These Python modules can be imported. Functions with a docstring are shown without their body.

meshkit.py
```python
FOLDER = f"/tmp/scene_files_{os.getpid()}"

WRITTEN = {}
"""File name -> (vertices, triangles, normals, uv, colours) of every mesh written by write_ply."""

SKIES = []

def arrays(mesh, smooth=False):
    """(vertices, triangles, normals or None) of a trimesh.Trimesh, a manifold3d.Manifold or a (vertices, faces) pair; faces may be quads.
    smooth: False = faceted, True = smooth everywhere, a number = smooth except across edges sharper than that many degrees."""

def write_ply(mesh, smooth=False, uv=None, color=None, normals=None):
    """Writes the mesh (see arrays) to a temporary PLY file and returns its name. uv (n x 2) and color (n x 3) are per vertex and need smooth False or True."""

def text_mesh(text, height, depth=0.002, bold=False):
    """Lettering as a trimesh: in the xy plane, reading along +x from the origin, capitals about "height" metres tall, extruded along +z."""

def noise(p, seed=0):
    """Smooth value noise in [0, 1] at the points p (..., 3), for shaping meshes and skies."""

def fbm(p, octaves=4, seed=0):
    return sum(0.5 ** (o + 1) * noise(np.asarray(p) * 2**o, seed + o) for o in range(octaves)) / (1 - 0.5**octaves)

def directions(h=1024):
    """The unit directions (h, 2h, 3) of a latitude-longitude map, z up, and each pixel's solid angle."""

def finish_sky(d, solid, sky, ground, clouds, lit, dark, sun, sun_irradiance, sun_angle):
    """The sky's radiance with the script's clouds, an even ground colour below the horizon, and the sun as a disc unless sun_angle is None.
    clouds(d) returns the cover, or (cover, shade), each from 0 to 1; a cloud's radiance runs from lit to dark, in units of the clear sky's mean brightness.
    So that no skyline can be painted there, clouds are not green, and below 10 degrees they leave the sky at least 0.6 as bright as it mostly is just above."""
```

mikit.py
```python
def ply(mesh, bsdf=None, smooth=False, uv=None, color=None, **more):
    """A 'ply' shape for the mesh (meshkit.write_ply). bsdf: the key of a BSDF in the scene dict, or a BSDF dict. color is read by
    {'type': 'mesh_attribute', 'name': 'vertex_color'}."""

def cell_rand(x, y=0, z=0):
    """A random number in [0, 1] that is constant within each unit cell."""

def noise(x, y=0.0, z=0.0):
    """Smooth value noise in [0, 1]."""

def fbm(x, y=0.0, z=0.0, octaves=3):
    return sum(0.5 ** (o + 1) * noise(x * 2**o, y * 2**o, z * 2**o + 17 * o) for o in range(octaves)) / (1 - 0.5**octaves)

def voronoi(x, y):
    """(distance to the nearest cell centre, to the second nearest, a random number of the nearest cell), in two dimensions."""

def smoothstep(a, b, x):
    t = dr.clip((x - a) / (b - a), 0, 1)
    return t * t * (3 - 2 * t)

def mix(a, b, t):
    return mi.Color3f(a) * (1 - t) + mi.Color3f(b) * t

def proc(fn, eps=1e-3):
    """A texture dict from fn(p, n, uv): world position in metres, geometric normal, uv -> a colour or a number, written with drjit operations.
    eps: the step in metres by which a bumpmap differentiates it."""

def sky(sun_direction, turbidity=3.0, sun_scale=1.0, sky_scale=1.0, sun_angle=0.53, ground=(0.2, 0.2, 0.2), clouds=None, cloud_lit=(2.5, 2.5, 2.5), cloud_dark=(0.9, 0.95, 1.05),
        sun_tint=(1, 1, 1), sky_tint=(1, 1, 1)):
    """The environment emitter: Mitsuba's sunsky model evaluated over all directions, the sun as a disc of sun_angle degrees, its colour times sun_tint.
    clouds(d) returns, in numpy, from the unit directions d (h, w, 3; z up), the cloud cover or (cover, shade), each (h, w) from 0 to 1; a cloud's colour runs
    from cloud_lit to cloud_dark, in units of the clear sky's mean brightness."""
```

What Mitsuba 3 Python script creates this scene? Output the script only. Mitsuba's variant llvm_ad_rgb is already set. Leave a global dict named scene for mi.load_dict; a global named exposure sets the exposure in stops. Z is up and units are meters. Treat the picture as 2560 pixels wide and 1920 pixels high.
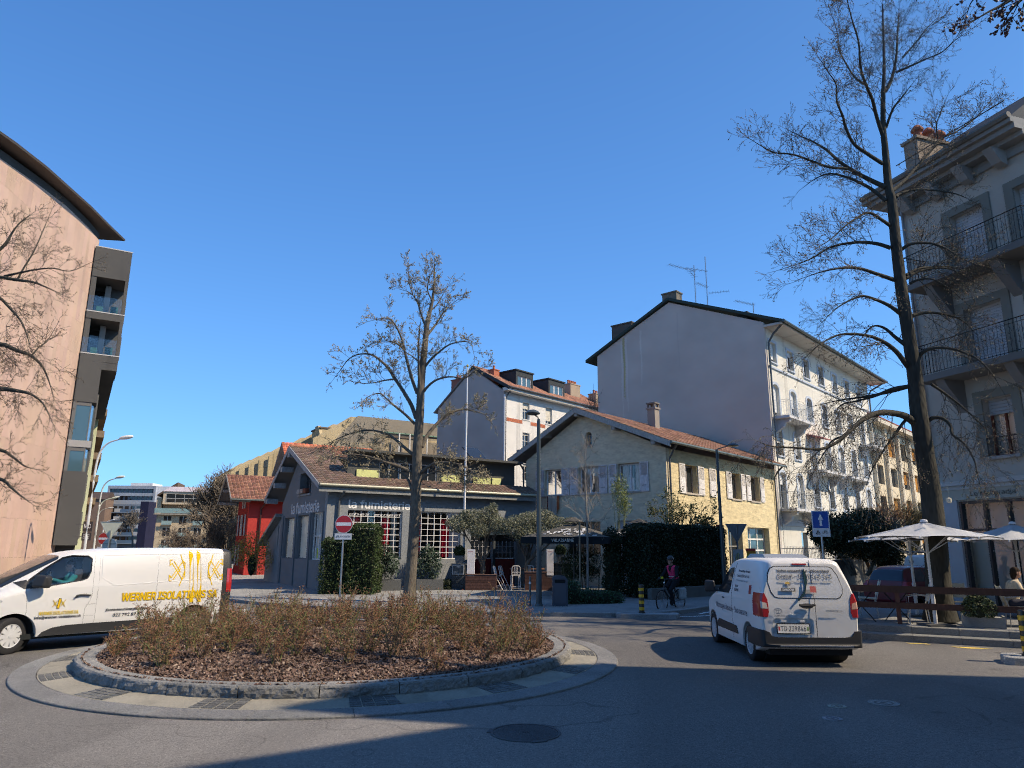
import math, random
import numpy as np, trimesh, mitsuba as mi, drjit as dr
import mikit, meshkit
import manifold3d as m3
from shapely.geometry import Polygon, box as sbox, Point, MultiPolygon
from shapely.ops import unary_union
from shapely import affinity
T = mi.ScalarTransform4f
scene, labels = {}, {}
R = np.random.RandomState
# ---------------------------------------------------------------- camera, sky, exposure
PITCH, ROLL, EYE = math.radians(12.76), math.radians(0.373), np.array([0, 0, 2.1])
fw = np.array([0, math.cos(PITCH), math.sin(PITCH)]); rt = np.array([1., 0, 0]); up = np.cross(rt, fw)
scene['camera'] = {'type': 'perspective', 'fov_axis': 'x', 'fov': 71.56, 'near_clip': 0.1, 'far_clip': 4000.,
    'to_world': T().look_at(origin=EYE.tolist(), target=(EYE + fw).tolist(), up=(math.cos(ROLL) * up - math.sin(ROLL) * rt).tolist())}
SAZ, SEL = math.radians(106), math.radians(44)
SUN = [math.sin(SAZ) * math.cos(SEL), math.cos(SAZ) * math.cos(SEL), math.sin(SEL)]
scene['sky'] = mikit.sky(SUN, turbidity=3, sky_tint=(0.64, 1.0, 1.32), sun_scale=0.95)
exposure = 2.2
# ---------------------------------------------------------------- materials
def unpack(uv):
    a = dr.floor(uv.x)
    return mi.Color3f(a / 255, (uv.x - a - 0.02) / 0.96, uv.y)
N, FB, SS = mikit.noise, mikit.fbm, mikit.smoothstep
def f_pal(p, n, uv): return unpack(uv)
def f_plaster(p, n, uv):
    c = unpack(uv); h = p.x * 0.74 + p.y * 0.67
    g = FB(p.x * 0.45, p.y * 0.45, p.z * 0.55, 4)
    st = N(h * 2.2, p.z * 0.16) * N(h * 5.1 + 9, p.z * 0.25)
    fine = N(p.x * 34, p.y * 34, p.z * 34)
    return c * (0.80 + 0.30 * g - 0.20 * SS(0.35, 0.8, st) + 0.07 * (fine - .5)) 
def f_rough(p, n, uv):
    c = unpack(uv); h = p.x * 0.74 + p.y * 0.67; h2 = p.x * 0.74 - p.y * 0.67
    a = N(h * 3.4 + h2, p.z * 13, h2 * 3) ; b = N(h * 9, p.z * 27, h2 * 9)
    return c * (0.72 + 0.3 * a + 0.22 * b)
def b_rough(p, n, uv):
    h = p.x * 0.74 + p.y * 0.67
    return N(h * 4, p.z * 14) + 0.6 * N(p.x * 20, p.y * 20, p.z * 28)
def f_asph(p, n, uv):
    big = FB(p.x * .22, p.y * .22, 0, 4); s = N(p.x * 55, p.y * 55); s2 = N(p.x * 120, p.y * 120); d = dr.sqrt(dr.square(p.x) + dr.square(p.y))
    fade = 1 - SS(9, 30, d)
    v = .52 + .74 * big + fade * (.5 * (s - .5) + .75 * SS(.72, .95, s2) - .3 * SS(.72, .9, N(p.x * 80 + 5, p.y * 80)))
    patch = SS(.62, .66, N(p.x * .31 + 3, p.y * .19)); tr = SS(.5, .75, N(p.x * .9 - p.y * .2, p.y * .12))
    w = dr.abs(N(p.x * .5 + 1.2 * N(p.x * 2, p.y * 2), p.y * .5) - .5); crack = SS(.004, .012, w)
    v = v * (1 - .16 * patch) * (1 - .14 * tr) * (.72 + .28 * crack)
    return mi.Color3f(.128, .123, .116) * v
def b_asph(p, n, uv): return N(p.x * 70, p.y * 70) + .5 * N(p.x * 140, p.y * 140)
def f_stone(p, n, uv):
    s = N(p.x * 60, p.y * 60, p.z * 60); s2 = N(p.x * 140, p.y * 140, p.z * 140); g = FB(p.x * 2, p.y * 2, p.z * 2, 3)
    return unpack(uv) * (.62 + .4 * g + .45 * (s - .5) + .3 * (s2 - .5))
def b_stone(p, n, uv): return FB(p.x * 24, p.y * 24, p.z * 24, 3)
def f_conc(p, n, uv):
    g = FB(p.x * 1.3, p.y * 1.3, p.z * 1.3, 4); s = N(p.x * 45, p.y * 45, p.z * 45); st = SS(.55, .8, N(p.x * 4 + 7, p.y * 4, p.z * 4))
    return unpack(uv) * (.68 + .5 * g + .22 * (s - .5) - .16 * st)
def f_bark(p, n, uv):
    a = N(p.x * 30, p.y * 30, p.z * 7); b = FB(p.x * 3, p.y * 3, p.z * 2, 3)
    return unpack(uv) * (.45 + .65 * a + .45 * b)
def b_bark(p, n, uv): return N(p.x * 34, p.y * 34, p.z * 8)
def f_wood(p, n, uv):
    return unpack(uv) * (.6 + .5 * N(p.x * 30, p.y * 30, p.z * 9) + .3 * FB(p.x * 2, p.y * 2, p.z * 2))
def f_canvas(p, n, uv):
    return unpack(uv) * (.85 + .2 * FB(p.x * 2, p.y * 2, p.z * 4) + .06 * N(p.x * 90, p.y * 90, p.z * 90))
def f_dirt(p, n, uv):
    g = FB(p.x * 1.5, p.y * 1.5, p.z * 4 , 3)
    return mi.Color3f(.57, .57, .56) * (.93 + .07 * g) * (1 - .22 * (1 - SS(.25, .62, p.z + .22 * (g - .5))))
def pri(col, rough, **k):
    return {'type': 'twosided', 'b': {'type': 'principled', 'base_color': col, 'roughness': rough, **k}}
def bump(b, fn, sc, eps=2e-3):
    return {'type': 'twosided', 'b': {'type': 'bumpmap', 'arbitrary': mikit.proc(fn, eps), 'scale': sc, 'n': b['b']}}
P = mikit.proc
scene['pal'] = pri(P(f_pal), .8, specular=.3)
scene['palg'] = pri(P(f_pal), .32, specular=.5)
scene['plaster'] = pri(P(f_plaster), .9, specular=.2)
scene['rough'] = bump(pri(P(f_rough), .95, specular=.15), b_rough, .012)
scene['asphalt'] = bump(pri(P(f_asph), .82, specular=.3), b_asph, .004)
scene['stone'] = bump(pri(P(f_stone), .8, specular=.3), b_stone, .016)
scene['concrete'] = pri(P(f_conc), .88, specular=.25)
scene['bark'] = bump(pri(P(f_bark), .9, specular=.2), b_bark, .012)
scene['wood'] = pri(P(f_wood), .6, specular=.35)
scene['canvas'] = pri(P(f_canvas), .9, specular=.1)
scene['carpaint'] = pri(P(f_dirt), .28, specular=.5, clearcoat=.9, clearcoat_gloss=.93)
scene['leaf'] = pri(P(f_pal), .55, specular=.35)
scene['metal'] = pri(P(f_pal), .35, metallic=.85)
rgb = lambda *c: {'type': 'rgb', 'value': list(c)}
scene['chrome'] = pri(rgb(.75, .76, .78), .16, metallic=1.)
scene['rubber'] = pri(rgb(.018, .018, .019), .75, specular=.3)
scene['blackplastic'] = pri(rgb(.022, .023, .025), .5, specular=.4)
scene['darkglass'] = pri(rgb(.018, .022, .026), .04, specular=.8)
scene['blueglass'] = pri(rgb(.05, .10, .13), .05, specular=.8)
scene['redpaint'] = pri(rgb(.12, .008, .012), .25, specular=.5, clearcoat=.8)
scene['glass'] = {'type': 'thindielectric', 'int_ior': 1.5}
scene['lens'] = pri(rgb(.32, .012, .012), .08, specular=.6, clearcoat=1.)
# ---------------------------------------------------------------- helpers
def packuv(c):
    c = np.clip(np.asarray(c, float), 0, .999)
    return np.stack([np.floor(c[..., 0] * 255) + .02 + .96 * c[..., 1], c[..., 2]], -1)
class Fr:
    """A wall's frame: t along azimuth az (degrees from +y towards +x), d outwards, z up."""
    def __init__(s, x, y, az, out, z=0.):
        a = math.radians(az); b = math.radians(az + 90 * out)
        s.o = np.array([x, y, z]); s.u = np.array([math.sin(a), math.cos(a), 0]); s.n = np.array([math.sin(b), math.cos(b), 0]); s.az = az; s.out = out
    def __call__(s, v):
        v = np.asarray(v, float)
        return s.o + v[..., :1] * s.u + v[..., 1:2] * s.n + v[..., 2:3] * np.array([0, 0, 1.])
    def at(s, t, d=0, z=0): return s(np.array([t, d, z]))
CF = np.array([[0, 2, 3, 1], [4, 5, 7, 6], [0, 1, 5, 4], [2, 6, 7, 3], [0, 4, 6, 2], [1, 3, 7, 5]])
class MB:
    def __init__(s, col=(.5, .5, .5), fr=None): s.v, s.f, s.c, s.n, s.col, s.fr = [], [], [], 0, col, fr
    def add(s, v, f, c=None, fr=None):
        v = np.asarray(v, float); f = np.asarray(f, int)
        if f.shape[1] == 4: f = np.vstack([f[:, [0, 1, 2]], f[:, [0, 2, 3]]])
        fr = fr or s.fr
        if fr is not None: v = fr(v)
        c = np.asarray(s.col if c is None else c, float)
        s.v.append(v); s.f.append(f + s.n); s.c.append(np.broadcast_to(c, (len(v), 3))); s.n += len(v)
        return s
    def box(s, x0, x1, y0, y1, z0, z1, c=None, fr=None):
        return s.add([[x, y, z] for x in (x0, x1) for y in (y0, y1) for z in (z0, z1)], CF, c, fr)
    def hexa(s, bot, top, c=None, fr=None):
        b, t = np.asarray(bot, float), np.asarray(top, float); k = len(b)
        s.add(np.vstack([b, t]), [[i, (i + 1) % k, (i + 1) % k + k, i + k] for i in range(k)], c, fr)
        tri = [[0, i, i + 1] for i in range(1, k - 1)]
        s.add(b, tri, c, fr); return s.add(t, tri, c, fr)
    def quad(s, a, b, c_, d, c=None, fr=None): return s.add([a, b, c_, d], [[0, 1, 2, 3]], c, fr)
    def poly(s, pg, d0, d1, c=None, fr=None):
        """A polygon in (t, z) made into a slab between depths d0 and d1."""
        for g in getattr(pg, 'geoms', [pg]):
            if g.is_empty or g.area < 1e-7: continue
            m = trimesh.creation.extrude_polygon(g, 1.0, engine='earcut'); v = np.array(m.vertices)
            s.add(np.stack([v[:, 0], d0 + (d1 - d0) * v[:, 2], v[:, 1]], 1), m.faces, c, fr)
        return s
    def flat(s, pg, z0, z1, c=None):
        for g in getattr(pg, 'geoms', [pg]):
            m = trimesh.creation.extrude_polygon(g, z1 - z0, engine='earcut'); v = np.array(m.vertices); v[:, 2] += z0
            s.add(v, m.faces, c)
        return s
    def tube(s, P, r, n=6, c=None, fr=None, caps=True):
        P = np.asarray(P, float); k = len(P); r = np.broadcast_to(np.asarray(r, float), (k,))
        t = np.gradient(P, axis=0); t /= np.linalg.norm(t, axis=1, keepdims=True) + 1e-12
        ref = np.array([0, 0, 1.]) if np.abs(t[:, 2]).mean() < .85 else np.array([1., .2, 0])
        a = np.cross(t, ref); a /= np.linalg.norm(a, axis=1, keepdims=True) + 1e-9; b = np.cross(t, a)
        an = np.arange(n) * 2 * np.pi / n
        v = P[:, None] + r[:, None, None] * (np.cos(an)[None, :, None] * a[:, None] + np.sin(an)[None, :, None] * b[:, None])
        i, j = np.meshgrid(np.arange(k - 1), np.arange(n), indexing='ij')
        q = np.stack([i * n + j, i * n + (j + 1) % n, (i + 1) * n + (j + 1) % n, (i + 1) * n + j], -1).reshape(-1, 4)
        v = v.reshape(-1, 3)
        s.add(v, q, c, fr)
        if caps and n > 3:
            for o in (0, (k - 1) * n): s.add(v[o:o + n], [[0, i, i + 1] for i in range(1, n - 1)], c, fr)
        return s
    def lathe(s, prof, at=(0, 0, 0), n=20, c=None, fr=None, axis=None):
        """prof: (radius, height) pairs, revolved about z (or about axis)."""
        pr = np.asarray(prof, float); an = np.arange(n) * 2 * np.pi / n
        v = np.stack([pr[:, :1] * np.cos(an), pr[:, :1] * np.sin(an), np.repeat(pr[:, 1:], n, 1)], -1).reshape(-1, 3)
        if axis is not None:
            m = trimesh.geometry.align_vectors([0, 0, 1], axis); v = v @ m[:3, :3].T
        k = len(pr); i, j = np.meshgrid(np.arange(k - 1), np.arange(n), indexing='ij')
        q = np.stack([i * n + j, i * n + (j + 1) % n, (i + 1) * n + (j + 1) % n, (i + 1) * n + j], -1).reshape(-1, 4)
        return s.add(v + np.asarray(at, float), q, c, fr)
    def tm(s, m, c=None, fr=None): return s.add(np.array(m.vertices), np.array(m.faces), c, fr)
    def mani(s, m, c=None, fr=None):
        q = m.to_mesh(); return s.add(np.array(q.vert_properties[:, :3]), np.array(q.tri_verts), c, fr)
    def arr(s): return np.vstack(s.v), np.vstack(s.f), np.vstack(s.c)
used = {}
def number(name):
    k = used.get(name, 0); used[name] = k + 1
    return name if k == 0 else f'{name}_{k:03d}'
def shape(mb, mat, smooth=False):
    v, f, c = mb.arr()
    if smooth is False: return mikit.ply((v, f), mat, uv=packuv(c))
    if smooth is True: 
        path = meshkit.write_ply((v, f), True, packuv(c))
    else:
        v2, f2, n2 = meshkit.arrays((v, f), smooth)
        c2 = c[:1] if np.ptp(c, axis=0).max() < 1e-6 else c
        c2 = np.repeat(c2[:1], len(v2), 0)
        path = meshkit.write_ply((v2, f2), False, packuv(c2), normals=n2)
    return {'type': 'ply', 'filename': path, 'face_normals': False, 'bsdf': {'type': 'ref', 'id': mat}}
def thing(name, label, cat, group=None, kind=None):
    k = number(name); labels[k] = {'label': label, 'category': cat}
    if group: labels[k]['group'] = group
    if kind: labels[k]['kind'] = kind
    return k
def part(t, name, mb, mat='pal', smooth=False, label=None, kind=None):
    k = number(f'{t}__{name}'); scene[k] = shape(mb, mat, smooth)
    if label: labels.setdefault(k, {})['label'] = label
    if kind: labels.setdefault(k, {})['kind'] = kind
    return k
def solo(name, mb, mat, label, cat, group=None, kind=None, smooth=False):
    k = thing(name, label, cat, group, kind); scene[k] = shape(mb, mat, smooth); return k
def struct(name, mb, mat, label=None, smooth=False):
    k = number(name); scene[k] = shape(mb, mat, smooth); labels[k] = {'kind': 'structure'}
    if label: labels[k]['label'] = label
    return k
def jit(c, rng, a=.12): return tuple(np.clip(np.array(c) * (1 + rng.uniform(-a, a)), 0, 1))
def text_shape(txt, h, bold=False, slant=0., sx=1.):
    m = meshkit.text_mesh(txt, h, .002, bold); v = np.array(m.vertices)
    v[:, 0] = v[:, 0] * sx + v[:, 1] * slant
    return v, np.array(m.faces)
def put_text(mb, fr, txt, t, z, h, d=.004, flip=False, width=None, rise=0., **k):
    """Lettering on a wall frame; flip when t runs right to left as seen from outside; width stretches the words to that length."""
    v, f = text_shape(txt, h, **k)
    x = v[:, 0] - v[:, 0].min()
    if width: x = x * width / x.max()
    mb.add(np.stack([t + (-x if flip else x), d + v[:, 2], z + v[:, 1] + rise * x], 1), f, None, fr)
# ---------------------------------------------------------------- ground
mb = MB((.16, .155, .14)); mb.quad((-2500, -2500, -.06), (2500, -2500, -.06), (2500, 2500, -.06), (-2500, 2500, -.06)); struct('ground', mb, 'concrete')
mb = MB(); mb.quad((-140, -60, 0), (140, -60, 0), (140, 320, 0), (-140, 320, 0)); struct('road', mb, 'asphalt')
PAV = Polygon([(-60, 60), (-22, 34.5), (-13, 29.2), (-7.2, 24.6), (-2.5, 22.75), (1.2, 22.45), (3.6, 22.4), (5.2, 23.3), (6.6, 25.0), (8.6, 28.0), (11.5, 32.2), (16.5, 38.3), (34, 58), (60, 88), (20, 90), (-20, 80)])
mb = MB((.17, .17, .165)); mb.flat(PAV.buffer(-.16), -.04, .112); struct('pavement', mb, 'concrete')
RING = PAV.exterior
def kerb_line(name, pts, mat_h, w=.16, col=(.24, .245, .24), ln=1.05):
    """Kerb stones laid end to end along a line, as pieces of the pavement."""
    pts = np.asarray(pts, float); seg = np.linalg.norm(np.diff(pts, axis=0), axis=1); cum = np.r_[0, np.cumsum(seg)]
    n = int(cum[-1] / ln); rng = R(3)
    s = np.linspace(0, cum[-1], n + 1); px = np.interp(s, cum, pts[:, 0]); py = np.interp(s, cum, pts[:, 1])
    for i in range(n):
        a, b = np.array([px[i], py[i]]), np.array([px[i + 1], py[i + 1]]); d = (b - a) / np.linalg.norm(b - a); nn = np.array([-d[1], d[0]]) * w
        a = a + d * .006; b = b - d * .006; h = mat_h + rng.uniform(-.004, .004)
        m = MB(jit(col, rng)); q = [a, b, b + nn, a + nn]; c = .015
        m.hexa([(*p, -.05) for p in q], [(*p, h - c) for p in q]); 
        q2 = [a + nn * .09, b + nn * .09, b + nn * .97, a + nn * .97]
        m.hexa([(*p, h - c) for p in q], [(*p, h) for p in q2]); part(name, 'kerb_stone', m, 'stone')
kerb_line('pavement', [(-13, 29.2), (-7.2, 24.6), (-2.5, 22.75), (1.2, 22.45), (3.6, 22.4), (5.2, 23.3), (6.6, 25.0), (8.6, 28.0), (11.5, 32.2), (16.5, 38.3)], .12)
# parking lines and worn paint
mb = MB((.62, .62, .6))
for x0, y0, x1, y1, w in ((6.0, 23.6, 9.4, 28.2, .09), (4.9, 22.6, 7.3, 23.3, .10), (5.9, 22.0, 9.6, 23.0, .10), (13.2, 14.6, 15.6, 13.9, .22), (10.3, 15.15, 11.9, 14.6, .13)):
    d = np.array([x1 - x0, y1 - y0]); d /= np.linalg.norm(d); nn = np.array([-d[1], d[0]]) * w / 2
    mb.quad((x0 - nn[0], y0 - nn[1], .004), (x1 - nn[0], y1 - nn[1], .004), (x1 + nn[0], y1 + nn[1], .004), (x0 + nn[0], y0 + nn[1], .004))
struct('road_marking', mb, 'concrete', 'worn white lines on the asphalt')
mb = MB((.6, .42, .08))
for q in (((9.55, 16.32), (10.0, 16.2), (10.3, 15.98), (9.8, 16.05)), ((8.9, 16.9), (9.3, 16.75), (9.35, 16.65), (8.95, 16.78)), ((-4.5, 26.2), (-2.2, 26.0), (-2.2, 25.6), (-4.5, 25.8))):
    mb.quad(*[(x, y, .005) for x, y in q])
struct('road_marking', mb, 'concrete', 'worn yellow paint patches on the asphalt')
# ---------------------------------------------------------------- roundabout island
IX, IY, RO, RA, RK, RM = -3.3, 14.62, 5.33, 4.95, 4.45, 4.15
isl = thing('roundabout_island', 'round planted traffic island with rough granite kerb and sloping concrete apron', 'traffic island')
def ring(mb, prof, a0, a1, n, c=None, rough=0., rng=None):
    an = np.linspace(a0, a1, n + 1); pr = np.asarray(prof, float)
    v = np.array([[(IX + q[0] * math.sin(a), IY - q[0] * math.cos(a), q[1]) for q in pr] for a in an])
    if rough:
        nz = (meshkit.fbm(v * 11., 3) - .5) * rough; ctr = np.array([IX, IY, 0]); dv = v - ctr; dv[..., 2] = 0; dv /= np.linalg.norm(dv, axis=-1, keepdims=True)
        wgt = np.ones(len(pr)); wgt[0] = wgt[-1] = 0
        v = v + dv * (nz * wgt)[..., None]
    k = len(pr); i, j = np.meshgrid(np.arange(n), np.arange(k - 1), indexing='ij')
    mb.add(v.reshape(-1, 3), np.stack([i * k + j, (i + 1) * k + j, (i + 1) * k + j + 1, i * k + j + 1], -1).reshape(-1, 4), c)
    for e in (0, n):
        mb.add(v[e], [[0, q, q + 1] for q in range(1, k - 1)], c)
mb = MB((.215, .20, .165)); ring(mb, [(RA, -.02), (RA, .046), (RK - .02, .078)], 0, 2 * math.pi, 90); part(isl, 'apron', mb, 'concrete')
rng = R(5)
for i in range(26):
    a0 = i * 2 * math.pi / 26 + .02; a1 = a0 + 2 * math.pi / 26
    m = MB(jit((.165, .165, .162), rng, .1)); g = .003
    ring(m, [(RA + .012, -.03), (RA + .012, .049), (RO - .01, .032), (RO, .022), (RO, -.03)], a0 + g / 5, a1 - g / 5, 6); part(isl, 'edge_stone', m, 'stone')
for i in range(26):
    a0 = i * 2 * math.pi / 26 - .075; a1 = a0 + 2 * math.pi / 26
    m = MB(jit((.185, .183, .175), rng, .14))
    vis = abs(((a0 + math.pi) % (2 * math.pi)) - math.pi) < 1.9
    nz = [(RK, -.01), (RK + .012, .06), (RK + .018, .10), (RK + .016, .14), (RK + .01, .18), (RK + .006, .205), (RK - .015, .228), (RK - .1, .236), (RK - .2, .238), (RM, .232), (RM, .0)]
    ring(m, nz, a0 + .0016, a1 - .0016, 26 if vis else 4, rough=.085 if vis else 0); part(isl, 'kerb_stone', m, 'stone')
# bands of small dark setts across the apron
for k in range(15):
    ac = math.radians(18.5 + 24 * k); w = .31
    if not (abs(((ac + math.pi) % (2 * math.pi)) - math.pi) < 2.0): continue
    for u in range(4):
        for q in range(5):
            r0 = RK + .02 + q * (RA - RK - .03) / 5; r1 = r0 + (RA - RK - .03) / 5 - .009
            b0 = ac + (u - 2) * w / 2 / RK; b1 = b0 + (w / 2 - .009) / RK
            zz = lambda r: .046 + (.078 - .046) * (RA - r) / (RA - RK)
            h = rng.uniform(.004, .009); m = MB(jit((.105, .105, .102), rng, .22))
            bot = [(IX + r * math.sin(a), IY - r * math.cos(a), zz(r) - .01) for r, a in ((r0, b0), (r1, b0), (r1, b1), (r0, b1))]
            e = .006; top = [(IX + r * math.sin(a), IY - r * math.cos(a), zz(r) + h) for r, a in ((r0 + e, b0 + e / RK), (r1 - e, b0 + e / RK), (r1 - e, b1 - e / RK), (r0 + e, b1 - e / RK))]
            m.hexa(bot, top); part(isl, 'sett', m, 'stone')
# mulch mound: soil with thousands of bark chips
def mound(x, y):
    r = np.hypot(x - IX, y - IY); s = np.clip(1 - r / RM, 0, 1)
    return .205 + .30 * s ** .8 + .07 * (meshkit.fbm(np.stack([x * 1.3, y * 1.3, 0 * x], -1), 3) - .5) * np.minimum(1, s * 6)
g = np.linspace(0, RM + .03, 34); an = np.linspace(0, 2 * math.pi, 97)
gx = IX + g[:, None] * np.sin(an); gy = IY - g[:, None] * np.cos(an)
v = np.stack([gx, gy, mound(gx, gy)], -1).reshape(-1, 3); i, j = np.meshgrid(np.arange(33), np.arange(96), indexing='ij')
mb = MB((.055, .035, .024)); mb.add(v, np.stack([i * 97 + j, i * 97 + j + 1, (i + 1) * 97 + j + 1, (i + 1) * 97 + j], -1).reshape(-1, 4))
part(isl, 'soil', mb, 'bark', True)
n = 62000; r = RM * np.sqrt(rng.uniform(0, 1, n)) ; a = rng.uniform(-2.3, 2.3, n); x = IX + r * np.sin(a); y = IY - r * np.cos(a)
over = rng.uniform(0, 1, n) < .012; x[over] = IX + (RM + .2) * np.sin(a[over]); y[over] = IY - (RM + .2) * np.cos(a[over])
z = mound(x, y) + rng.uniform(.0, .022, n); z[over] = .243
L = rng.uniform(.009, .034, n); W = L * rng.uniform(.3, .75, n); th = rng.uniform(0, math.pi, n); tl = rng.normal(0, .5, n); t2 = rng.normal(0, .4, n)
ux = np.stack([np.cos(th) * np.cos(tl), np.sin(th) * np.cos(tl), np.sin(tl)], -1) * L[:, None]
vx = np.stack([-np.sin(th) * np.cos(t2), np.cos(th) * np.cos(t2), np.sin(t2)], -1) * W[:, None]
ct = np.stack([x, y, z], -1)
v = np.stack([ct - ux - vx * .7, ct + ux * .9 - vx, ct + ux + vx * .8 + [0, 0, .006], ct - ux * .8 + vx], 1).reshape(-1, 3)
pal = np.array([(.125, .08, .06), (.19, .13, .10), (.07, .046, .036), (.29, .22, .17), (.15, .09, .068), (.035, .024, .02)])
c = pal[rng.choice(6, n, p=[.28, .2, .2, .10, .14, .08])] * rng.uniform(.75, 1.2, (n, 1))
mb = MB(); mb.add(v, np.arange(4 * n).reshape(-1, 4)); mb.c = [np.repeat(c, 4, 0)]
solo('bark_mulch', mb, 'pal', 'brown bark chip mulch covering the roundabout mound', 'mulch', kind='stuff')
# rose bushes
def rose(seed, h):
    rng = R(seed); st = MB(); lf = MB()
    V, F, C, NB = [], [], [], 0
    leaf_pts = []
    for s in range(rng.randint(9, 14)):
        th = rng.uniform(0, 6.283); lean = rng.uniform(.1, .75); p = np.array([rng.uniform(-.07, .07), rng.uniform(-.07, .07), -.03]); hh = h * rng.uniform(.55, 1.05)
        d = np.array([math.cos(th) * lean, math.sin(th) * lean, 1.]); d /= np.linalg.norm(d); pts = [p]
        for k in range(5):
            p = p + d * hh / 5; d = d + rng.normal(0, .16, 3); d[2] += .04; d /= np.linalg.norm(d); pts.append(p)
        col = np.array([(.16, .13, .06), (.12, .13, .045), (.17, .10, .06)][rng.randint(3)])
        st.tube(pts, np.linspace(.0075, .0035, 6), 4, col, caps=False)
        for k in range(2, 6):
            for q in range(rng.randint(2, 5)):
                d2 = d + rng.normal(0, .75, 3); d2[2] = abs(d2[2]) * .7 + .2; d2 /= np.linalg.norm(d2); ln = hh * rng.uniform(.10, .26); a = pts[k] - (pts[k] - pts[k - 1]) * rng.rand()
                b = a + d2 * ln * .5; e = b + (d2 + rng.normal(0, .4, 3)) * ln * .5
                st.tube([a, b, e], [.0042, .003, .002], 3, col * rng.uniform(.8, 1.4), caps=False); leaf_pts += [(b + (e - b) * rng.rand(), d2), (e, d2), (e, d2)]
        leaf_pts += [(pts[-1], d)] * 2
    for p, d in leaf_pts:
        for q in range(2):
            ax = d * .6 + rng.normal(0, .7, 3); ax /= np.linalg.norm(ax) + 1e-9; L = rng.uniform(.008, .019); w = np.cross(ax, rng.normal(0, 1, 3)); w /= np.linalg.norm(w) + 1e-9; w *= L * .42
            p0 = p + rng.normal(0, .006, 3); col = [(.19, .075, .045), (.22, .115, .06), (.13, .10, .045), (.25, .15, .09)][rng.choice(4, p=[.36, .3, .2, .14])]
            lf.add([p0, p0 + ax * L + w, p0 + ax * L * 2, p0 + ax * L - w], [[0, 1, 2, 3]], np.array(col) * rng.uniform(.7, 1.2))
    return shape(st, 'pal'), shape(lf, 'leaf')
roses = [rose(20 + i, h) for i, h in enumerate((.50, .60, .72, .58, .46, .66, .42))]
rng = R(9); spots = []
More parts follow.
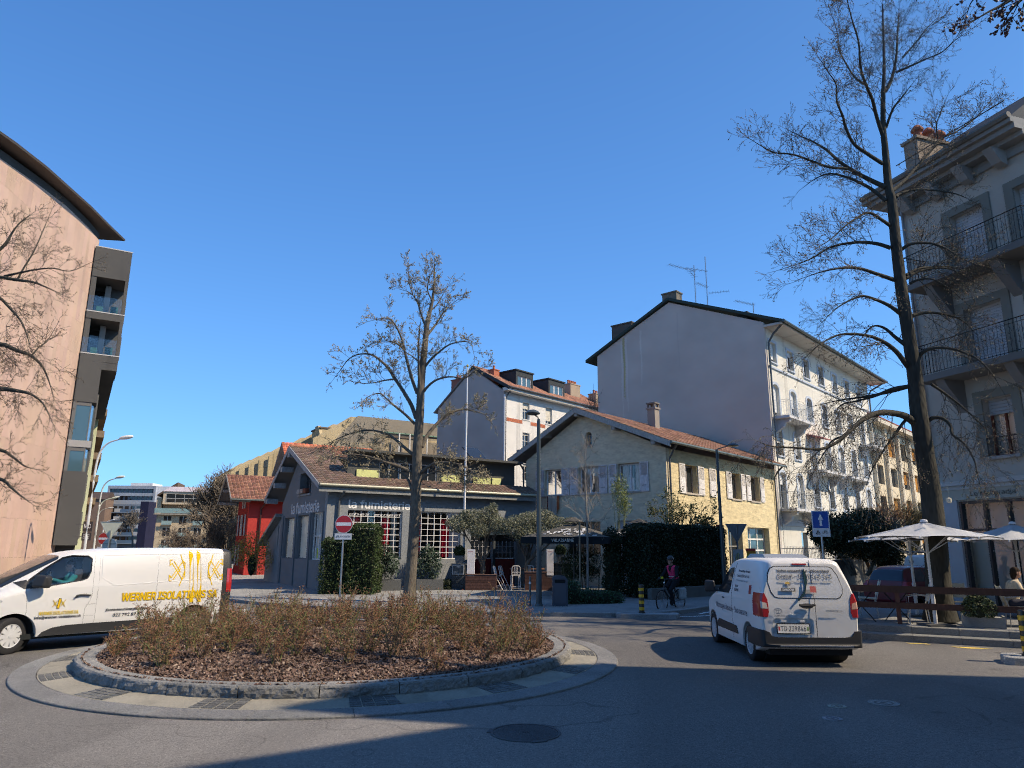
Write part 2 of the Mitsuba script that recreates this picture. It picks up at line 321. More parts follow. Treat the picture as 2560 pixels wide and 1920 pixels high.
for _ in range(6000):
    r = RM * math.sqrt(rng.uniform(.0, .93)); a = rng.uniform(-math.pi, math.pi); x, y = IX + r * math.sin(a), IY - r * math.cos(a)
    if y < IY - 1.6 and rng.rand() > (.16 if y < IY - 2.6 else .42): continue
    if y < 11.4: continue
    if all((x - q[0]) ** 2 + (y - q[1]) ** 2 > .43 ** 2 for q in spots): spots.append((x, y))
    if len(spots) >= 118: break
for x, y in spots:
    k = thing('rose_bush', 'pruned rose bush with bare stems and small reddish leaves on the roundabout mulch', 'rose bush', 'rose bushes on the roundabout')
    st, lf = roses[rng.randint(len(roses))]; sc = rng.uniform(.85, 1.15)
    tw = T().translate([x, y, float(mound(np.array([x]), np.array([y]))[0])]).rotate([0, 0, 1], rng.uniform(0, 360)).scale([sc, sc, sc * (1.12 if y > IY else .95)])
    scene[k + '__stem'] = {**st, 'to_world': tw}; scene[k + '__leaf'] = {**lf, 'to_world': tw}; labels[k + '__stem'] = {'kind': 'stuff'}; labels[k + '__leaf'] = {'kind': 'stuff'}
# manhole covers
def manhole(x, y, r, rot, col, label, lugs=True):
    t = thing('manhole_cover', label, 'manhole cover')
    m = MB(col); z = .004
    m.lathe([(r, z - .02), (r, z + .006), (r * .93, z + .006), (r * .93, z - .02)], (x, y, 0), 40)
    if lugs:
        for q in range(3):
            a = rot + q * 2.094; m.box(-.09, .09, 0, r * .09, -.02, z + .006, fr=Fr(x + r * .98 * math.sin(a), y + r * .98 * math.cos(a), math.degrees(a) + 90, -1))
    part(t, 'frame', m, 'stone')
    m = MB(np.array(col) * .9); m.lathe([(r * .905, z - .02), (r * .905, z + .003), (0.001, z + .003)], (x, y, 0), 40)
    if lugs:
        c, s = math.cos(rot), math.sin(rot)
        for i in range(-9, 10):
            u = i * r / 11; h = math.sqrt(max(0, (r * .86) ** 2 - u * u))
            if h < .05: continue
            for A, B in ((c, s), (-s, c)):
                m.tube([(x + u * A - h * B, y + u * B + h * A, z + .003), (x + u * A + h * B, y + u * B - h * A, z + .003)], .0045, 4, np.array(col) * 1.25)
        m.box(x - .035, x + .035, y - .012, y + .012, 0, z + .0065, (.01, .01, .01))
    else:
        m.lathe([(r * .62, z + .003), (r * .62, z + .007), (r * .5, z + .007), (r * .5, z + .003)], (x, y, 0), 32, np.array(col) * .45)
        m.lathe([(r * .25, z + .0035), (.001, z + .0075)], (x, y, 0), 16, np.array(col) * .35)
    part(t, 'cover', m, 'stone')
manhole(.18, 8.82, .405, .7, (.085, .085, .09), 'large round crosshatched iron manhole cover in shaded asphalt before the roundabout')
manhole(5.16, 10.53, .20, 0, (.30, .30, .29), 'round pale valve cover, the widest of three, in the shaded asphalt on the right', False)
manhole(4.42, 10.32, .12, 0, (.32, .32, .28), 'small pale valve cover, the farther of the two small ones, in shaded asphalt', False)
manhole(4.04, 9.6, .12, 0, (.29, .27, .28), 'small pale valve cover, the nearer of the two small ones, in shaded asphalt', False)
# ---------------------------------------------------------------- buildings
GREY = (.30, .30, .32)
def wall(t, fr, pts, holes, col, mat='plaster', thick=.3, name='wall', label=None):
    pg = Polygon(pts)
    if holes: pg = pg.difference(unary_union([h if isinstance(h, Polygon) else sbox(*h) for h in holes]))
    mb = MB(col, fr); mb.poly(pg, -thick, 0); return part(t, name, mb, mat, label=label)
def H(t0, t1, z0, z1): return (min(t0, t1), z0, max(t0, t1), z1)
def window(t, fr, t0, t1, z0, z1, rec=.16, nx=2, nz=1, col=(.62, .62, .60), glass='darkglass', fw_=.055, bar=.035, sill=None, curtain=None, blind=None, name='window', sillout=.06, back=False, arch=0.):
    """A window in its opening: frame with bars, each pane, and sill, curtain or blind where there is one."""
    t0, t1 = min(t0, t1), max(t0, t1); k = number(f'{t}__{name}'); d0, d1 = -rec - .06, -rec
    out = sbox(t0, z0, t1, z1)
    mb = MB(col, fr); W, Hh = t1 - t0, z1 - z0; iw = (W - 2 * fw_ - (nx - 1) * bar) / nx; ih = (Hh - 2 * fw_ - (nz - 1) * bar) / nz
    cells = [sbox(t0 + fw_ + i * (iw + bar), z0 + fw_ + j * (ih + bar), t0 + fw_ + i * (iw + bar) + iw, z0 + fw_ + j * (ih + bar) + ih) for j in range(nz) for i in range(nx)]
    mb.poly(out.difference(unary_union(cells)), d0, d1); scene[k] = shape(mb, 'pal')
    for c in cells:
        a, b, cc, d = c.bounds; m = MB((.5, .5, .5), fr); m.quad((a - .004, d1 - .03, b - .004), (cc + .004, d1 - .03, b - .004), (cc + .004, d1 - .03, d + .004), (a - .004, d1 - .03, d + .004)); part(k, 'pane', m, glass)
    if sill: m = MB(sill, fr); m.box(t0 - .07, t1 + .07, -rec + .005, sillout, z0 - .09, z0 - .003); part(k, 'sill', m, 'plaster')
    if curtain:
        m = MB(curtain, fr)
        for (a, b) in ((t0 + fw_, t0 + W * .36), (t1 - W * .36, t1 - fw_)):
            xs = np.linspace(a, b, 15); dd = d0 - .10 + .03 * np.sin(xs * 42)
            v = np.array([[x, q, z] for z in (z0 + .03, z1 - .03) for x, q in zip(xs, dd)]); m.add(v, [[i, i + 1, i + 16, i + 15] for i in range(14)])
        part(k, 'curtain', m, 'canvas')
    if blind: 
        zb, bc = blind; m = MB(bc, fr); n = max(2, int((z1 - zb) / .09)); e = np.linspace(z1 + .0, zb, n + 1)
        for i in range(n): m.box(t0 + .01, t1 - .01, -rec + .012, -rec + .034 , e[i + 1] + .012, e[i])
        part(k, 'roller_blind', m, 'pal')
    if back: m = MB((.02, .02, .022), fr); m.box(t0 - .2, t1 + .2, d0 - 1.6, d0 - 1.58, z0 - .2, z1 + .2); part(k, 'room', m, 'pal')  # near-black sheet standing in for the darkness of the unlit interior
    return k
def tile_roof(t, A, B, C_, D_, nu, nv, col, name='roof', thick=.10, seed=1, prof=.03, under=(.20, .19, .18), mat='pal'):
    """A roof slope: A-B along the eave, D-C along the ridge (points in world space), with every course of tiles laid on it."""
    A, B, C_, D_ = (np.asarray(q, float) for q in (A, B, C_, D_)); nrm = np.cross(B - A, D_ - A); nrm /= np.linalg.norm(nrm); nrm *= 1 if nrm[2] > 0 else -1
    m = MB(under); m.hexa([A - nrm * thick, B - nrm * thick, C_ - nrm * thick, D_ - nrm * thick], [A, B, C_, D_]); k = part(t, name, m, 'pal')
    rng = R(seed); P_ = lambda u, v: (A + (B - A) * u) + ((D_ + (C_ - D_) * u) - (A + (B - A) * u)) * v
    u0, v0 = np.meshgrid(np.arange(nu), np.arange(nv), indexing='ij'); u0 = u0.ravel(); v0 = v0.ravel(); n = len(u0)
    def bil(u, v): 
        lo = A + (B - A) * u[:, None]; hi = D_ + (C_ - D_) * u[:, None]; return lo + (hi - lo) * v[:, None]
    ua, ub = (u0 + .04) / nu, (u0 + .96) / nu; um = (u0 + .5) / nu; va, vb = (v0 - .12) / nv, (v0 + 1.0) / nv; va = np.maximum(va, -.02)
    lift = rng.uniform(.0, .012, n)[:, None]
    hi_ = nrm * (prof * .75 + .02); lo_ = nrm * .012
    V = np.stack([bil(ua, va) + hi_ * .7 + nrm * lift, bil(um, va) + hi_ + nrm * (prof + lift), bil(ub, va) + hi_ * .7 + nrm * lift, bil(ua, vb) + lo_, bil(um, vb) + lo_ + nrm * prof, bil(ub, vb) + lo_,
                  bil(ua, va), bil(um, va) + nrm * .01, bil(ub, va)], 1).reshape(-1, 3)
    f = np.array([[0, 1, 4, 3], [1, 2, 5, 4], [0, 6, 7, 1], [1, 7, 8, 2]]); F_ = (np.arange(n)[:, None, None] * 9 + f).reshape(-1, 4)
    blot = meshkit.fbm(np.stack([bil(um, va)[:, 0], bil(um, va)[:, 1], bil(um, va)[:, 2]], -1) * .7, 3)[:, None]
    c = np.asarray(col) * rng.uniform(.72, 1.28, (n, 1)) * (.65 + .7 * blot) * (1 + rng.uniform(-.06, .06, (n, 3)))
    mm = MB(); mm.add(V, F_); mm.c = [np.repeat(np.clip(c, 0, 1), 9, 0)]
    part(k, 'tile', mm, mat, kind='stuff'); return k
def railing(t, fr, t0, t1, z0, z1, d, col, scroll=True, name='railing', sides=True, gap=.11, depth=None, rng=None):
    """Wrought iron: rails, bars and scrolls round the edge of a balcony."""
    m = MB(col, fr); runs = [((t0, d), (t1, d))]
    if sides: runs += [((t0, 0), (t0, d)), ((t1, 0), (t1, d))]
    for (a, da), (b, db) in runs:
        L = math.hypot(b - a, db - da); n = max(1, int(L / gap))
        for z, r in ((z1, .016), (z0 + .06, .009), (z1 - .12, .008)): m.tube([(a, da, z), (b, db, z)], r, 4)
        for i in range(n + 1):
            u = i / n; m.tube([(a + (b - a) * u, da + (db - da) * u, z0), (a + (b - a) * u, da + (db - da) * u, z1)], .007, 3)
        if scroll:
            for i in range(max(1, n // 2)):
                u = (i + .5) / max(1, n // 2); zc = (z0 + z1) / 2; h = (z1 - z0) * .33; s = np.linspace(0, 1, 13)
                for sg in (1, -1):
                    ang = sg * (s * 4.6); rr = gap * .85 * (1 - .75 * s); off = rr * np.sin(ang) * sg; zz = zc + sg * h * .55 + rr * np.cos(ang) * 1.25 - sg * .02
                    pu = np.array([u * L]) + off; pu = np.clip(pu, 0, L) / L
                    m.tube(np.stack([a + (b - a) * pu, da + (db - da) * pu, zz], 1), .006, 3, caps=False)
    return part(t, name, m, 'pal')
def shutter(t, fr, t0, t1, z0, z1, col, rng, d=.02):
    t0, t1 = min(t0, t1), max(t0, t1); m = MB(jit(col, rng, .06), fr); zm = z0 + (z1 - z0) * .56; w = .055; D = d + .045
    pg = sbox(t0, z0, t1, z1).difference(sbox(t0 + w, zm, t1 - w, z1 - w)); m.poly(pg, d, D)
    m.box(t0 + w * 1.3, t1 - w * 1.3, D, D + .012, z0 + w * 1.3, zm - w * 1.4); m.box(t0 + .12, t1 - .12, D + .012, D + .022, z0 + .30, z0 + .325, (.06, .06, .06))
    k = part(t, 'shutter', m, 'wood')
    n = 12; e = np.linspace(zm, z1 - w, n + 1); s = MB(jit(col, rng, .06), fr)
    for i in range(n): s.hexa([(t0 + w, d, e[i]), (t1 - w, d, e[i]), (t1 - w, d, e[i] + .016), (t0 + w, d, e[i] + .016)], [(t0 + w, D - .005, e[i] - .022), (t1 - w, D - .005, e[i] - .022), (t1 - w, D - .005, e[i] - .006), (t0 + w, D - .005, e[i] - .006)])
    part(k, 'louvre', s, 'pal')
def gutter(t, a, b, r=.075, col=(.10, .12, .11), name='gutter'):
    m = MB(col); m.tube([a, b], r, 8); part(t, name, m, 'palg', True)
def pipe(t, pts, r=.05, col=(.09, .09, .09), name='downpipe'):
    m = MB(col); m.tube(pts, r, 8); part(t, name, m, 'palg')
def chimney_stack(t, cx, cy, az, w, d, z0, z1, col, pots=0, cap=True, mat='plaster', potcol=(.35, .13, .08), hood=False):
    fr = Fr(cx, cy, az, 1); m = MB(col, fr); m.box(-w / 2, w / 2, -d / 2, d / 2, z0, z1)
    if cap: m.box(-w / 2 - .06, w / 2 + .06, -d / 2 - .06, d / 2 + .06, z1 + .002, z1 + .1)
    k = part(t, 'chimney', m, mat)
    if pots:
        for i in range(pots):
            q = MB(potcol); x = fr.at((i - (pots - 1) / 2) * w / max(pots, 1) * .9); q.lathe([(.13, z1 + .1), (.11, z1 + .45), (.14, z1 + .47), (.14, z1 + .52), (.09, z1 + .52), (.09, z1 + .2)], (x[0], x[1], 0), 12); part(k, 'pot', q, 'pal')
    if hood:
        q = MB(np.array(col) * .6, fr); q.box(-w / 2 - .05, w / 2 + .05, -d / 2 - .05, d / 2 + .05, z1 + .32, z1 + .39)
        for a in (-1, 1):
            for b in (-1, 1): q.box(a * w * .42 - .05, a * w * .42 + .05, b * d * .42 - .05, b * d * .42 + .05, z1 + .1, z1 + .32)
        part(k, 'hood', q, 'pal')
    return k

# ---- beige house with shutters
B = thing('shuttered_house', 'two-storey beige roughcast house with pale louvred shutters and red-brown tiled roof', 'house')
bg, bf = Fr(7.4, 34, -48, -1), Fr(7.4, 34, 42, 1); BE = (.58, .49, .30); SH = (.52, .49, .50); rng = R(11)
arch = unary_union([sbox(4.31, 7.2, 4.71, 7.72), Point(4.51, 7.72).buffer(.2, 12)])
wall(B, bg, [(0, 0), (8.85, 0), (8.85, 6.7), (4.92, 8.92), (0, 6.7)], [H(6.34, 7.5, 4.72, 6.1), H(3.93, 5.2, 4.72, 6.1), H(1.48, 2.76, 4.72, 6.12), arch, H(1.16, 2.87, 0, 3.3), H(3.89, 6.05, 1.6, 3.28)], (.56, .49, .36), 'rough')
wall(B, bf, [(.3, 0), (13.1, 0), (13.1, 6.7), (.3, 6.7)], [H(1.78, 3.05, 4.66, 6.07), H(6.95, 8.08, 4.64, 6.05), H(9.38, 10.65, 4.6, 6.05), H(6.2, 7.95, 0, 3.18), H(8.65, 11.6, 0, 3.15), H(2.55, 3.75, 2.1, 3.25), H(4.85, 5.75, 0, 3.2)], BE, 'rough')
for a, b in ((6.34, 7.5), (3.93, 5.2), (1.48, 2.76)): window(B, bg, a, b, 4.72, 6.1, .2, 2, 1, (.55, .54, .55), 'glass', .06, .07, sill=(.33, .31, .27), curtain=(.42, .30, .22) if a < 6 else None, back=True)
window(B, bg, 4.33, 4.69, 7.2, 7.78, .2, 1, 1, (.25, .25, .26), 'darkglass', .04, sill=(.33, .31, .27))
window(B, bg, 3.89, 6.05, 1.6, 3.28, .14, 4, 1, (.30, .26, .2), 'darkglass', .06, .06)
m = MB((.36, .36, .37), bg)
for i in range(22): m.box(1.18, 2.85, -.16, -.13, i * .15, i * .15 + .138)
part(B, 'roller_shutter', m, 'pal')
for a, b in ((1.78, 3.05), (6.95, 8.08), (9.38, 10.65)): window(B, bf, a, b, 4.64 if a > 2 else 4.68, 6.05, .26, 2, 1, (.30, .27, .26), 'darkglass', .06, .05, sill=(.42, .38, .32), curtain=(.45, .42, .38))
window(B, bf, 2.55, 3.75, 2.1, 3.25, .12, 2, 1, (.22, .13, .09), 'darkglass'); window(B, bf, 4.85, 5.75, 0, 3.2, .15, 1, 3, (.16, .03, .03), 'darkglass', .1, .3, name='door')
window(B, bf, 6.2, 7.95, 0, 3.18, .3, 2, 3, (.30, .30, .29), 'darkglass', .07, .05, name='door'); window(B, bf, 8.65, 11.6, 0, 3.15, .32, 3, 5, (.60, .60, .58), 'blueglass', .07, .09, name='garage_door')
for a, b in ((7.55, 8.1), (5.81, 6.3), (5.24, 5.75), (3.38, 3.88), (2.8, 3.27), (.96, 1.44)): shutter(B, bg, a, b, 4.67, 6.12, SH, rng)
for a, b in ((1.19, 1.74), (3.09, 3.72), (4.33, 5.03), (6.3, 6.91), (8.12, 8.64), (8.8, 9.34), (10.7, 11.24)): shutter(B, bf, a, b, 4.62, 6.07, (.62, .60, .58), rng)
e0, e1 = bg.at(-.62, .62, 6.93), bg.at(4.92, .62, 9.2); U = bf.u * 13.9
tile_roof(B, e0, e0 + U, e1 + U, e1, 44, 18, (.185, .10, .07), seed=2); e2 = bg.at(9.6, .62, 6.85)
tile_roof(B, e2 + U, e2, e1, e1 + U, 44, 15, (.17, .10, .075), seed=3)
m = MB((.30, .30, .285), bg)
for (a, za, b, zb) in ((-.62, 6.93, 4.92, 9.2), (9.6, 6.85, 4.92, 9.2)): m.hexa([(a, .60, za - .28), (a, .64, za - .28), (a, .64, za - .02), (a, .60, za - .02)], [(b, .60, zb - .3), (b, .64, zb - .3), (b, .64, zb - .02), (b, .60, zb - .02)])
part(B, 'barge_board', m, 'wood')
for tt in (.35, 2.6, 4.92, 7.1, 8.95):
    zz = 9.2 - .11 - abs(tt - 4.92) * (2.27 / 5.54) - .1; m = MB((.28, .27, .25), bg); m.box(tt - .11, tt + .11, 0, .58, zz - .26, zz - .04); part(B, 'purlin', m, 'wood')
gutter(B, e0 + np.array([0, 0, -.06]) + bf.n * .05, e0 + U + np.array([0, 0, -.06]) + bf.n * .05); gutter(B, e2 + np.array([0, 0, -.06]) - bf.n * .05, e2 + U + np.array([0, 0, -.06]) - bf.n * .05)
g = bf.at(.05, .6, 6.85); pipe(B, [g, bf.at(.18, .3, 6.55), bf.at(.2, .09, 6.2), bf.at(.2, .09, 0)]); g = bf.at(12.9, .6, 6.85); pipe(B, [g, bf.at(12.85, .3, 6.55), bf.at(12.8, .09, 6.2), bf.at(12.8, .09, 0)]); pipe(B, [bg.at(9.3, .55, 6.8), bg.at(8.95, .4, 6.5), bg.at(8.95, .1, 6.2), bg.at(8.95, .1, 3)])
pc = bg.at(3.9, -5.6); chimney_stack(B, pc[0], pc[1], 42, .5, .5, 8.3, 9.85, (.28, .25, .22), hood=True)
fl = MB((.46, .34, .26)); xs = np.linspace(0, 1, 13)
for i in range(12):
    a, b = xs[i], xs[i + 1]; f = lambda u, z: bg.at(6.45 + .85 * u, .10 + .05 * math.sin(u * 17), z)
    cc = (.36, .10, .04) if i in (0, 1) else ((.16, .06, .05) if i > 9 else (.42, .36, .30)); lo = 4.05 + .5 * abs(a - .5); lo2 = 4.05 + .5 * abs(b - .5)
    fl.quad(f(a, 4.68), f(b, 4.68), f(b, lo2 - .6 + abs(b - .5) * .6), f(a, lo - .6 + abs(a - .5) * .6), cc)
solo('hanging_cloth', fl, 'canvas', 'faded beige and rust cloth hung out below the leftmost gable window of the shuttered house', 'cloth')

# ---- tall house with blind gable
K = thing('apartment_house', 'tall five-storey house with blank grey gable and sunlit white front of balconies', 'apartment house')
kg, kf = Fr(16.2, 43.8, -48, -1), Fr(16.2, 43.8, 42, 1); KW = (.58, .555, .485); KB = (.40, .45, .52)
wall(K, kg, [(0, 0), (13.05, 0), (13.05, 16.2), (9.9, 17.7), (6.74, 19.1), (.2, 16.3), (0, 16.2)], [], (.50, .45, .40), label='windowless grey rendered gable with faint streaks')
for a, b, z0, z1, c in ((10.55, 10.72, 12.6, 17.2, (.40, .37, .20)), (10.78, 10.9, 11.0, 17.0, (.56, .53, .48)), (10.35, 10.5, 11.6, 17.2, (.55, .52, .47)), (9.1, 9.24, 13.4, 17.5, (.56, .53, .48)), (6.1, 6.2, 14.2, 18.2, (.46, .42, .38))):
    m = MB(c, kg); zs_ = np.linspace(z0, z1, 9); w_ = (b - a) * (.25 + .75 * np.sin(np.linspace(.15, 1.6, 9))); m.add(np.array([[(a + b) / 2 + s * w / 2 + .03 * math.sin(z * 2), .003, z] for z, w in zip(zs_, w_) for s in (-1, 1)]), [[2 * i, 2 * i + 1, 2 * i + 3, 2 * i + 2] for i in range(8)]); part(K, 'drip_stain', m, 'plaster')
cols = [1.12 + 2.96 * i for i in range(7)]; holes = []; wins = []
for i, tc in enumerate(cols):
    for fl_, (z0, z1, w) in enumerate(((13.74, 15.1, .52), (10.1 if i in (0, 1, 6) else 10.6, 12.05, .5), (7.15 if i in (2, 3, 4, 5) else 7.7, 9.2, .5), (4.4 if i in (0, 1) else 4.75, 6.4, .5), (1.0, 3.0, .52))):
        if fl_ == 4 and i < 1: continue
        h = sbox(tc - w, z0, tc + w, z1)
        if fl_ in (1, 2, 3): h = unary_union([h, affinity.scale(Point(tc, z1).buffer(w, 10), 1, .5, origin=(tc, z1))])
        holes.append(h); wins.append((fl_, i, tc, z0, z1, w, h))
wall(K, kf, [(.3, 0), (21.6, 0), (21.6, 16.0), (.3, 16.0)], holes, KW)
rng = R(12)
for fl_, i, tc, z0, z1, w, h in wins:
    m = MB(KB, kf); fat = h.buffer(.17, join_style='mitre'); a0, b0, a1, b1 = fat.bounds; m.poly(fat.difference(h).intersection(sbox(a0, z0 - .12, a1, b1)), -.02, .035)
    if fl_ == 4: continue
    k = part(K, 'surround', m, 'plaster'); b = rng.choice([0, .25, .45, .8]); bc = (.55, .56, .56)
    window(K, kf, tc - w, tc + w, z0, z1 + (.22 if 0 < fl_ < 4 else 0), .2, 2, 1, (.42, .44, .46), 'darkglass', .06, .05, sill=KB, blind=(z1 - b * (z1 - z0), bc), sillout=.1)
    if fl_ in (1, 2, 3) and z0 > (10.3, 7.4, 4.5)[fl_ - 1]: railing(K, kf, tc - w, tc + w, z0, z0 + .55, .06, (.55, .57, .57) if fl_ == 1 else (.12, .13, .14), True, sides=False, gap=.13)
m = MB(KB, kf); m.box(.3, 21.6, 0, .09, 13.3, 13.42); part(K, 'cornice_band', m, 'plaster')
m = MB((.40, .40, .41), kf); m.box(.3, 21.6, 0, .07, 3.35, 3.75); part(K, 'cornice_band', m, 'plaster')
def balcony(t0, t1, z, col, rcol, d=1.05):
    m = MB(col, kf); m.box(t0, t1, 0, d, z - .16, z); k = part(K, 'balcony', m, 'plaster')
    for tt in (t0 + .45, t1 - .45):
        c = MB(np.array(col) * .95, kf); prof = [(0, -.16), (d * .9, -.16), (d * .85, -.36), (d * .6, -.42), (d * .5, -.68), (d * .22, -.86), (0, -1.0)]
        for i in range(len(prof) - 2): c.hexa([(tt - .14, prof[0][0], z + prof[0][1]), (tt - .14, prof[i + 1][0], z + prof[i + 1][1]), (tt - .14, prof[i + 2][0], z + prof[i + 2][1])], [(tt + .14, prof[0][0], z + prof[0][1]), (tt + .14, prof[i + 1][0], z + prof[i + 1][1]), (tt + .14, prof[i + 2][0], z + prof[i + 2][1])])
        part(k, 'console', c, 'plaster')
    railing(k, kf, t0 + .04, t1 - .04, z, z + 1.0, d - .04, rcol, True, gap=.14)
for a, b, z in ((-.0, 4.55, 10.1), (17.6, 21.5, 10.1), (5.65, 10.4, 7.15), (11.6, 16.2, 7.15), (0.05, 4.6, 4.37)): balcony(max(a, .35), b, z, (.52, .52, .52), (.60, .62, .60) if z > 8 else (.34, .36, .37))
m = MB((.40, .06, .07), kf)
for i in range(12): m.hexa([(5.9 + i * .24, .02, 9.62), (6.13 + i * .24, .02, 9.62), (6.13 + i * .24, .95, 9.36), (5.9 + i * .24, .95, 9.36)], [(5.9 + i * .24, .02, 9.65), (6.13 + i * .24, .02, 9.65), (6.13 + i * .24, .95, 9.39), (5.9 + i * .24, .95, 9.39)], (.42, .07, .08) if i % 2 else (.55, .35, .35))
part(K, 'awning', m, 'canvas', label='red striped awning')
m = MB((.44, .43, .39), kf); m.box(-.1, 22.7, 0, 1.2, 15.86, 16.0); part(K, 'soffit', m, 'plaster')
GR = (.035, .05, .045)
def slab(t, pts, th, col, name='roof', mat='pal'):
    m = MB(col); m.hexa([np.array(p) - [0, 0, th] for p in pts], pts); return part(t, name, m, mat)
V = kf.u * 22.9; ridge = kg.at(6.74, .22, 19.42); er = kg.at(-1.3, .22, 16.12); el = kg.at(14.0, .22, 16.02)
slab(K, [er, er + V, ridge + V, ridge], .2, GR); slab(K, [el, ridge, ridge + V, el + V], .2, GR)
gutter(K, er + kf.n * .05 - [0, 0, .1], er + kf.n * .05 + V - [0, 0, .1], .1, (.05, .06, .055)); pipe(K, [kf.at(.1, 1.2, 15.95), kf.at(.2, .5, 15.4), kf.at(.25, .14, 14.9), kf.at(.25, .14, 0)], .07, (.07, .075, .075)); pipe(K, [kf.at(22.4, 1.2, 15.95), kf.at(21.5, .3, 15.2), kf.at(21.45, .14, 14.9), kf.at(21.45, .14, 0)], .07)
p = kg.at(6.8, -.6); chimney_stack(K, p[0], p[1], 42, .8, 1.15, 18.6, 19.85, (.17, .15, .12)); p = kg.at(10.85, -.55); chimney_stack(K, p[0], p[1], 42, .9, 1.75, 16.6, 18.3, (.10, .09, .08)); p = kf.at(13.5, -2.2); chimney_stack(K, p[0], p[1], 42, 1.1, .6, 16.5, 17.5, (.12, .11, .10))
p = kf.at(.9, -1.6); m = MB((.06, .06, .06), Fr(p[0], p[1], 42, 1)); m.box(-.5, .6, -.4, .4, 16.6, 17.35); part(K, 'roof_hatch', m, 'pal')
def antenna(x, y, z0, z1, yag, label):
    m = MB((.16, .17, .18)); m.tube([(x, y, z0), (x, y, z1)], .028, 5)
    for z, az, L, n in yag:
        a = math.radians(az); u = np.array([math.sin(a), math.cos(a), 0]); v = np.array([u[1], -u[0], 0]); o = np.array([x, y, z]); m.tube([o + u * .15, o - u * L], .014, 4)
        for i in range(n): c = o - u * L * i / (n - 1); m.tube([c - v * .22, c + v * .22], .010, 3); m.tube([c - [0, 0, .09], c + [0, 0, .09]], .007, 3)
    solo('roof_antenna', m, 'metal', label, 'antenna')
p = kg.at(5.35, -1.4); antenna(p[0], p[1], 18.3, 22.0, [(21.55, 60, 2.4, 11), (21.1, 30, 1.2, 4)], 'television aerial with a long comb of rods, left beside the apartment house chimney')
p = kg.at(4.55, -1.6); antenna(p[0], p[1], 18.3, 22.5, [(21.4, 70, 1.6, 5), (20.2, 50, 1.2, 6), (19.7, 110, -1.5, 9)], 'tallest television aerial with several short combs, on the ridge of the apartment house')
p = kg.at(2.0, -3.4); antenna(p[0], p[1], 17.0, 18.9, [(18.75, 62, 1.7, 9)], 'small low television aerial on the right roof slope of the apartment house')

# ---- white house with dormers, behind
Wt = thing('dormer_house', 'white rendered house with grey gable, red tiles and two black dormers, behind the low restaurant', 'house')
wg, wf = Fr(-.72, 64, -48, -1), Fr(-.72, 64, 42, 1)
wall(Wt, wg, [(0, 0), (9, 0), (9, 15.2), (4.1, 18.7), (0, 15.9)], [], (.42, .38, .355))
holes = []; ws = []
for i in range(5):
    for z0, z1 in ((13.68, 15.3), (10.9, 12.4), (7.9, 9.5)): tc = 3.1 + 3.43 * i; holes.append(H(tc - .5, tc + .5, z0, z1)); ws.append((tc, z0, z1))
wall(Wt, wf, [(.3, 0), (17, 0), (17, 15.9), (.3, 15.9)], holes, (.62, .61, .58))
for i, (tc, z0, z1) in enumerate(ws): window(Wt, wf, tc - .5, tc + .5, z0, z1, .2, 2, 2, (.5, .5, .5), 'darkglass', .06, .05, sill=(.66, .66, .64), blind=(z1 - (.6, .25, .25, 1.3, .3, .3)[i % 6], (.58, .55, .48)))
for a, b in ((.35, 2.55), (3.75, 5.95), (7.2, 9.4), (10.6, 12.8)):
    m = MB((.38, .13, .07), wf)
    for r in range(2):
        for q in range(9): m.box(a + q * (b - a) / 9 + .01 + .0, a + (q + 1) * (b - a) / 9 - .01, 0, .03, 13.2 + r * .17, 13.2 + r * .17 + .155, jit((.42, .14, .075), rng))
    part(Wt, 'brick_band', m, 'pal')
m = MB((.62, .60, .56), wf); m.box(-.2, 17.2, 0, .7, 15.92, 16.22); part(Wt, 'soffit', m, 'plaster')
V = wf.u * 17.4; ridge = wg.at(4.1, .15, 19.0); er = wg.at(-.75, .15, 16.3); el = wg.at(9.5, .15, 15.0)
tile_roof(Wt, er, er + V, ridge + V, ridge, 46, 14, (.27, .135, .09), seed=4); tile_roof(Wt, el + V, el, ridge, ridge + V, 40, 14, (.3, .14, .09), seed=5)
m = MB((.04, .045, .05), wg); m.hexa([(-.75, .15, 16.0), (-.75, .22, 16.0), (-.75, .22, 16.33), (-.75, .15, 16.33)], [(4.1, .15, 18.7), (4.1, .22, 18.7), (4.1, .22, 19.03), (4.1, .15, 19.03)]); part(Wt, 'barge_board', m, 'pal')
m = MB((.05, .05, .055)); gutter(Wt, er + wf.n * .08 - [0, 0, .08], er + V + wf.n * .08 - [0, 0, .08], .09, (.06, .06, .06)); pipe(Wt, [wf.at(.4, .75, 16.2), wf.at(.25, .3, 15.7), wf.at(.1, .12, 15.2), wf.at(.1, .12, 6)], .07, (.1, .1, .1)); pipe(Wt, [wf.at(-.05, .12, 15.6), wf.at(-.05, .12, 6)], .08, (.62, .62, .62))
for a, b in ((1.85, 4.35), (6.75, 9.35)):
    m = MB((.035, .038, .042), wf); m.poly(sbox(a, 16.6, b, 18.3).difference(sbox(a + .25, 16.85, b - .25, 17.8)), -.35, -.2); m.box(a, a + .1, -3.6, -.36, 16.6, 18.25); m.box(b - .1, b, -3.6, -.36, 16.6, 18.25); m.box(a - .08, b + .08, -3.8, -.1, 18.302, 18.42)
    k = part(Wt, 'dormer', m, 'pal'); q = MB((.6, .6, .6), wf); ww = (b - a - .5) / 3
    for i in range(3):
        x = a + .25 + i * ww; q.poly(sbox(x, 16.85, x + ww, 17.8).difference(sbox(x + .06, 16.91, x + ww - .06, 17.74)), -.33, -.27)
        g = MB((.5, .5, .5), fr=wf); g.quad((x + .05, -.3, 16.9), (x + ww - .05, -.3, 16.9), (x + ww - .05, -.3, 17.75), (x + .05, -.3, 17.75)); part(k, 'pane', g, 'blueglass')
    part(k, 'frame', q, 'pal')
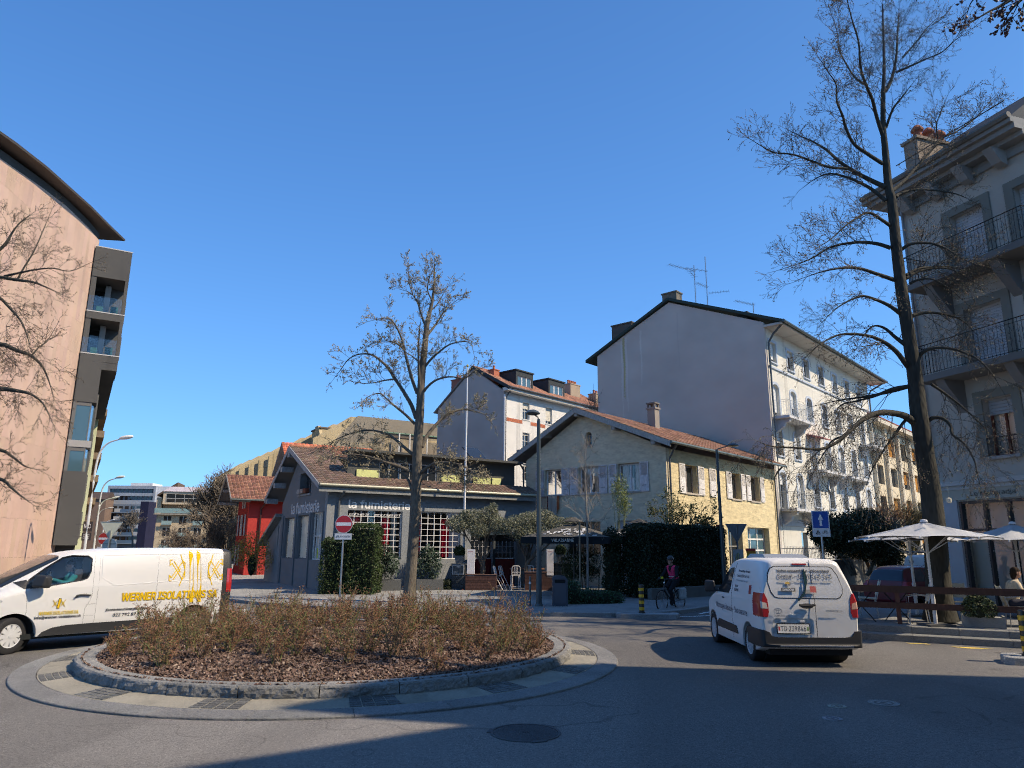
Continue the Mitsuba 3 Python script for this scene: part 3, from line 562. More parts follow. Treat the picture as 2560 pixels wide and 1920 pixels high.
p = wf.at(.9, -2.2); chimney_stack(Wt, p[0], p[1], 42, .75, .75, 17.0, 18.35, (.36, .12, .07), 1, mat='pal'); p = wg.at(6.7, -.6); chimney_stack(Wt, p[0], p[1], 42, .8, 1.3, 16, 18.0, (.26, .11, .08), 2, mat='pal'); p = wf.at(13.2, -2.2); chimney_stack(Wt, p[0], p[1], 42, 1.7, 1.0, 16.2, 19.0, (.34, .27, .2), 5); p = wf.at(17.0, -1.5); chimney_stack(Wt, p[0], p[1], 42, 2.0, 1.0, 15, 18.4, (.34, .27, .2), 4)
# ---- low dark restaurant with lettering
F_ = thing('low_restaurant', 'low dark grey restaurant with white lettering, gridded windows and red curtains', 'restaurant')
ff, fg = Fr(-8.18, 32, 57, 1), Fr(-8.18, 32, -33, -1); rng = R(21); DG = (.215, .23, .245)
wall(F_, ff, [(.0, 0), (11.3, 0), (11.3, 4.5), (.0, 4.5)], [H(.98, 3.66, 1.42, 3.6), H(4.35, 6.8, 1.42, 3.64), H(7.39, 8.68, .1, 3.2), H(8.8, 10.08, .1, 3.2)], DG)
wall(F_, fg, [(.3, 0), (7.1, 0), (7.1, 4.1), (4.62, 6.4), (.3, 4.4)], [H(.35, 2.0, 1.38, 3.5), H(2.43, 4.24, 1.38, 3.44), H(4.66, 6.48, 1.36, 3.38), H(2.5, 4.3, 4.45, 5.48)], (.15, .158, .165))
for (a, b) in ((.28, .35), (2.1, 2.34), (4.33, 4.57), (6.6, 6.9)):
    m = MB((.14, .15, .16), fg); m.box(a, b, 0, .06, 0, 3.5); part(F_, 'pilaster', m, 'plaster')
for a, b, nx in ((.98, 3.66, 8), (4.35, 6.8, 7)):
    k = window(F_, ff, a, b, 1.42, 3.62, .12, nx, 8, (.68, .68, .66), 'glass', .03, .026, back=True)
    for u0, u1 in (((.12, .28), (.66, .82)) if nx == 8 else ((.0, .17), (.62, .80))):
        m = MB((.26, .012, .03), ff); xs = np.linspace(a + (b - a) * u0, a + (b - a) * u1, 19); dd = -.34 + .05 * np.sin(xs * 33)
        m.add(np.array([[x, q, z] for z in (1.5, 3.3) for x, q in zip(xs, dd)]), [[i, i + 1, i + 20, i + 19] for i in range(18)]); part(k, 'curtain', m, 'canvas')
for a, b in ((7.39, 8.68), (8.8, 10.08)):
    k = window(F_, ff, a, b, 1.42, 3.2, .14, 5, 6, (.30, .30, .31), 'darkglass', .04, .024, name='door'); m = MB((.16, .012, .018), ff)
    for i in range(4): w = (b - a) / 4; m.box(a + i * w + .006, a + (i + 1) * w - .006, -.2, -.14, .12, 1.4)
    part(k, 'lower_panel', m, 'palg', label='dark red lower door panel')
m = MB((.05, .055, .06), ff); m.box(7.2, 10.3, -.02, .02, 3.2, 3.34); m.box(8.68, 8.8, -.1, .03, .1, 3.2); part(F_, 'door_frame', m, 'pal')
for i, (a, b, z0, z1) in enumerate(((.35, 2.0, 1.38, 3.5), (2.43, 4.24, 1.38, 3.44), (4.66, 6.48, 1.36, 3.38))):
    k = window(F_, fg, a, b, z0, z1, .12, (4, 1, 1)[i], (2, 1, 1)[i], (.55, .55, .52) if i == 0 else (.12, .12, .125), 'glass', .05, .05, back=True)
    m = MB(((.60, .60, .56), (.80, .74, .60), (.80, .74, .60))[i], fg); xs = np.linspace(a + .03, b - .03, 40); dd = (-.3 if i == 0 else -.22) + (.03 if i == 0 else .006) * np.sin(xs * 24)  # two bright boards stand in for the reflection of sunlit walls opposite
    m.add(np.array([[x, q, z] for z in (z0 + .04, z1 - .04) for x, q in zip(xs, dd)]), [[q, q + 1, q + 41, q + 40] for q in range(39)]); part(k, 'curtain', m, 'canvas')
    if i == 1:
        m = MB((.07, .075, .08), fg); m.hexa([(a + .06, -.22, 2.6), (a + .5, -.22, 2.3), (a + .75, -.22, 3.1), (a + .06, -.22, 3.1)], [(a + .06, -.2, 2.6), (a + .5, -.2, 2.3), (a + .75, -.2, 3.1), (a + .06, -.2, 3.1)]); part(k, 'poster', m, 'pal')
    if i == 0:
        for x, c in ((.5, (.5, .5, .48)), (.85, (.30, .45, .03)), (1.2, (.45, .5, .44))): m = MB(c, fg); m.box(a + x, a + x + .28, -.17, -.165, 1.45, 1.9); part(k, 'poster', m, 'pal')
window(F_, fg, 2.5, 4.3, 4.45, 5.48, .3, 3, 1, (.10, .10, .105), 'darkglass', .06, .05, sill=(.26, .26, .26))
for x, c in ((2.75, (.16, .05, .03)), (3.25, (.30, .24, .2)), (3.75, (.30, .27, .24))): m = MB(c, fg); m.box(x, x + .4, .0, .18, 4.48, 4.68); part(F_, 'flower_box', m, 'pal')
def lettering(holder, txt, col, name='lettering', mat='pal', fr=None, **k):
    m = MB(col); put_text(m, fr, txt, **k); return part(holder, name, m, mat)
lettering(F_, 'la fumisterie', (.75, .75, .74), fr=ff, t=.99, z=3.69, h=.345, bold=True, width=3.05)
lettering(F_, 'la fumisterie', (.46, .47, .47), fr=fg, t=5.42, z=3.55, h=.50, flip=True, bold=True, width=4.35)
lettering(F_, 'chez  ernest', (.62, .62, .62), fr=ff, t=1.02, z=3.37, h=.105, d=.02, slant=.15, width=2.55)
V = ff.u * 11.6; er = fg.at(-.42, .55, 4.68); rd = fg.at(4.64, .55, 6.86); el = fg.at(8.6, .55, 4.42)
RC = (.15, .105, .082)
# front slope: full height near the gable, a strip below the dormer row further along
def fs(s, u): return er + (rd - er) * u + ff.u * s   # u up the slope, s along the ridge
tile_roof(F_, fs(0, 0), fs(2.0, 0), fs(2.0, 1), fs(0, 1), 9, 20, RC, seed=6); tile_roof(F_, fs(2.0, 0), fs(11.9, 0), fs(11.9, .22), fs(2.0, .22), 44, 5, RC, seed=7); tile_roof(F_, fs(2.0, .78), fs(11.2, .78), fs(11.2, 1.), fs(2.0, 1.), 40, 6, (.24, .13, .09), seed=8)
tile_roof(F_, el + V, el, rd, rd + V, 40, 14, (.22, .12, .085), seed=9)
m = MB((.30, .13, .08)); 
for i in range(34): a = rd + ff.u * (i * .34) + [0, 0, .03]; m.tube([a, a + ff.u * .37], [.10, .085], 8, jit((.34, .15, .09), rng, .2))
part(F_, 'ridge_tile', m, 'pal', kind='stuff')
dm = Fr(*(np.array([-8.18, 32]) - 1.0 * ff.n[:2]), 57, 1)
wall(F_, dm, [(1.2, 4.7), (10.6, 4.7), (10.6, 6.35), (1.2, 6.35)], [H(2.8, 5.9, 5.12, 6.0), H(7.25, 7.95, 5.12, 6.0)], (.09, .09, .085), thick=.12, name='dormer_wall')
for a, b in ((2.8, 3.85), (3.9, 4.9), (4.95, 5.9), (7.25, 7.95)): window(F_, dm, a, b, 5.12, 6.0, .04, 2, 1, (.5, .5, .48), 'darkglass', .04, .04)
for a, b in ((1.64, 2.74), (6.15, 7.2), (8.0, 9.05), (9.15, 9.7)): m = MB((.58, .60, .26), dm); m.box(a, b, .03, .07, 5.2, 5.55); part(F_, 'balcony_panel', m, 'canvas', label='pale yellow balcony panel')
m = MB((.07, .07, .07), dm); m.hexa([(1.1, .55, 6.35), (10.8, .55, 6.35), (10.8, -.6, 6.3), (1.1, -.6, 6.3)], [(1.1, .55, 6.46), (10.8, .55, 6.46), (10.8, -.6, 6.42), (1.1, -.6, 6.42)]); part(F_, 'dormer_eave', m, 'pal')
m = MB((.03, .03, .03), dm); m.hexa([(9.3, -2.6, 6.9), (10.3, -2.6, 6.9), (10.3, -3.6, 7.6), (9.3, -3.6, 7.6)], [(9.3, -2.5, 6.9), (10.3, -2.5, 6.9), (10.3, -3.5, 7.6), (9.3, -3.5, 7.6)]); part(F_, 'solar_panel', m, 'darkglass')
m = MB((.27, .275, .28), fg)
for (a, za, b, zb) in ((-.42, 4.68, 4.64, 6.86), (8.6, 4.42, 4.64, 6.86)): m.hexa([(a, .56, za - .22), (a, .60, za - .22), (a, .60, za + .02), (a, .56, za + .02)], [(b, .56, zb - .24), (b, .60, zb - .24), (b, .60, zb + .02), (b, .56, zb + .02)])
part(F_, 'barge_board', m, 'wood')
for tt, zz in ((6.9, 5.2), (5.75, 5.95), (4.64, 6.6), (8.2, 4.45)): m = MB((.26, .265, .27), fg); m.box(tt - .16, tt + .16, 0, .58, zz - .28, zz - .02); part(F_, 'purlin', m, 'wood')
gutter(F_, er + ff.n * .07 - [0, 0, .05], er + ff.n * .07 + V - [0, 0, .05], .07, (.36, .35, .26)); m = MB((.20, .21, .21)); a = er - [0, 0, .34]; m.hexa([a, a + V, a + V - ff.n * .04, a - ff.n * .04], [a + [0, 0, .24], a + V + [0, 0, .24], a + V - ff.n * .04 + [0, 0, .24], a - ff.n * .04 + [0, 0, .24]]); part(F_, 'fascia', m, 'wood')
pipe(F_, [ff.at(.62, .45, 4.4), ff.at(.5, .1, 4.0), ff.at(.5, .1, 0)], .055, (.08, .085, .09))
# lean-to
wall(F_, fg, [(7.1, 0), (9.7, 0), (9.7, 2.15), (7.1, 3.4)], [H(7.45, 7.6, 1.9, 3.0)], (.20, .21, .215), thick=.25); m = MB((.22, .215, .2), fg); m.hexa([(7.05, .35, 3.45), (10.3, .35, 1.95), (10.3, -4, 1.95), (7.05, -4, 3.45)], [(7.05, .35, 3.62), (10.3, .35, 2.1), (10.3, -4, 2.1), (7.05, -4, 3.62)]); part(F_, 'lean_to_roof', m, 'wood')

# ---- red house
RH = thing('red_house', 'small red house with wide eaves and brown tiled roof, left of the low restaurant', 'house')
rf, rs = Fr(-17.1, 47, 60, 1), Fr(-17.1, 47, -30, -1)
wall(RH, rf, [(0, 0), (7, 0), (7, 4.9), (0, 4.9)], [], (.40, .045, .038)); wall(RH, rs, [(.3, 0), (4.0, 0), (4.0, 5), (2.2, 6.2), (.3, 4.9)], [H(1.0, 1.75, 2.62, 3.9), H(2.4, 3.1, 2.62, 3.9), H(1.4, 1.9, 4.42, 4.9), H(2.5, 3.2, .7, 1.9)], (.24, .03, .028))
for a, b, z0, z1 in ((1.0, 1.75, 2.62, 3.9), (2.4, 3.1, 2.62, 3.9), (1.4, 1.9, 4.42, 4.9), (2.5, 3.2, .7, 1.9)):
    window(RH, rs, a, b, z0, z1, .12, 2, 1, (.4, .4, .38), 'darkglass'); 
    for q0, q1 in ((a - .3, a - .03), (b + .03, b + .3)): shutter(RH, rs, q0, q1, z0 - .05, z1 + .05, (.40, .40, .40), rng)
e0 = rs.at(-.7, 1.25, 4.86); r0 = rs.at(2.2, 1.25, 6.62); b0 = rs.at(5.1, 1.25, 4.86); V = rf.u * 8.6
tile_roof(RH, e0, e0 + V, r0 + V, r0, 34, 16, (.20, .10, .07), seed=10); tile_roof(RH, b0 + V, b0, r0, r0 + V, 30, 14, (.22, .1, .065), seed=11)
m = MB((.25, .25, .24), rs)
for (a, za, b, zb) in ((-.7, 4.86, 2.2, 6.62), (5.1, 4.86, 2.2, 6.62)): m.hexa([(a, 1.22, za - .2), (a, 1.27, za - .2), (a, 1.27, za + .02), (a, 1.22, za + .02)], [(b, 1.22, zb - .2), (b, 1.27, zb - .2), (b, 1.27, zb + .02), (b, 1.22, zb + .02)])
part(RH, 'barge_board', m, 'wood')
for tt, zz in ((-.3, 4.9), (1.0, 5.7), (3.4, 5.7), (4.7, 4.9)): m = MB((.3, .29, .27), rs); m.box(tt - .08, tt + .08, 0, 1.2, zz - .2, zz - .02); part(RH, 'purlin', m, 'wood')
gutter(RH, e0 + rf.n * .06 - [0, 0, .05], e0 + V + rf.n * .06 - [0, 0, .05], .06); pipe(RH, [rf.at(1.0, .6, 4.8), rf.at(.75, .1, 4.3), rf.at(.75, .1, 0)], .06, (.05, .02, .02))
# red-tiled gable further back, peeping over the low roof
GB = thing('white_gable_house', 'pale gable with white boards and a sliver of orange tiles, behind the low restaurant', 'house')
gs = Fr(-15.3, 50.5, -30, -1); wall(GB, gs, [(0, 0), (5, 0), (5, 6.4), (2.0, 9.0), (0, 7.2)], [], (.40, .37, .30)); e0 = gs.at(-.5, .7, 7.2); r0 = gs.at(2.0, .7, 9.35); b0 = gs.at(5.6, .7, 6.2); gu = np.array([math.sin(math.radians(60)), math.cos(math.radians(60)), 0]) * 7
tile_roof(GB, e0, e0 + gu, r0 + gu, r0, 24, 12, (.42, .13, .07), seed=12); slab(GB, [b0, r0, r0 + gu, b0 + gu], .15, (.42, .41, .38))

# ---- terraced concrete block behind
CB = thing('terraced_block', 'long cream concrete block stepping away with slanted attic walls and a green copper roof', 'apartment block')
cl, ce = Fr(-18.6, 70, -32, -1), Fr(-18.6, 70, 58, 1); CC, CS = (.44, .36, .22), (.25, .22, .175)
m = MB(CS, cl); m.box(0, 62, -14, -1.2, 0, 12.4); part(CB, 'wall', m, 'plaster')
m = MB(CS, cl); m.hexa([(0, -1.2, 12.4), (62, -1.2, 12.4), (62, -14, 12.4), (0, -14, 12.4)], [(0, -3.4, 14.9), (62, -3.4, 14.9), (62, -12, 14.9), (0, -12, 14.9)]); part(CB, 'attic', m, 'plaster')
for i, t0 in enumerate((.0, 5.6, 11.3, 17.6, 22.6, 28, 34, 40, 46, 52)):
    m = MB(CC, cl); w = .35; m.poly(Polygon([(0, 0), (0, 1), (1, 1)]), 0, 0) if 0 else None
    for tt in (t0,): m.hexa([(tt, -1.2, 0), (tt + w, -1.2, 0), (tt + w, 1.1, 0), (tt, 1.1, 0)], [(tt, -1.2, 12.2), (tt + w, -1.2, 12.2), (tt + w, 1.1, 12.2), (tt, 1.1, 12.2)]); m.hexa([(tt, -1.2, 12.2), (tt + w, -1.2, 12.2), (tt + w, 1.1, 12.2), (tt, 1.1, 12.2)], [(tt, -3.2, 14.75), (tt + w, -3.2, 14.75), (tt + w, -2.6, 14.75), (tt, -2.6, 14.75)])
    part(CB, 'fin', m, 'plaster')
    m = MB((.20, .18, .15), cl); m.box(t0 + w, t0 + 2.6, -1.2, 1.0, 0, 11.0); m.box(t0 + w, t0 + 2.6, -1.2, 1.05, 11.0, 11.9); part(CB, 'bay', m, 'plaster')
    for z in (1.2, 4.2, 7.2, 9.6):
        for a in (t0 + 3.0, t0 + 4.3): window(CB, Fr(*cl.at(0, -1.15)[:2], -32, -1), a, a + .9, z, z + 1.5, -.05, 1, 1, (.14, .13, .12), 'darkglass', .06)
        if z < 9: window(CB, Fr(*cl.at(0, 1.04)[:2], -32, -1), t0 + .8, t0 + 2.1, z, z + 1.5, -.05, 2, 1, (.14, .13, .12), 'darkglass', .06)
wall(CB, ce, [(0, 0), (15, 0), (15, 13.3), (6.4, 13.3), (6.4, 12.2), (0, 12.2)], [H(6.95, 8.4, 11.3, 12.8), H(9.0, 10.4, 11.3, 12.8), H(11.2, 13.2, 11.0, 12.8)] + [H(a, a + 1.3, z, z + 1.5) for a in (1, 3.6, 7, 9.6, 12) for z in (2, 5, 8)], CC)
for a, b in ((6.95, 8.4), (9.0, 10.4), (11.2, 13.2)): window(CB, ce, a, b, 11.3 if a < 11 else 11.0, 12.8, .3, 2, 1, (.35, .33, .3), 'darkglass', .06, .05)
for a in (1, 3.6, 7, 9.6, 12):
    for z in (5, 8): window(CB, ce, a, a + 1.3, z, z + 1.5, .3, 2, 1, (.35, .33, .3), 'darkglass', .06, .05)
m = MB(CC, ce)
for (a, b, z) in ((.2, 2.6, 13.6), (3.0, 4.8, 14.55)): m.box(a, b, -5, -2, 12.2, z); m.box(a - .1, b + .1, -5.1, -1.9, z + .002, z + .15, (.16, .13, .11))
part(CB, 'stair_tower', m, 'plaster')
m = MB(CC, ce)
for tt in (.0, 2.9, 6.2): m.hexa([(tt, -1.6, 10), (tt + .3, -1.6, 10), (tt + .3, .9, 10), (tt, .9, 10)], [(tt, -3.4, 13.9), (tt + .3, -3.4, 13.9), (tt + .3, -2.4, 13.9), (tt, -2.4, 13.9)])
part(CB, 'fin', m, 'plaster')
GN = (.115, .19, .145)
for (a, b, z0, z1, d0) in ((3.25, 5.6, 13.2, 14.35, 0.), (6.0, 15.2, 13.45, 15.25, .15)):
    m = MB(GN, ce); m.hexa([(a, d0, z0 - .05), (b, d0, z0 - .05), (b, -2.6, z1 - .05), (a, -2.6, z1 - .05)], [(a, d0, z0), (b, d0, z0), (b, -2.6, z1), (a, -2.6, z1)]); k = part(CB, 'copper_roof', m, 'plaster')
    q = MB(np.array(GN) * .8, ce); n = int((b - a) / .62)
    for i in range(n + 1): x = a + (b - a) * i / n; q.tube([(x, d0, z0 + .03), (x, -2.6, z1 + .03)], .03, 4)
    part(k, 'seam', q, 'pal')
m = MB((.34, .07, .05), ce); m.box(6.4, 15, .02, .9, 10.6, 10.72); m.box(6.4, 15, .86, .9, 10.72, 11.2); k = part(CB, 'balcony', m, 'pal'); 
m = MB((.55, .55, .52), ce)
for x in (7.6, 8.8, 10.8, 13.6): m.box(x, x + .12, .7, .82, 10.7, 13.4)
part(CB, 'post', m, 'pal'); m = MB((.14, .11, .09), ce); m.box(6.5, 10.8, -1.6, .1, 13.0, 13.2); part(CB, 'awning', m, 'canvas')

# ---- left: pink clad building with dark loggias
PB = thing('pink_clad_building', 'tall modern building clad in narrow salmon pink panels with dark grey loggia corner', 'apartment building')
pk = Fr(-28.4, 45, -8.4, 1); rng = R(31)
TOP = [(-14, 21.3), (-11.65, 21.54), (-7.46, 22.13), (-4.35, 22.46), (-1.1, 22.49), (.6, 22.36)]
m = MB((.07, .065, .06), pk); m.poly(Polygon([(-14, 0), (.55, 0)] + [(t, z + .5) for t, z in TOP[::-1]]), -6, -.05); part(PB, 'wall', m, 'plaster')
clip = Polygon([(-14, 0), (.62, 0)] + TOP[::-1]); zs = [-.9 + 2.13 * i for i in range(12)]; n = 0
for j in range(11):
    for i in range(29):
        t1 = .6 - i * .44; g = sbox(t1 - .434, zs[j] + .004, t1, zs[j + 1] - .004).intersection(clip)
        if g.is_empty or g.area < .02 or zs[j + 1] < .1 or t1 < -12.3: continue
        m = MB(np.array(jit((.47, .335, .265), rng, .06)) * (1, rng.uniform(.975, 1.02), rng.uniform(.96, 1.03)), pk); m.poly(g, -.04, 0 + rng.uniform(0, .004)); part(PB, 'panel', m, 'plaster'); n += 1
vp = [(-14, 21.95), (-11.89, 22.31), (-8.74, 22.73), (-3.0, 23.16), (.31, 23.26), (2.75, 23.38)]
m = MB((.10, .085, .075), pk)
for (a, za), (b, zb) in zip(vp[:-1], vp[1:]): m.hexa([(a, -9, za - .05), (a, .75, za - .05), (a, .8, za + .06), (a, -9, za + .06)], [(b, -9, zb - .05), (b, .75, zb - .05), (b, .8, zb + .06), (b, -9, zb + .06)])
part(PB, 'roof', m, 'pal')
db = Fr(-28.3, 45.02, 59, 1); DK = (.085, .084, .084)
m = MB(DK, db); m.box(.0, 2.2, -26, 0, 19.6, 21.7); m.box(.0, 2.2, -26, 0, 16.65, 17.12); m.box(.0, 2.2, -26, 0, 13.75, 14.22); m.box(1.25, 2.2, -3.4, -.02, 13.25, 13.748); m.box(.0, .3, -26, -.05, 14.22, 19.6); m.box(.3, 2.2, -26, -2.4, 14.222, 16.648); m.box(.3, 2.2, -26, -2.4, 17.122, 19.598); m.box(2.0, 2.2, -.55, 0, 14.222, 16.648); m.box(2.0, 2.2, -.55, 0, 17.122, 19.598); part(PB, 'loggia_block', m, 'plaster', label='dark grey block of loggias')
m = MB((.45, .45, .45), db)
for z in (21.7, 17.12, 14.22): m.box(-.02, 2.24, -.04, .02, z + .002, z + .06)
part(PB, 'edge_trim', m, 'pal')
for z in (14.22, 17.12):
    g = MB((.5, .5, .5), db); g.quad((.0, -.03, z + .08), (1.98, -.03, z + .08), (1.98, -.03, z + 1.12), (.0, -.03, z + 1.12)); g.quad((2.1, -.6, z + .08), (2.1, -2.38, z + .08), (2.1, -2.38, z + 1.12), (2.1, -.6, z + 1.12)); part(PB, 'balustrade', g, 'glass')
    m = MB((.30, .30, .29), db); m.box(.9, 1.25, -2.38, -1.5, z, z + 2.4); part(PB, 'pier', m, 'plaster'); m = MB((.1, .1, .1), db); m.box(.3, .88, -2.39, -2.36, z + .05, z + 2.2); part(PB, 'loggia_door', m, 'darkglass')
    m = MB((.03, .10, .10), db); m.box(1.35, 1.8, -1.6, -1.1, z + .02, z + .85); m.box(.5, .9, -1.0, -.6, z + .02, z + .6); part(PB, 'furniture', m, 'pal')
m = MB(DK, db); m.box(.0, 1.3, -26, 0, 11.0, 13.748); m.box(.0, 1.3, -26, -1.6, 6.5, 11.0); m.box(.0, 1.3, -26, 0, 1.9, 6.5); m.box(.0, 1.3, -26, 0, 8.05, 8.48, (.32, .32, .32)); m.box(.1, 1.2, -24, -.6, 0, 1.9, (.05, .05, .05)); part(PB, 'dark_wall', m, 'plaster')
for z0, z1 in ((8.48, 11.0), (6.5, 8.05)):
    g = MB((.5, .5, .5), db)
    g.quad((.2, -.08, z0), (1.0, -.08, z0), (1.0, -.08, z1), (.2, -.08, z1)); g.quad((1.0, -.1, z0), (1.22, -1.55, z0), (1.22, -1.55, z1), (1.0, -.1, z1)); part(PB, 'corner_window', g, 'blueglass')
    m = MB((.12, .12, .12), db); m.box(.0, .2, -.2, -.02, z0, z1); m.box(.98, 1.04, -.14, -.06, z0, z1); m.box(.2, 1.0, -.12, -.05, z1 - .25, z1 - .002); part(PB, 'window_frame', m, 'pal')
for fr_, z0, z1, rows in ((Fr(*db.at(1.3)[:2], -31, 1), .2, 13, (2.4, 4.9, 7.6, 10.4)), (Fr(*db.at(2.2)[:2], -31, 1), 14, 21, (14.6, 17.4))):
    for t0 in np.arange(2.6, 25, 1.85):
        for z in rows:
            t = t0 + ((z * 1.37) % 1) * .7; m = MB((.02, .022, .025), fr_); m.box(t, t + .55, -.2, .02, z, z + 1.6); k = part(PB, 'window', m, 'darkglass'); q = MB((.12, .12, .12), fr_); q.box(t - .06, t, -.02, .09, z - .06, z + 1.66); part(k, 'frame', q, 'pal')
GBk = thing('pale_green_building', 'pale yellow-green rendered building, seen edge-on beyond the dark loggias', 'apartment building')
pg = Fr(*db.at(1.75, -26.2)[:2], -31, 1); m = MB((.52, .55, .36), pg); m.box(0, 30, -8, 0, 0, 13.8)
for i in range(20): m.box(i * 1.5, i * 1.5 + .75, -.5, .02, 13.802, 14.05 + .0)
part(GBk, 'wall', m, 'plaster')
for i in range(19):
    for z in (2.2, 4.6, 7.0): m = MB((.03, .035, .04), pg); m.box(i * 1.5 + .4, i * 1.5 + .9, -.1, .05, z, z + .35); part(GBk, 'window', m, 'pal')
BRb = thing('brown_balcony_building', 'far brown building with rows of jutting balconies, seen edge-on above the pale green building', 'apartment building')
pg2 = Fr(*pg.at(30.5, .2)[:2], -31, 1); m = MB((.26, .20, .13), pg2); m.box(0, 45, -10, 0, 0, 31); part(BRb, 'wall', m, 'plaster')
for j in range(9): m = MB((.20, .15, .10), pg2); m.box(1, 44, 0, 1.0, 4 + j * 3, 4.9 + j * 3); part(BRb, 'balcony', m, 'plaster')

# ---- far end of the street
FB_ = thing('blue_white_building', 'far modern building with white top storeys and blue-tinted balconies at the end of the street', 'apartment building')
b0 = Fr(-129.4, 230, 88, 1); SW = (.30, .33, .37)
m = MB((.16, .19, .23), b0); m.box(0, 15, -16, 0, 0, 14); m.box(.2, 14.8, -15, -.7, 14, 19.6, (.15, .17, .2)); part(FB_, 'wall', m, 'plaster')
m = MB(SW, b0)
for z0, z1 in ((14.0, 15.3), (16.6, 17.6), (18.9, 19.9)): m.box(-.1, 15.1, -16, 0, z0, z1)
m.box(-.1, .5, -16, 0, 15.3, 18.9); m.box(14.4, 15.1, -16, 0, 15.3, 18.9); m.box(15.1, 19.5, -17, -.2, 13.0, 19.8, (.7, .7, .7)); m.box(5.5, 12.5, -10, -3, 19.902, 21.0, (.6, .6, .6)); part(FB_, 'parapet', m, 'plaster')
for z in (15.35, 17.65):
    for i in range(9): m = MB((.03, .035, .045), b0); m.box(.9 + i * 1.5, 1.7 + i * 1.5 , -.72, -.6, z, z + 1.2); part(FB_, 'window', m, 'darkglass')
for j in range(5):
    z = 1.6 + j * 2.4; m = MB((.20, .26, .33), b0); m.box(0, 15, 0, 1.2, z, z + .25); m.box(5.2, 15, 1.1, 1.2, z + .25, z + 1.2, (.10, .16, .24)); k = part(FB_, 'balcony', m, 'palg'); q = MB((.38, .40, .42), b0); q.box(3.4, 5.2, .4, 1.25, z + .25, z + 1.35); q.box(10, 12, .4, 1.25, z + .25, z + 1.35); part(k, 'screen', q, 'pal')
    for i in range(8): m = MB((.03, .04, .055), b0); m.box(.5 + i * 1.85, 1.7 + i * 1.85, .01, .05, z + .3, z + 2.2); part(FB_, 'window', m, 'darkglass')
m = MB((.02, .02, .045)); m.box(-105.5, -103.2, 205, 222, 0, 13.5); solo('dark_blue_building', m, 'plaster', 'narrow dark blue wall between the far white building and the cream one', 'building')
m = MB((.16, .11, .085), Fr(-150, 215, 75, 1)); m.box(0, 26, -12, 0, 0, 15.0); m.hexa([(0, .5, 15), (26, .5, 15), (26, -12, 15), (0, -12, 15)], [(0, -5, 17.5), (26, -5, 17.5), (26, -7, 17.5), (0, -7, 17.5)], (.07, .05, .045)); solo('brown_house', m, 'plaster', 'far brown house with dark roof left of the blue-tinted building', 'house')
FC = thing('far_cream_building', 'far cream building with a glazed top storey and pale green balcony glass', 'apartment building')
c0 = Fr(-83.4, 170, 75, 1); m = MB((.46, .37, .25), c0); m.box(0, 16, -14, 0, 0, 8.8); m.box(.9, 16, -12, -.2, 11.0, 14.0, (.52, .43, .31)); m.box(.8, 16, -12, -2.0, 8.8, 11.0, (.26, .22, .17)); m.box(-.6, .5, -12, -1, 8.8, 12.6); part(FC, 'wall', m, 'plaster')
m = MB((.42, .38, .42), c0); m.hexa([(.8, .1, 14.0), (16, .1, 14.0), (16, -11, 14.0), (.8, -11, 14.0)], [(2, -1.2, 15.2), (16, -1.2, 15.2), (16, -10, 15.2), (2, -10, 15.2)]); m.hexa([(-1, -3, 13.0), (3.4, -2.5, 15.3), (3.4, -12, 15.3), (-1, -12, 13.0)], [(-1, -3, 13.4), (3.4, -2.5, 16.4), (3.4, -12, 16.4), (-1, -12, 13.4)], (.10, .07, .05)); part(FC, 'roof', m, 'plaster')
for i in range(7): m = MB((.5, .5, .48), c0); m.box(1.6 + i * 2, 1.65 + i * 2, -.18, -.1, 11.5, 13.4); m.box(1.6 + i * 2, 3.5 + i * 2, -.18, -.1, 12.35, 12.45); k = part(FC, 'window', m, 'pal'); q = MB((.04, .05, .055), c0); q.box(1.65 + i * 2, 3.5 + i * 2, -.19, -.15, 11.5, 13.4); part(k, 'pane', q, 'darkglass')
m = MB((.20, .30, .30), c0); m.box(-.4, 16, .9, 1.0, 8.9, 10.0); m.box(-.5, 16, 0, 1.0, 8.5, 8.8, (.3, .27, .22)); part(FC, 'balcony', m, 'palg')
for j, z in enumerate((6.3, 3.6, .9)):
    for i in range(4):
        t = 1.6 + i * 3.4; m = MB((.035, .038, .042), c0); m.box(t, t + 1.6, -.1, .03, z, z + 1.9); k = part(FC, 'window', m, 'darkglass')
        if (i + j) % 2 == 0: q = MB((.24, .33, .32), c0); q.box(t - .3, t + 1.9, .7, .75, z - .1, z + .8); q.box(t - .3, t + 1.9, 0, .7, z - .2, z - .05, (.4, .34, .25)); part(FC, 'balcony', q, 'palg')
        m = MB((.55, .55, .52), c0); m.box(t + .75, t + .85, .03, .06, z, z + 1.9); part(k, 'frame', m, 'pal')
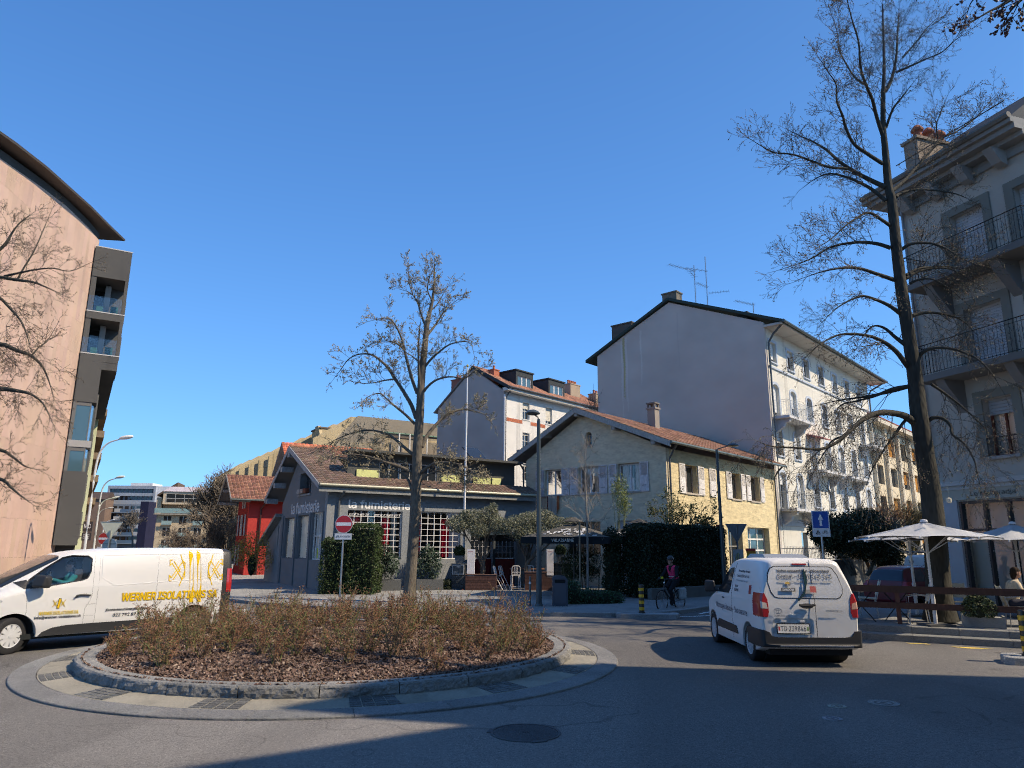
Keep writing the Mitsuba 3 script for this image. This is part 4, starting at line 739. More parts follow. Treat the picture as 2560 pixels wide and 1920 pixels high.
# cream block with brown awnings beyond the apartment house
AW = thing('brown_blind_block', 'cream concrete block with brown window blinds, in the gap beside the big tree trunk', 'apartment block')
ar = Fr(31.6, 60.9, 42, 1); rng = R(33); ROWS = (10.0, 7.35, 4.7, 2.0); hs = []
for i in range(5):
    for z in ROWS: hs.append(H(2.3 + 4.05 * i, 5.2 + 4.05 * i, z, z + 1.65))
wall(AW, ar, [(-2.2, 0), (20, 0), (20, 12.4), (-2.2, 12.4)], hs + [H(-.9, .9, z, z + 1.65) for z in ROWS], (.55, .47, .33))
for i in range(-1, 5):
    for j, z in enumerate(ROWS):
        a, b = (2.3 + 4.05 * i, 5.2 + 4.05 * i) if i >= 0 else (-.9, .9); o = (i + j) % 3
        window(AW, ar, a, b, z, z + 1.65, .25, 2, 1, (.2, .18, .15), 'darkglass', .06, .06, blind=(z + (.1, .9, .5)[o], (.36, .16, .03)) if i >= 0 and o != 1 else None)
    for tt in (1.75 + 4.05 * i, 5.45 + 4.05 * i): m = MB((.60, .54, .42), ar); m.box(tt, tt + .22, 0, .3, 0, 12.4); part(AW, 'pier', m, 'plaster')
m = MB((.28, .17, .17), ar); m.box(-.9, .9, -.1, .06, 0, 4.7); part(AW, 'mauve_strip', m, 'plaster')
m = MB((.50, .45, .36), ar); m.box(-2.2, 20, 0, .8, 12.402, 12.75); part(AW, 'cornice', m, 'plaster'); slab(AW, [ar.at(-2.2, .8, 12.9), ar.at(20, .8, 12.9), ar.at(20, -4, 15), ar.at(-2.2, -4, 15)], .1, (.25, .09, .07))
m = MB((.10, .42, .42), Fr(*ar.at(-9.0, 6.5)[:2], 42, 1)); m.hexa([(0, 0, 3.3), (3.2, 0, 3.3), (3.2, 1.3, 2.6), (0, 1.3, 2.6)], [(0, 0, 3.34), (3.2, 0, 3.34), (3.2, 1.3, 2.64), (0, 1.3, 2.64)]); solo('turquoise_awning', m, 'canvas', 'small turquoise awning behind the bare shrubs beyond the one-way sign', 'awning')

# ---- right: restaurant house in the shade
RB = thing('corner_restaurant_building', 'grey stuccoed corner house in shade with wrought iron balconies over a restaurant front', 'apartment house')
rb = Fr(13.9, 22.4, 162, 1); rb2 = Fr(*rb.at(-.66)[:2], 72, -1); RW = (.43, .395, .34); TE = 4.05
hs = [H(1.08, 2.21, 10.6, 12.58), H(3.22, 4.0, 10.6, 12.55), H(1.13, 2.36, 7.45, 9.4), H(3.3, 4.0, 7.45, 9.4), H(1.3, 2.24, 4.75, 6.5), H(3.2, 4.0, 4.75, 6.5), H(.04, 4.0, .15, 3.5)]
wall(RB, rb, [(-.66, 0), (TE, 0), (TE, 13.8), (-.66, 13.8)], hs, RW, thick=.35)
nc, sc_ = rb.at(-.66, -.36), rb.at(TE - .02, -.4); m = MB(RW); m.flat(Polygon([nc[:2], (nc[0] + 10.2, nc[1] + 9.5), (nc[0] + 20, nc[1]), (sc_[0] + 9, sc_[1] + 2.8), sc_[:2]]), 0, 13.8); m.flat(Polygon([nc[:2] + [1.5, .8], (nc[0] + 10.2, nc[1] + 9), (nc[0] + 18, nc[1]), (nc[0] + 3, nc[1] - 1.5)]), 13.8, 16.2); part(RB, 'wall', m, 'plaster')
for a, b, z0, z1, bl in ((1.08, 2.21, 10.6, 12.58, 10.65), (3.22, 4.0, 10.6, 12.55, 10.65), (1.13, 2.36, 7.45, 9.4, 7.5), (3.3, 4.0, 7.45, 9.4, 7.5), (1.3, 2.24, 4.75, 6.5, 6.0), (3.2, 4.0, 4.75, 6.5, 6.0)):
    m = MB((.20, .195, .165), rb); q = sbox(a - .27, z0 - .05, min(b + .27, TE), z1 + .25).difference(sbox(a, z0 - .1, b, z1)); m.poly(q, -.02, .05); part(RB, 'surround', m, 'plaster')
    window(RB, rb, a, b, z0, z1, .25, 2, 1, (.16, .045, .025), 'darkglass' if z0 > 5 else 'glass', .06, .07, sill=(.30, .295, .28) if z0 < 5 else None, blind=(bl, (.45, .45, .45) if z0 > 5 else (.33, .33, .33)), curtain=(.40, .33, .25) if z0 < 5 else None, back=z0 < 5, sillout=.14)
for z in (10.5, 7.4):
    m = MB((.17, .165, .155), rb); m.box(-.05, TE - .05, 0, 1.0, z - .2, z); k = part(RB, 'balcony', m, 'plaster'); railing(k, rb, -.0, TE - .06, z, z + .98, .95, (.012, .013, .016), True, gap=.12)
    for tt in (.5, 2.75): c = MB((.2, .195, .185), rb); c.hexa([(tt, 0, z - .2), (tt, .85, z - .2), (tt, .7, z - .45), (tt, .1, z - 1.1), (tt, 0, z - 1.2)], [(tt + .3, 0, z - .2), (tt + .3, .85, z - .2), (tt + .3, .7, z - .45), (tt + .3, .1, z - 1.1), (tt + .3, 0, z - 1.2)]); part(k, 'console', c, 'plaster')
railing(RB, rb, 1.3, 2.24, 4.78, 5.3, .05, (.012, .013, .016), True, sides=False, gap=.1)
m = MB((.46, .45, .42), rb); m.box(-.75, TE, 0, .16, 3.98, 4.12); m.box(-.7, TE, 0, .09, 3.86, 3.978); part(RB, 'cornice_band', m, 'plaster'); m = MB((.40, .38, .31), rb); m.box(-.6, TE, 0, .06, 3.54, 3.858); part(RB, 'sign_band', m, 'plaster'); m = MB((.42, .41, .41), rb); m.box(-.64, .02, 0, .05, 0, 3.538); part(RB, 'pilaster', m, 'plaster')
lettering(RB, 'Le Maharadja', (.05, .045, .04), fr=rb, t=.55, z=3.64, h=.135, d=.07, width=1.42)
m = MB((.025, .028, .034), rb)
for x in (.06, .84, 1.58, 2.3, 3.05, 3.78): m.box(x, x + .07, -.16, .0, .15, 3.48)
for z in (.15, 2.6, 3.42): m.box(.06, 3.9, -.14, -.02, z, z + .07)
k = part(RB, 'shop_front', m, 'palg')
for a, b in ((.13, .84), (.91, 1.58), (1.65, 2.3), (2.37, 3.05), (3.12, 3.78)):
    for z0, z1 in ((.22, 2.6), (2.67, 3.42)): g = MB((.5, .5, .5), rb); g.quad((a, -.09, z0), (b, -.09, z0), (b, -.09, z1), (a, -.09, z1)); part(k, 'pane', g, 'glass')
for a, b, c in ((.15, .66, (.34, .26, .19)), (.98, 1.5, (.30, .19, .16)), (1.75, 2.25, (.34, .26, .19)), (2.4, 3.0, (.32, .24, .18))):
    m = MB(c, rb); xs = np.linspace(a, b, 20); dd = -.4 + .02 * np.sin(xs * 45); m.add(np.array([[x, q, z] for z in (.95, 3.4) for x, q in zip(xs, dd)]), [[i, i + 1, i + 21, i + 20] for i in range(19)]); part(k, 'curtain', m, 'canvas')
m = MB((.06, .04, .035), rb); m.box(.02, 4.0, -3.0, -2.98, 0, 3.5); m.box(.02, 4.0, -2.98, -.36, 0, .1); m.box(.7, 1.6, -.5, -.46, .5, .9, (.22, .01, .012)); part(RB, 'interior', m, 'pal')
lettering(RB, 'Le Maharadja', (.40, .38, .36), fr=rb, t=.92, z=2.0, h=.055, d=-.08, width=.55); lettering(RB, 'Restaurant', (.40, .38, .36), fr=rb, t=.98, z=1.86, h=.04, d=-.08, width=.4)
m = MB((.27, .265, .25), rb)
for d, z0, z1 in ((.10, 13.5, 13.8), (.45, 13.8, 13.95), (.75, 13.95, 14.12), (.88, 14.12, 14.3)): m.box(-.66 - d, TE + .0, -.3, d, z0 + .001, z1)
for d, z0, z1 in ((.75, 13.8, 13.95), (1.15, 13.95, 14.12), (1.3, 14.12, 14.3)): m.box(-.68, 12, .0, d, z0 + .003, z1 - .002, fr=Fr(*rb2.at(0)[:2], 72, -1)) if 0 else None
part(RB, 'cornice', m, 'plaster')
m = MB((.30, .295, .28), rb)
for tt in (-.35, .75, 1.85, 2.95):
    m = MB((.30, .295, .28), rb); m.hexa([(tt, .1, 13.8), (tt + .3, .1, 13.8), (tt + .3, .7, 13.8), (tt, .7, 13.8)], [(tt, .1, 13.3), (tt + .3, .1, 13.3), (tt + .3, .35, 13.38), (tt, .35, 13.38)]); part(RB, 'bracket', m, 'plaster')
m = MB((.045, .052, .06), rb); m.hexa([(-1.5, .84, 14.3), (TE, .84, 14.3), (TE, -8, 14.3), (-1.5, -8, 14.3)], [(.8, -1.6, 16.2), (TE, -1.6, 16.2), (TE, -7, 16.2), (.8, -7, 16.2)]); part(RB, 'roof', m, 'pal'); m = MB((.16, .15, .13), rb); m.tube([(-1.52, .9, 14.33), (TE, .9, 14.33)], .1, 6); m.tube([(.2, 1.0, 14.75), (TE, 1.0, 14.75)], .02, 4, (.05, .05, .05)); part(RB, 'gutter', m, 'pal')
p = rb.at(.25, -.5); chimney_stack(RB, p[0], p[1], 162, .55, 1.6, 14.3, 15.75, (.30, .25, .20), 0); m = MB((.26, .09, .05))
for d in (-.1, -.6, -1.1): q = rb.at(.25, d); m.lathe([(.15, 15.85), (.13, 16.2), (.2, 16.25), (.2, 16.32), (.1, 16.45), (.02, 16.5)], (q[0], q[1], 0), 12)
part(RB, 'chimney_pot', m, 'pal'); pipe(RB, [rb.at(-.6, .1, 13.6), rb.at(-.6, .1, 4.15)], .045, (.2, .2, .2))
# house across the street, out of frame to the right: it casts the big shade on the foreground
SH_ = thing('shading_house', 'house outside the frame on the right, casting shade over the foreground asphalt', 'house')
def shadecast(x, y, h): k = h / math.tan(SEL); return (x + math.sin(SAZ) * k, y + math.cos(SAZ) * k)
HB = 12.5
A_ = shadecast(-.45, 9.25, HB); B_ = shadecast(8.8, 12.6, HB); Am = shadecast(1.5, 13.55, HB); C_ = shadecast(-3.4, 7.3, HB)
far = np.array([A_[0] - C_[0], A_[1] - C_[1]]); far /= np.linalg.norm(far); eb = np.array([B_[0] - Am[0], B_[1] - Am[1]]); eb /= np.linalg.norm(eb)
C2 = (A_[0] - far[0] * 16, A_[1] - far[1] * 16); B2 = (B_[0] + eb[0] * 8, B_[1] + eb[1] * 8)
m = MB((.4, .38, .34)); m.flat(Polygon([Am, B2, (B2[0] - 3, B2[1] - 26), (C2[0] + 6, C2[1] - 3), C2, A_]), 0, HB); part(SH_, 'wall', m, 'plaster')
hr = HB + 1.2; q = [shadecast(*p, hr) for p in ((-3.1, 9.75), (-.2, 12.6), (1.3, 13.4), (6, 12.7), (6, 9.6), (-.6, 9.2))]
m = MB((.2, .1, .07)); m.flat(Polygon(q), HB + 1.05, hr); part(SH_, 'roof', m, 'pal')
# limbs of the trees: points (x, y, z) in metres, radius at the base, radius at the tip
RT=[(10.66,18.4,0.34),(10.77,18.4,2.88),(10.75,18.4,4.41),(10.71,18.4,5.69),(10.73,18.4,6.63),(10.69,18.4,7.81),(10.66,18.4,9.01),(10.66,18.4,10.26),(10.68,18.4,11.59),(10.64,18.4,12.11),(10.68,18.4,13.17),(10.7,18.4,13.99),(10.82,18.4,15.09),(10.94,18.4,15.93),(11.04,18.4,17.09),(11.13,18.4,18.12)]
RL=[([(10.65,18.4,13.71),(10.37,18.1,14.11),(10.13,17.79,14.44),(9.84,17.49,14.66),(9.57,17.19,15.02),(9.43,16.89,15.58),(9.15,16.58,16.02),(8.91,16.28,16.4)],0.055,0.012),([(10.35,18.4,15.31),(10.13,18.58,15.75),(10.0,18.76,16.37),(9.94,18.94,16.98),(10.05,19.12,17.66),(9.99,19.3,18.67)],0.03,0.008),([(10.55,18.4,12.8),(10.02,18.17,12.97),(9.54,17.94,13.15),(9.24,17.7,13.52),(9.08,17.47,13.69),(8.84,17.24,14.0),(8.75,17.01,14.35),(8.46,16.77,14.54),(8.15,16.54,14.78)],0.055,0.008),([(10.56,18.4,12.06),(10.27,18.6,12.38),(9.96,18.8,12.75),(9.65,19.01,13.19),(9.39,19.21,13.7),(9.1,19.41,14.1),(8.85,19.61,14.4),(8.54,19.82,14.76)],0.075,0.008),([(9.52,18.4,12.63),(8.89,18.19,12.56),(8.29,17.98,12.64),(7.74,17.77,12.69),(7.14,17.56,12.62),(6.75,17.35,12.67),(6.32,17.14,12.79)],0.04,0.007),([(10.52,18.4,11.64),(10.23,18.5,12.03),(9.92,18.6,12.32),(9.55,18.7,12.56),(9.17,18.8,12.69),(8.81,18.9,12.58),(8.49,19.0,12.36)],0.06,0.007),([(10.57,18.4,10.87),(10.2,18.19,10.97),(9.78,17.99,11.07),(9.33,17.78,10.81),(8.88,17.57,10.47),(8.34,17.37,9.98),(7.78,17.16,9.6)],0.05,0.007),([(10.5,18.4,10.21),(10.18,18.48,10.37),(9.76,18.56,10.45),(9.32,18.64,10.43),(8.92,18.72,10.34),(8.55,18.8,10.11),(8.14,18.88,9.94),(7.58,18.96,9.77)],0.06,0.007),([(10.49,18.4,9.27),(9.97,18.26,9.38),(9.4,18.12,9.49),(8.83,17.98,9.43),(8.26,17.84,9.27),(7.64,17.7,9.02)],0.06,0.008),([(10.88,18.4,15.14),(11.21,18.6,15.63),(11.57,18.8,16.53),(11.84,19.0,17.58),(12.12,19.2,18.66)],0.06,0.012),([(11.27,18.4,15.77),(11.61,18.19,15.84),(11.94,17.98,15.91),(12.27,17.77,15.97),(12.56,17.56,16.2),(12.72,17.35,16.25)],0.035,0.006),([(11.53,18.4,16.28),(12.07,18.52,16.9),(12.52,18.65,17.48),(13.02,18.77,18.0)],0.03,0.006),([(10.77,18.4,13.93),(10.88,18.14,14.36),(11.06,17.88,14.62),(11.29,17.62,14.92)],0.04,0.007),([(10.74,18.4,11.95),(11.34,18.68,12.48),(11.96,18.96,13.13),(12.55,19.24,13.74),(13.09,19.52,14.31),(13.78,19.8,14.73),(14.57,20.08,15.33),(15.34,20.36,16.12),(15.95,20.64,16.76)],0.055,0.006),([(12.24,18.4,13.61),(12.19,18.31,13.99),(12.34,18.22,14.42),(12.47,18.13,14.74)],0.02,0.006),([(10.82,18.4,11.75),(11.02,18.57,11.94),(11.58,18.74,12.17),(12.32,18.91,12.24),(13.01,19.08,12.22),(13.55,19.25,12.1)],0.05,0.007),([(10.78,18.4,10.16),(11.03,18.32,10.3),(11.5,18.24,10.29),(11.84,18.15,10.11),(12.21,18.07,9.78),(12.67,17.99,9.51)],0.05,0.007),([(10.82,18.4,9.32),(11.26,18.56,9.58),(11.89,18.71,9.75),(12.46,18.87,9.76),(13.13,19.02,9.42)],0.05,0.007),([(10.56,18.4,8.29),(10.22,18.32,8.5),(9.78,18.24,8.66),(9.38,18.16,8.7),(8.77,18.08,8.4),(8.29,17.99,7.99)],0.06,0.007),([(10.57,18.4,7.43),(10.43,18.56,7.67),(10.23,18.73,8.0),(10.0,18.89,8.08),(9.77,19.06,7.81)],0.06,0.01),([(10.57,18.4,6.82),(10.21,18.23,7.19),(9.79,18.07,7.42),(9.27,17.9,7.53),(8.53,17.73,7.49),(7.9,17.57,7.17),(7.36,17.4,6.72)],0.07,0.007),([(10.5,18.4,6.26),(10.23,18.74,6.2),(9.7,19.08,6.13),(9.16,19.43,6.1),(8.68,19.77,6.02)],0.055,0.007),([(10.57,18.4,5.3),(10.23,18.21,5.44),(9.82,18.03,5.48),(9.41,17.84,5.45),(9.0,17.65,5.32),(8.58,17.46,5.07),(8.17,17.28,4.76),(7.86,17.09,4.56),(7.38,16.9,4.38),(6.73,16.71,4.38),(6.09,16.53,4.39),(5.75,16.34,4.46)],0.1,0.008),([(8.7,18.4,4.94),(8.45,18.58,4.83),(8.32,18.76,4.57),(8.17,18.94,4.27),(8.06,19.13,3.96)],0.03,0.006),([(10.55,18.4,5.52),(10.22,18.28,5.28),(9.87,18.17,4.91),(9.45,18.05,4.45),(9.1,17.94,4.01),(8.84,17.82,3.58)],0.05,0.007),([(10.52,18.4,6.27),(10.15,18.49,6.22),(9.69,18.58,6.04),(9.24,18.67,5.92),(8.88,18.76,5.84),(8.71,18.84,5.59)],0.055,0.007),([(10.92,18.4,5.33),(11.02,18.28,5.41),(11.2,18.16,5.36),(11.29,18.04,5.15),(11.24,17.93,4.91),(11.44,17.81,4.65),(11.55,17.69,4.21),(11.49,17.57,3.87),(11.46,17.45,3.56)],0.055,0.008),([(11.14,18.4,6.34),(11.51,18.52,6.14),(11.96,18.63,5.84),(12.4,18.75,5.5),(12.73,18.87,5.23)],0.04,0.01),([(10.84,18.4,7.01),(10.97,18.24,7.2),(11.24,18.07,7.25),(11.58,17.91,7.16),(11.8,17.74,6.98),(11.93,17.58,6.8),(12.11,17.42,6.41),(12.19,17.25,5.93)],0.055,0.007),([(10.83,18.4,8.24),(11.39,18.55,8.39),(12.04,18.71,8.37),(12.53,18.86,8.25),(12.92,19.01,7.96)],0.05,0.007),([(10.89,18.4,9.16),(11.09,18.25,9.23),(11.36,18.09,9.17),(11.68,17.94,8.85),(11.93,17.78,8.42)],0.04,0.007),([(10.82,18.4,9.41),(11.36,18.63,9.7),(11.94,18.87,9.85),(12.57,19.1,9.95),(13.19,19.33,9.89)],0.045,0.007)]
CT=[(-3.56,26.0,0.19),(-3.51,26.0,1.55),(-3.45,26.0,3.8),(-3.46,26.0,5.55),(-3.42,26.0,6.67),(-3.41,26.0,7.55),(-3.39,26.0,8.44),(-3.32,26.0,9.43),(-3.28,26.0,10.13),(-3.19,26.0,10.72),(-3.08,26.0,11.34),(-3.04,26.0,12.14),(-3.06,26.0,12.82)]
CL=[([(-3.43,26.0,7.59),(-3.47,25.72,8.37),(-3.48,25.44,9.19),(-3.43,25.15,9.77),(-3.36,24.87,10.04)],0.06,0.012),([(-3.55,26.0,6.67),(-3.75,26.07,7.16),(-4.0,26.14,7.57),(-4.24,26.21,7.94),(-4.48,26.28,8.27),(-4.73,26.34,8.65),(-5.02,26.41,8.94),(-5.36,26.48,9.19),(-5.69,26.55,9.27),(-6.06,26.62,9.24),(-6.38,26.69,9.05),(-6.64,26.76,8.7),(-6.91,26.83,8.34)],0.085,0.008),([(-3.54,26.0,7.59),(-3.72,25.91,8.06),(-3.85,25.81,8.48),(-3.99,25.72,8.99),(-4.13,25.62,9.55),(-4.26,25.53,9.88),(-4.43,25.43,10.17),(-4.64,25.34,10.31),(-4.92,25.24,10.28),(-5.24,25.15,10.16)],0.07,0.008),([(-4.13,26.0,9.34),(-4.47,26.14,9.6),(-4.81,26.27,9.71),(-5.19,26.41,9.72),(-5.53,26.54,9.62)],0.035,0.008),([(-3.54,26.0,8.84),(-3.8,25.87,9.03),(-4.0,25.75,9.13),(-4.21,25.62,9.32)],0.03,0.01),([(-3.3,26.0,10.17),(-3.5,26.16,10.68),(-3.67,26.32,11.21),(-3.88,26.48,11.6),(-4.14,26.64,11.85),(-4.45,26.8,12.0)],0.045,0.007),([(-3.3,26.0,8.62),(-3.05,25.9,8.91),(-2.75,25.8,9.16),(-2.4,25.7,9.4),(-2.04,25.6,9.49),(-1.69,25.5,9.48),(-1.51,25.4,9.32),(-1.41,25.3,8.94)],0.05,0.007),([(-3.23,26.0,9.89),(-3.04,26.17,10.22),(-2.88,26.34,10.56),(-2.73,26.51,10.9),(-2.48,26.68,11.29),(-2.14,26.85,11.64)],0.055,0.008),([(-3.33,26.0,7.64),(-3.15,25.87,7.83),(-2.88,25.75,8.03),(-2.53,25.62,8.13),(-2.17,25.5,8.13),(-1.74,25.37,8.04),(-1.4,25.25,8.27),(-1.1,25.12,8.37)],0.055,0.008),([(-3.3,26.0,5.59),(-3.16,26.16,6.0),(-2.89,26.32,6.42),(-2.61,26.48,6.76),(-2.28,26.64,7.01),(-1.9,26.8,7.16),(-1.46,26.96,7.12),(-1.06,27.12,7.02),(-0.8,27.28,6.73)],0.08,0.008),([(-3.59,26.0,6.45),(-3.83,25.84,6.68),(-4.07,25.68,6.87),(-4.31,25.52,7.05),(-4.54,25.37,7.24),(-4.78,25.21,7.42),(-5.04,25.05,7.34),(-5.29,24.89,7.13)],0.06,0.008),([(-4.45,26.0,8.14),(-4.8,26.1,8.12),(-5.2,26.19,8.05),(-5.62,26.29,8.04),(-5.95,26.38,8.11)],0.035,0.007),([(-3.56,26.0,4.64),(-4.13,25.79,4.87),(-4.52,25.57,4.97),(-5.11,25.36,5.15),(-5.68,25.14,5.2),(-6.2,24.93,5.09)],0.07,0.008),([(-3.62,26.0,4.05),(-3.78,26.13,4.4),(-4.07,26.27,4.66),(-4.44,26.4,4.8),(-4.76,26.54,4.86)],0.06,0.01),([(-3.31,26.0,4.64),(-3.04,25.79,4.83),(-2.64,25.57,4.98),(-2.0,25.36,4.92),(-1.57,25.15,4.73),(-1.15,24.94,4.47)],0.07,0.008),([(-3.58,26.0,5.28),(-3.96,26.15,5.59),(-4.34,26.3,5.91),(-4.72,26.45,6.15),(-5.41,26.6,6.3),(-6.09,26.75,6.19),(-6.77,26.9,5.94),(-7.24,27.05,5.69)],0.065,0.008),([(-3.34,26.0,4.31),(-2.9,25.78,4.62),(-2.42,25.56,4.69),(-1.82,25.34,4.59),(-1.31,25.12,4.24)],0.05,0.008),([(-3.17,26.0,10.82),(-2.93,26.19,11.17),(-2.74,26.38,11.62),(-2.54,26.56,12.12)],0.03,0.007),([(-3.07,26.0,11.19),(-3.25,25.75,11.57),(-3.19,25.5,11.95),(-2.98,25.24,12.31)],0.03,0.007),([(-3.86,26.0,11.52),(-4.04,26.16,12.05),(-4.11,26.32,12.65)],0.025,0.007)]
LL=[([(-15.9,18.5,8.68),(-15.12,18.41,8.84),(-14.53,18.33,9.09),(-13.95,18.24,9.11),(-13.44,18.15,9.01),(-12.9,18.06,8.91),(-12.47,17.98,8.74),(-11.92,17.89,8.49)],0.09,0.007),([(-15.9,18.5,8.68),(-15.1,18.56,9.36),(-14.61,18.62,9.86),(-14.32,18.68,10.27),(-14.2,18.74,10.69),(-14.07,18.8,11.01),(-13.83,18.85,11.29)],0.07,0.006),([(-14.03,18.5,9.25),(-13.6,18.43,9.32),(-13.12,18.36,9.39),(-12.6,18.29,9.41),(-12.06,18.22,9.3),(-11.53,18.15,9.5)],0.035,0.006),([(-13.66,18.5,9.16),(-13.58,18.55,9.51),(-13.42,18.6,10.01),(-13.29,18.65,10.66),(-13.19,18.7,11.27)],0.03,0.006),([(-15.69,18.5,7.55),(-14.83,18.42,8.39),(-14.28,18.33,8.59),(-13.87,18.25,8.52),(-13.5,18.17,8.22),(-13.09,18.09,7.84),(-12.8,18.0,7.42),(-12.6,17.92,7.05)],0.07,0.007),([(-15.52,18.5,6.66),(-14.73,18.57,7.17),(-13.94,18.63,7.33),(-13.53,18.7,7.19),(-13.16,18.77,7.06),(-12.86,18.83,6.81),(-12.68,18.9,6.47),(-12.52,18.97,6.04)],0.09,0.007),([(-15.32,18.5,5.58),(-14.37,18.39,5.9),(-13.47,18.28,6.01),(-12.97,18.17,5.95),(-12.5,18.06,5.84),(-12.06,17.95,5.57),(-11.67,17.84,5.06)],0.09,0.007),([(-14.85,18.5,4.31),(-14.18,18.57,4.47),(-13.46,18.64,4.45),(-13.14,18.71,4.27),(-12.85,18.78,4.05),(-12.62,18.85,3.98)],0.07,0.006),([(-14.68,18.5,3.37),(-13.9,18.39,3.63),(-13.09,18.29,3.66),(-12.68,18.18,3.43),(-12.32,18.08,3.21),(-11.97,17.97,3.03)],0.07,0.006),([(-12.93,18.5,6.99),(-12.82,18.55,7.22),(-12.63,18.59,7.46),(-12.5,18.64,7.84)],0.02,0.006)]
OH=[([(8.95,9.0,11.54),(8.23,8.95,10.58),(7.62,8.9,10.11),(7.32,8.86,9.95),(7.01,8.81,9.74),(6.76,8.76,9.58),(6.41,8.71,9.33)],0.05,0.005),([(7.71,9.0,10.2),(7.44,9.03,9.96),(7.34,9.06,9.84),(7.27,9.09,9.72)],0.02,0.005),([(7.85,9.0,10.32),(7.54,8.96,9.98),(7.43,8.91,9.77)],0.02,0.005),([(7.44,9.0,10.08),(7.21,9.04,10.11),(6.99,9.07,10.17),(6.85,9.11,10.08),(6.78,9.14,9.91)],0.02,0.005)]
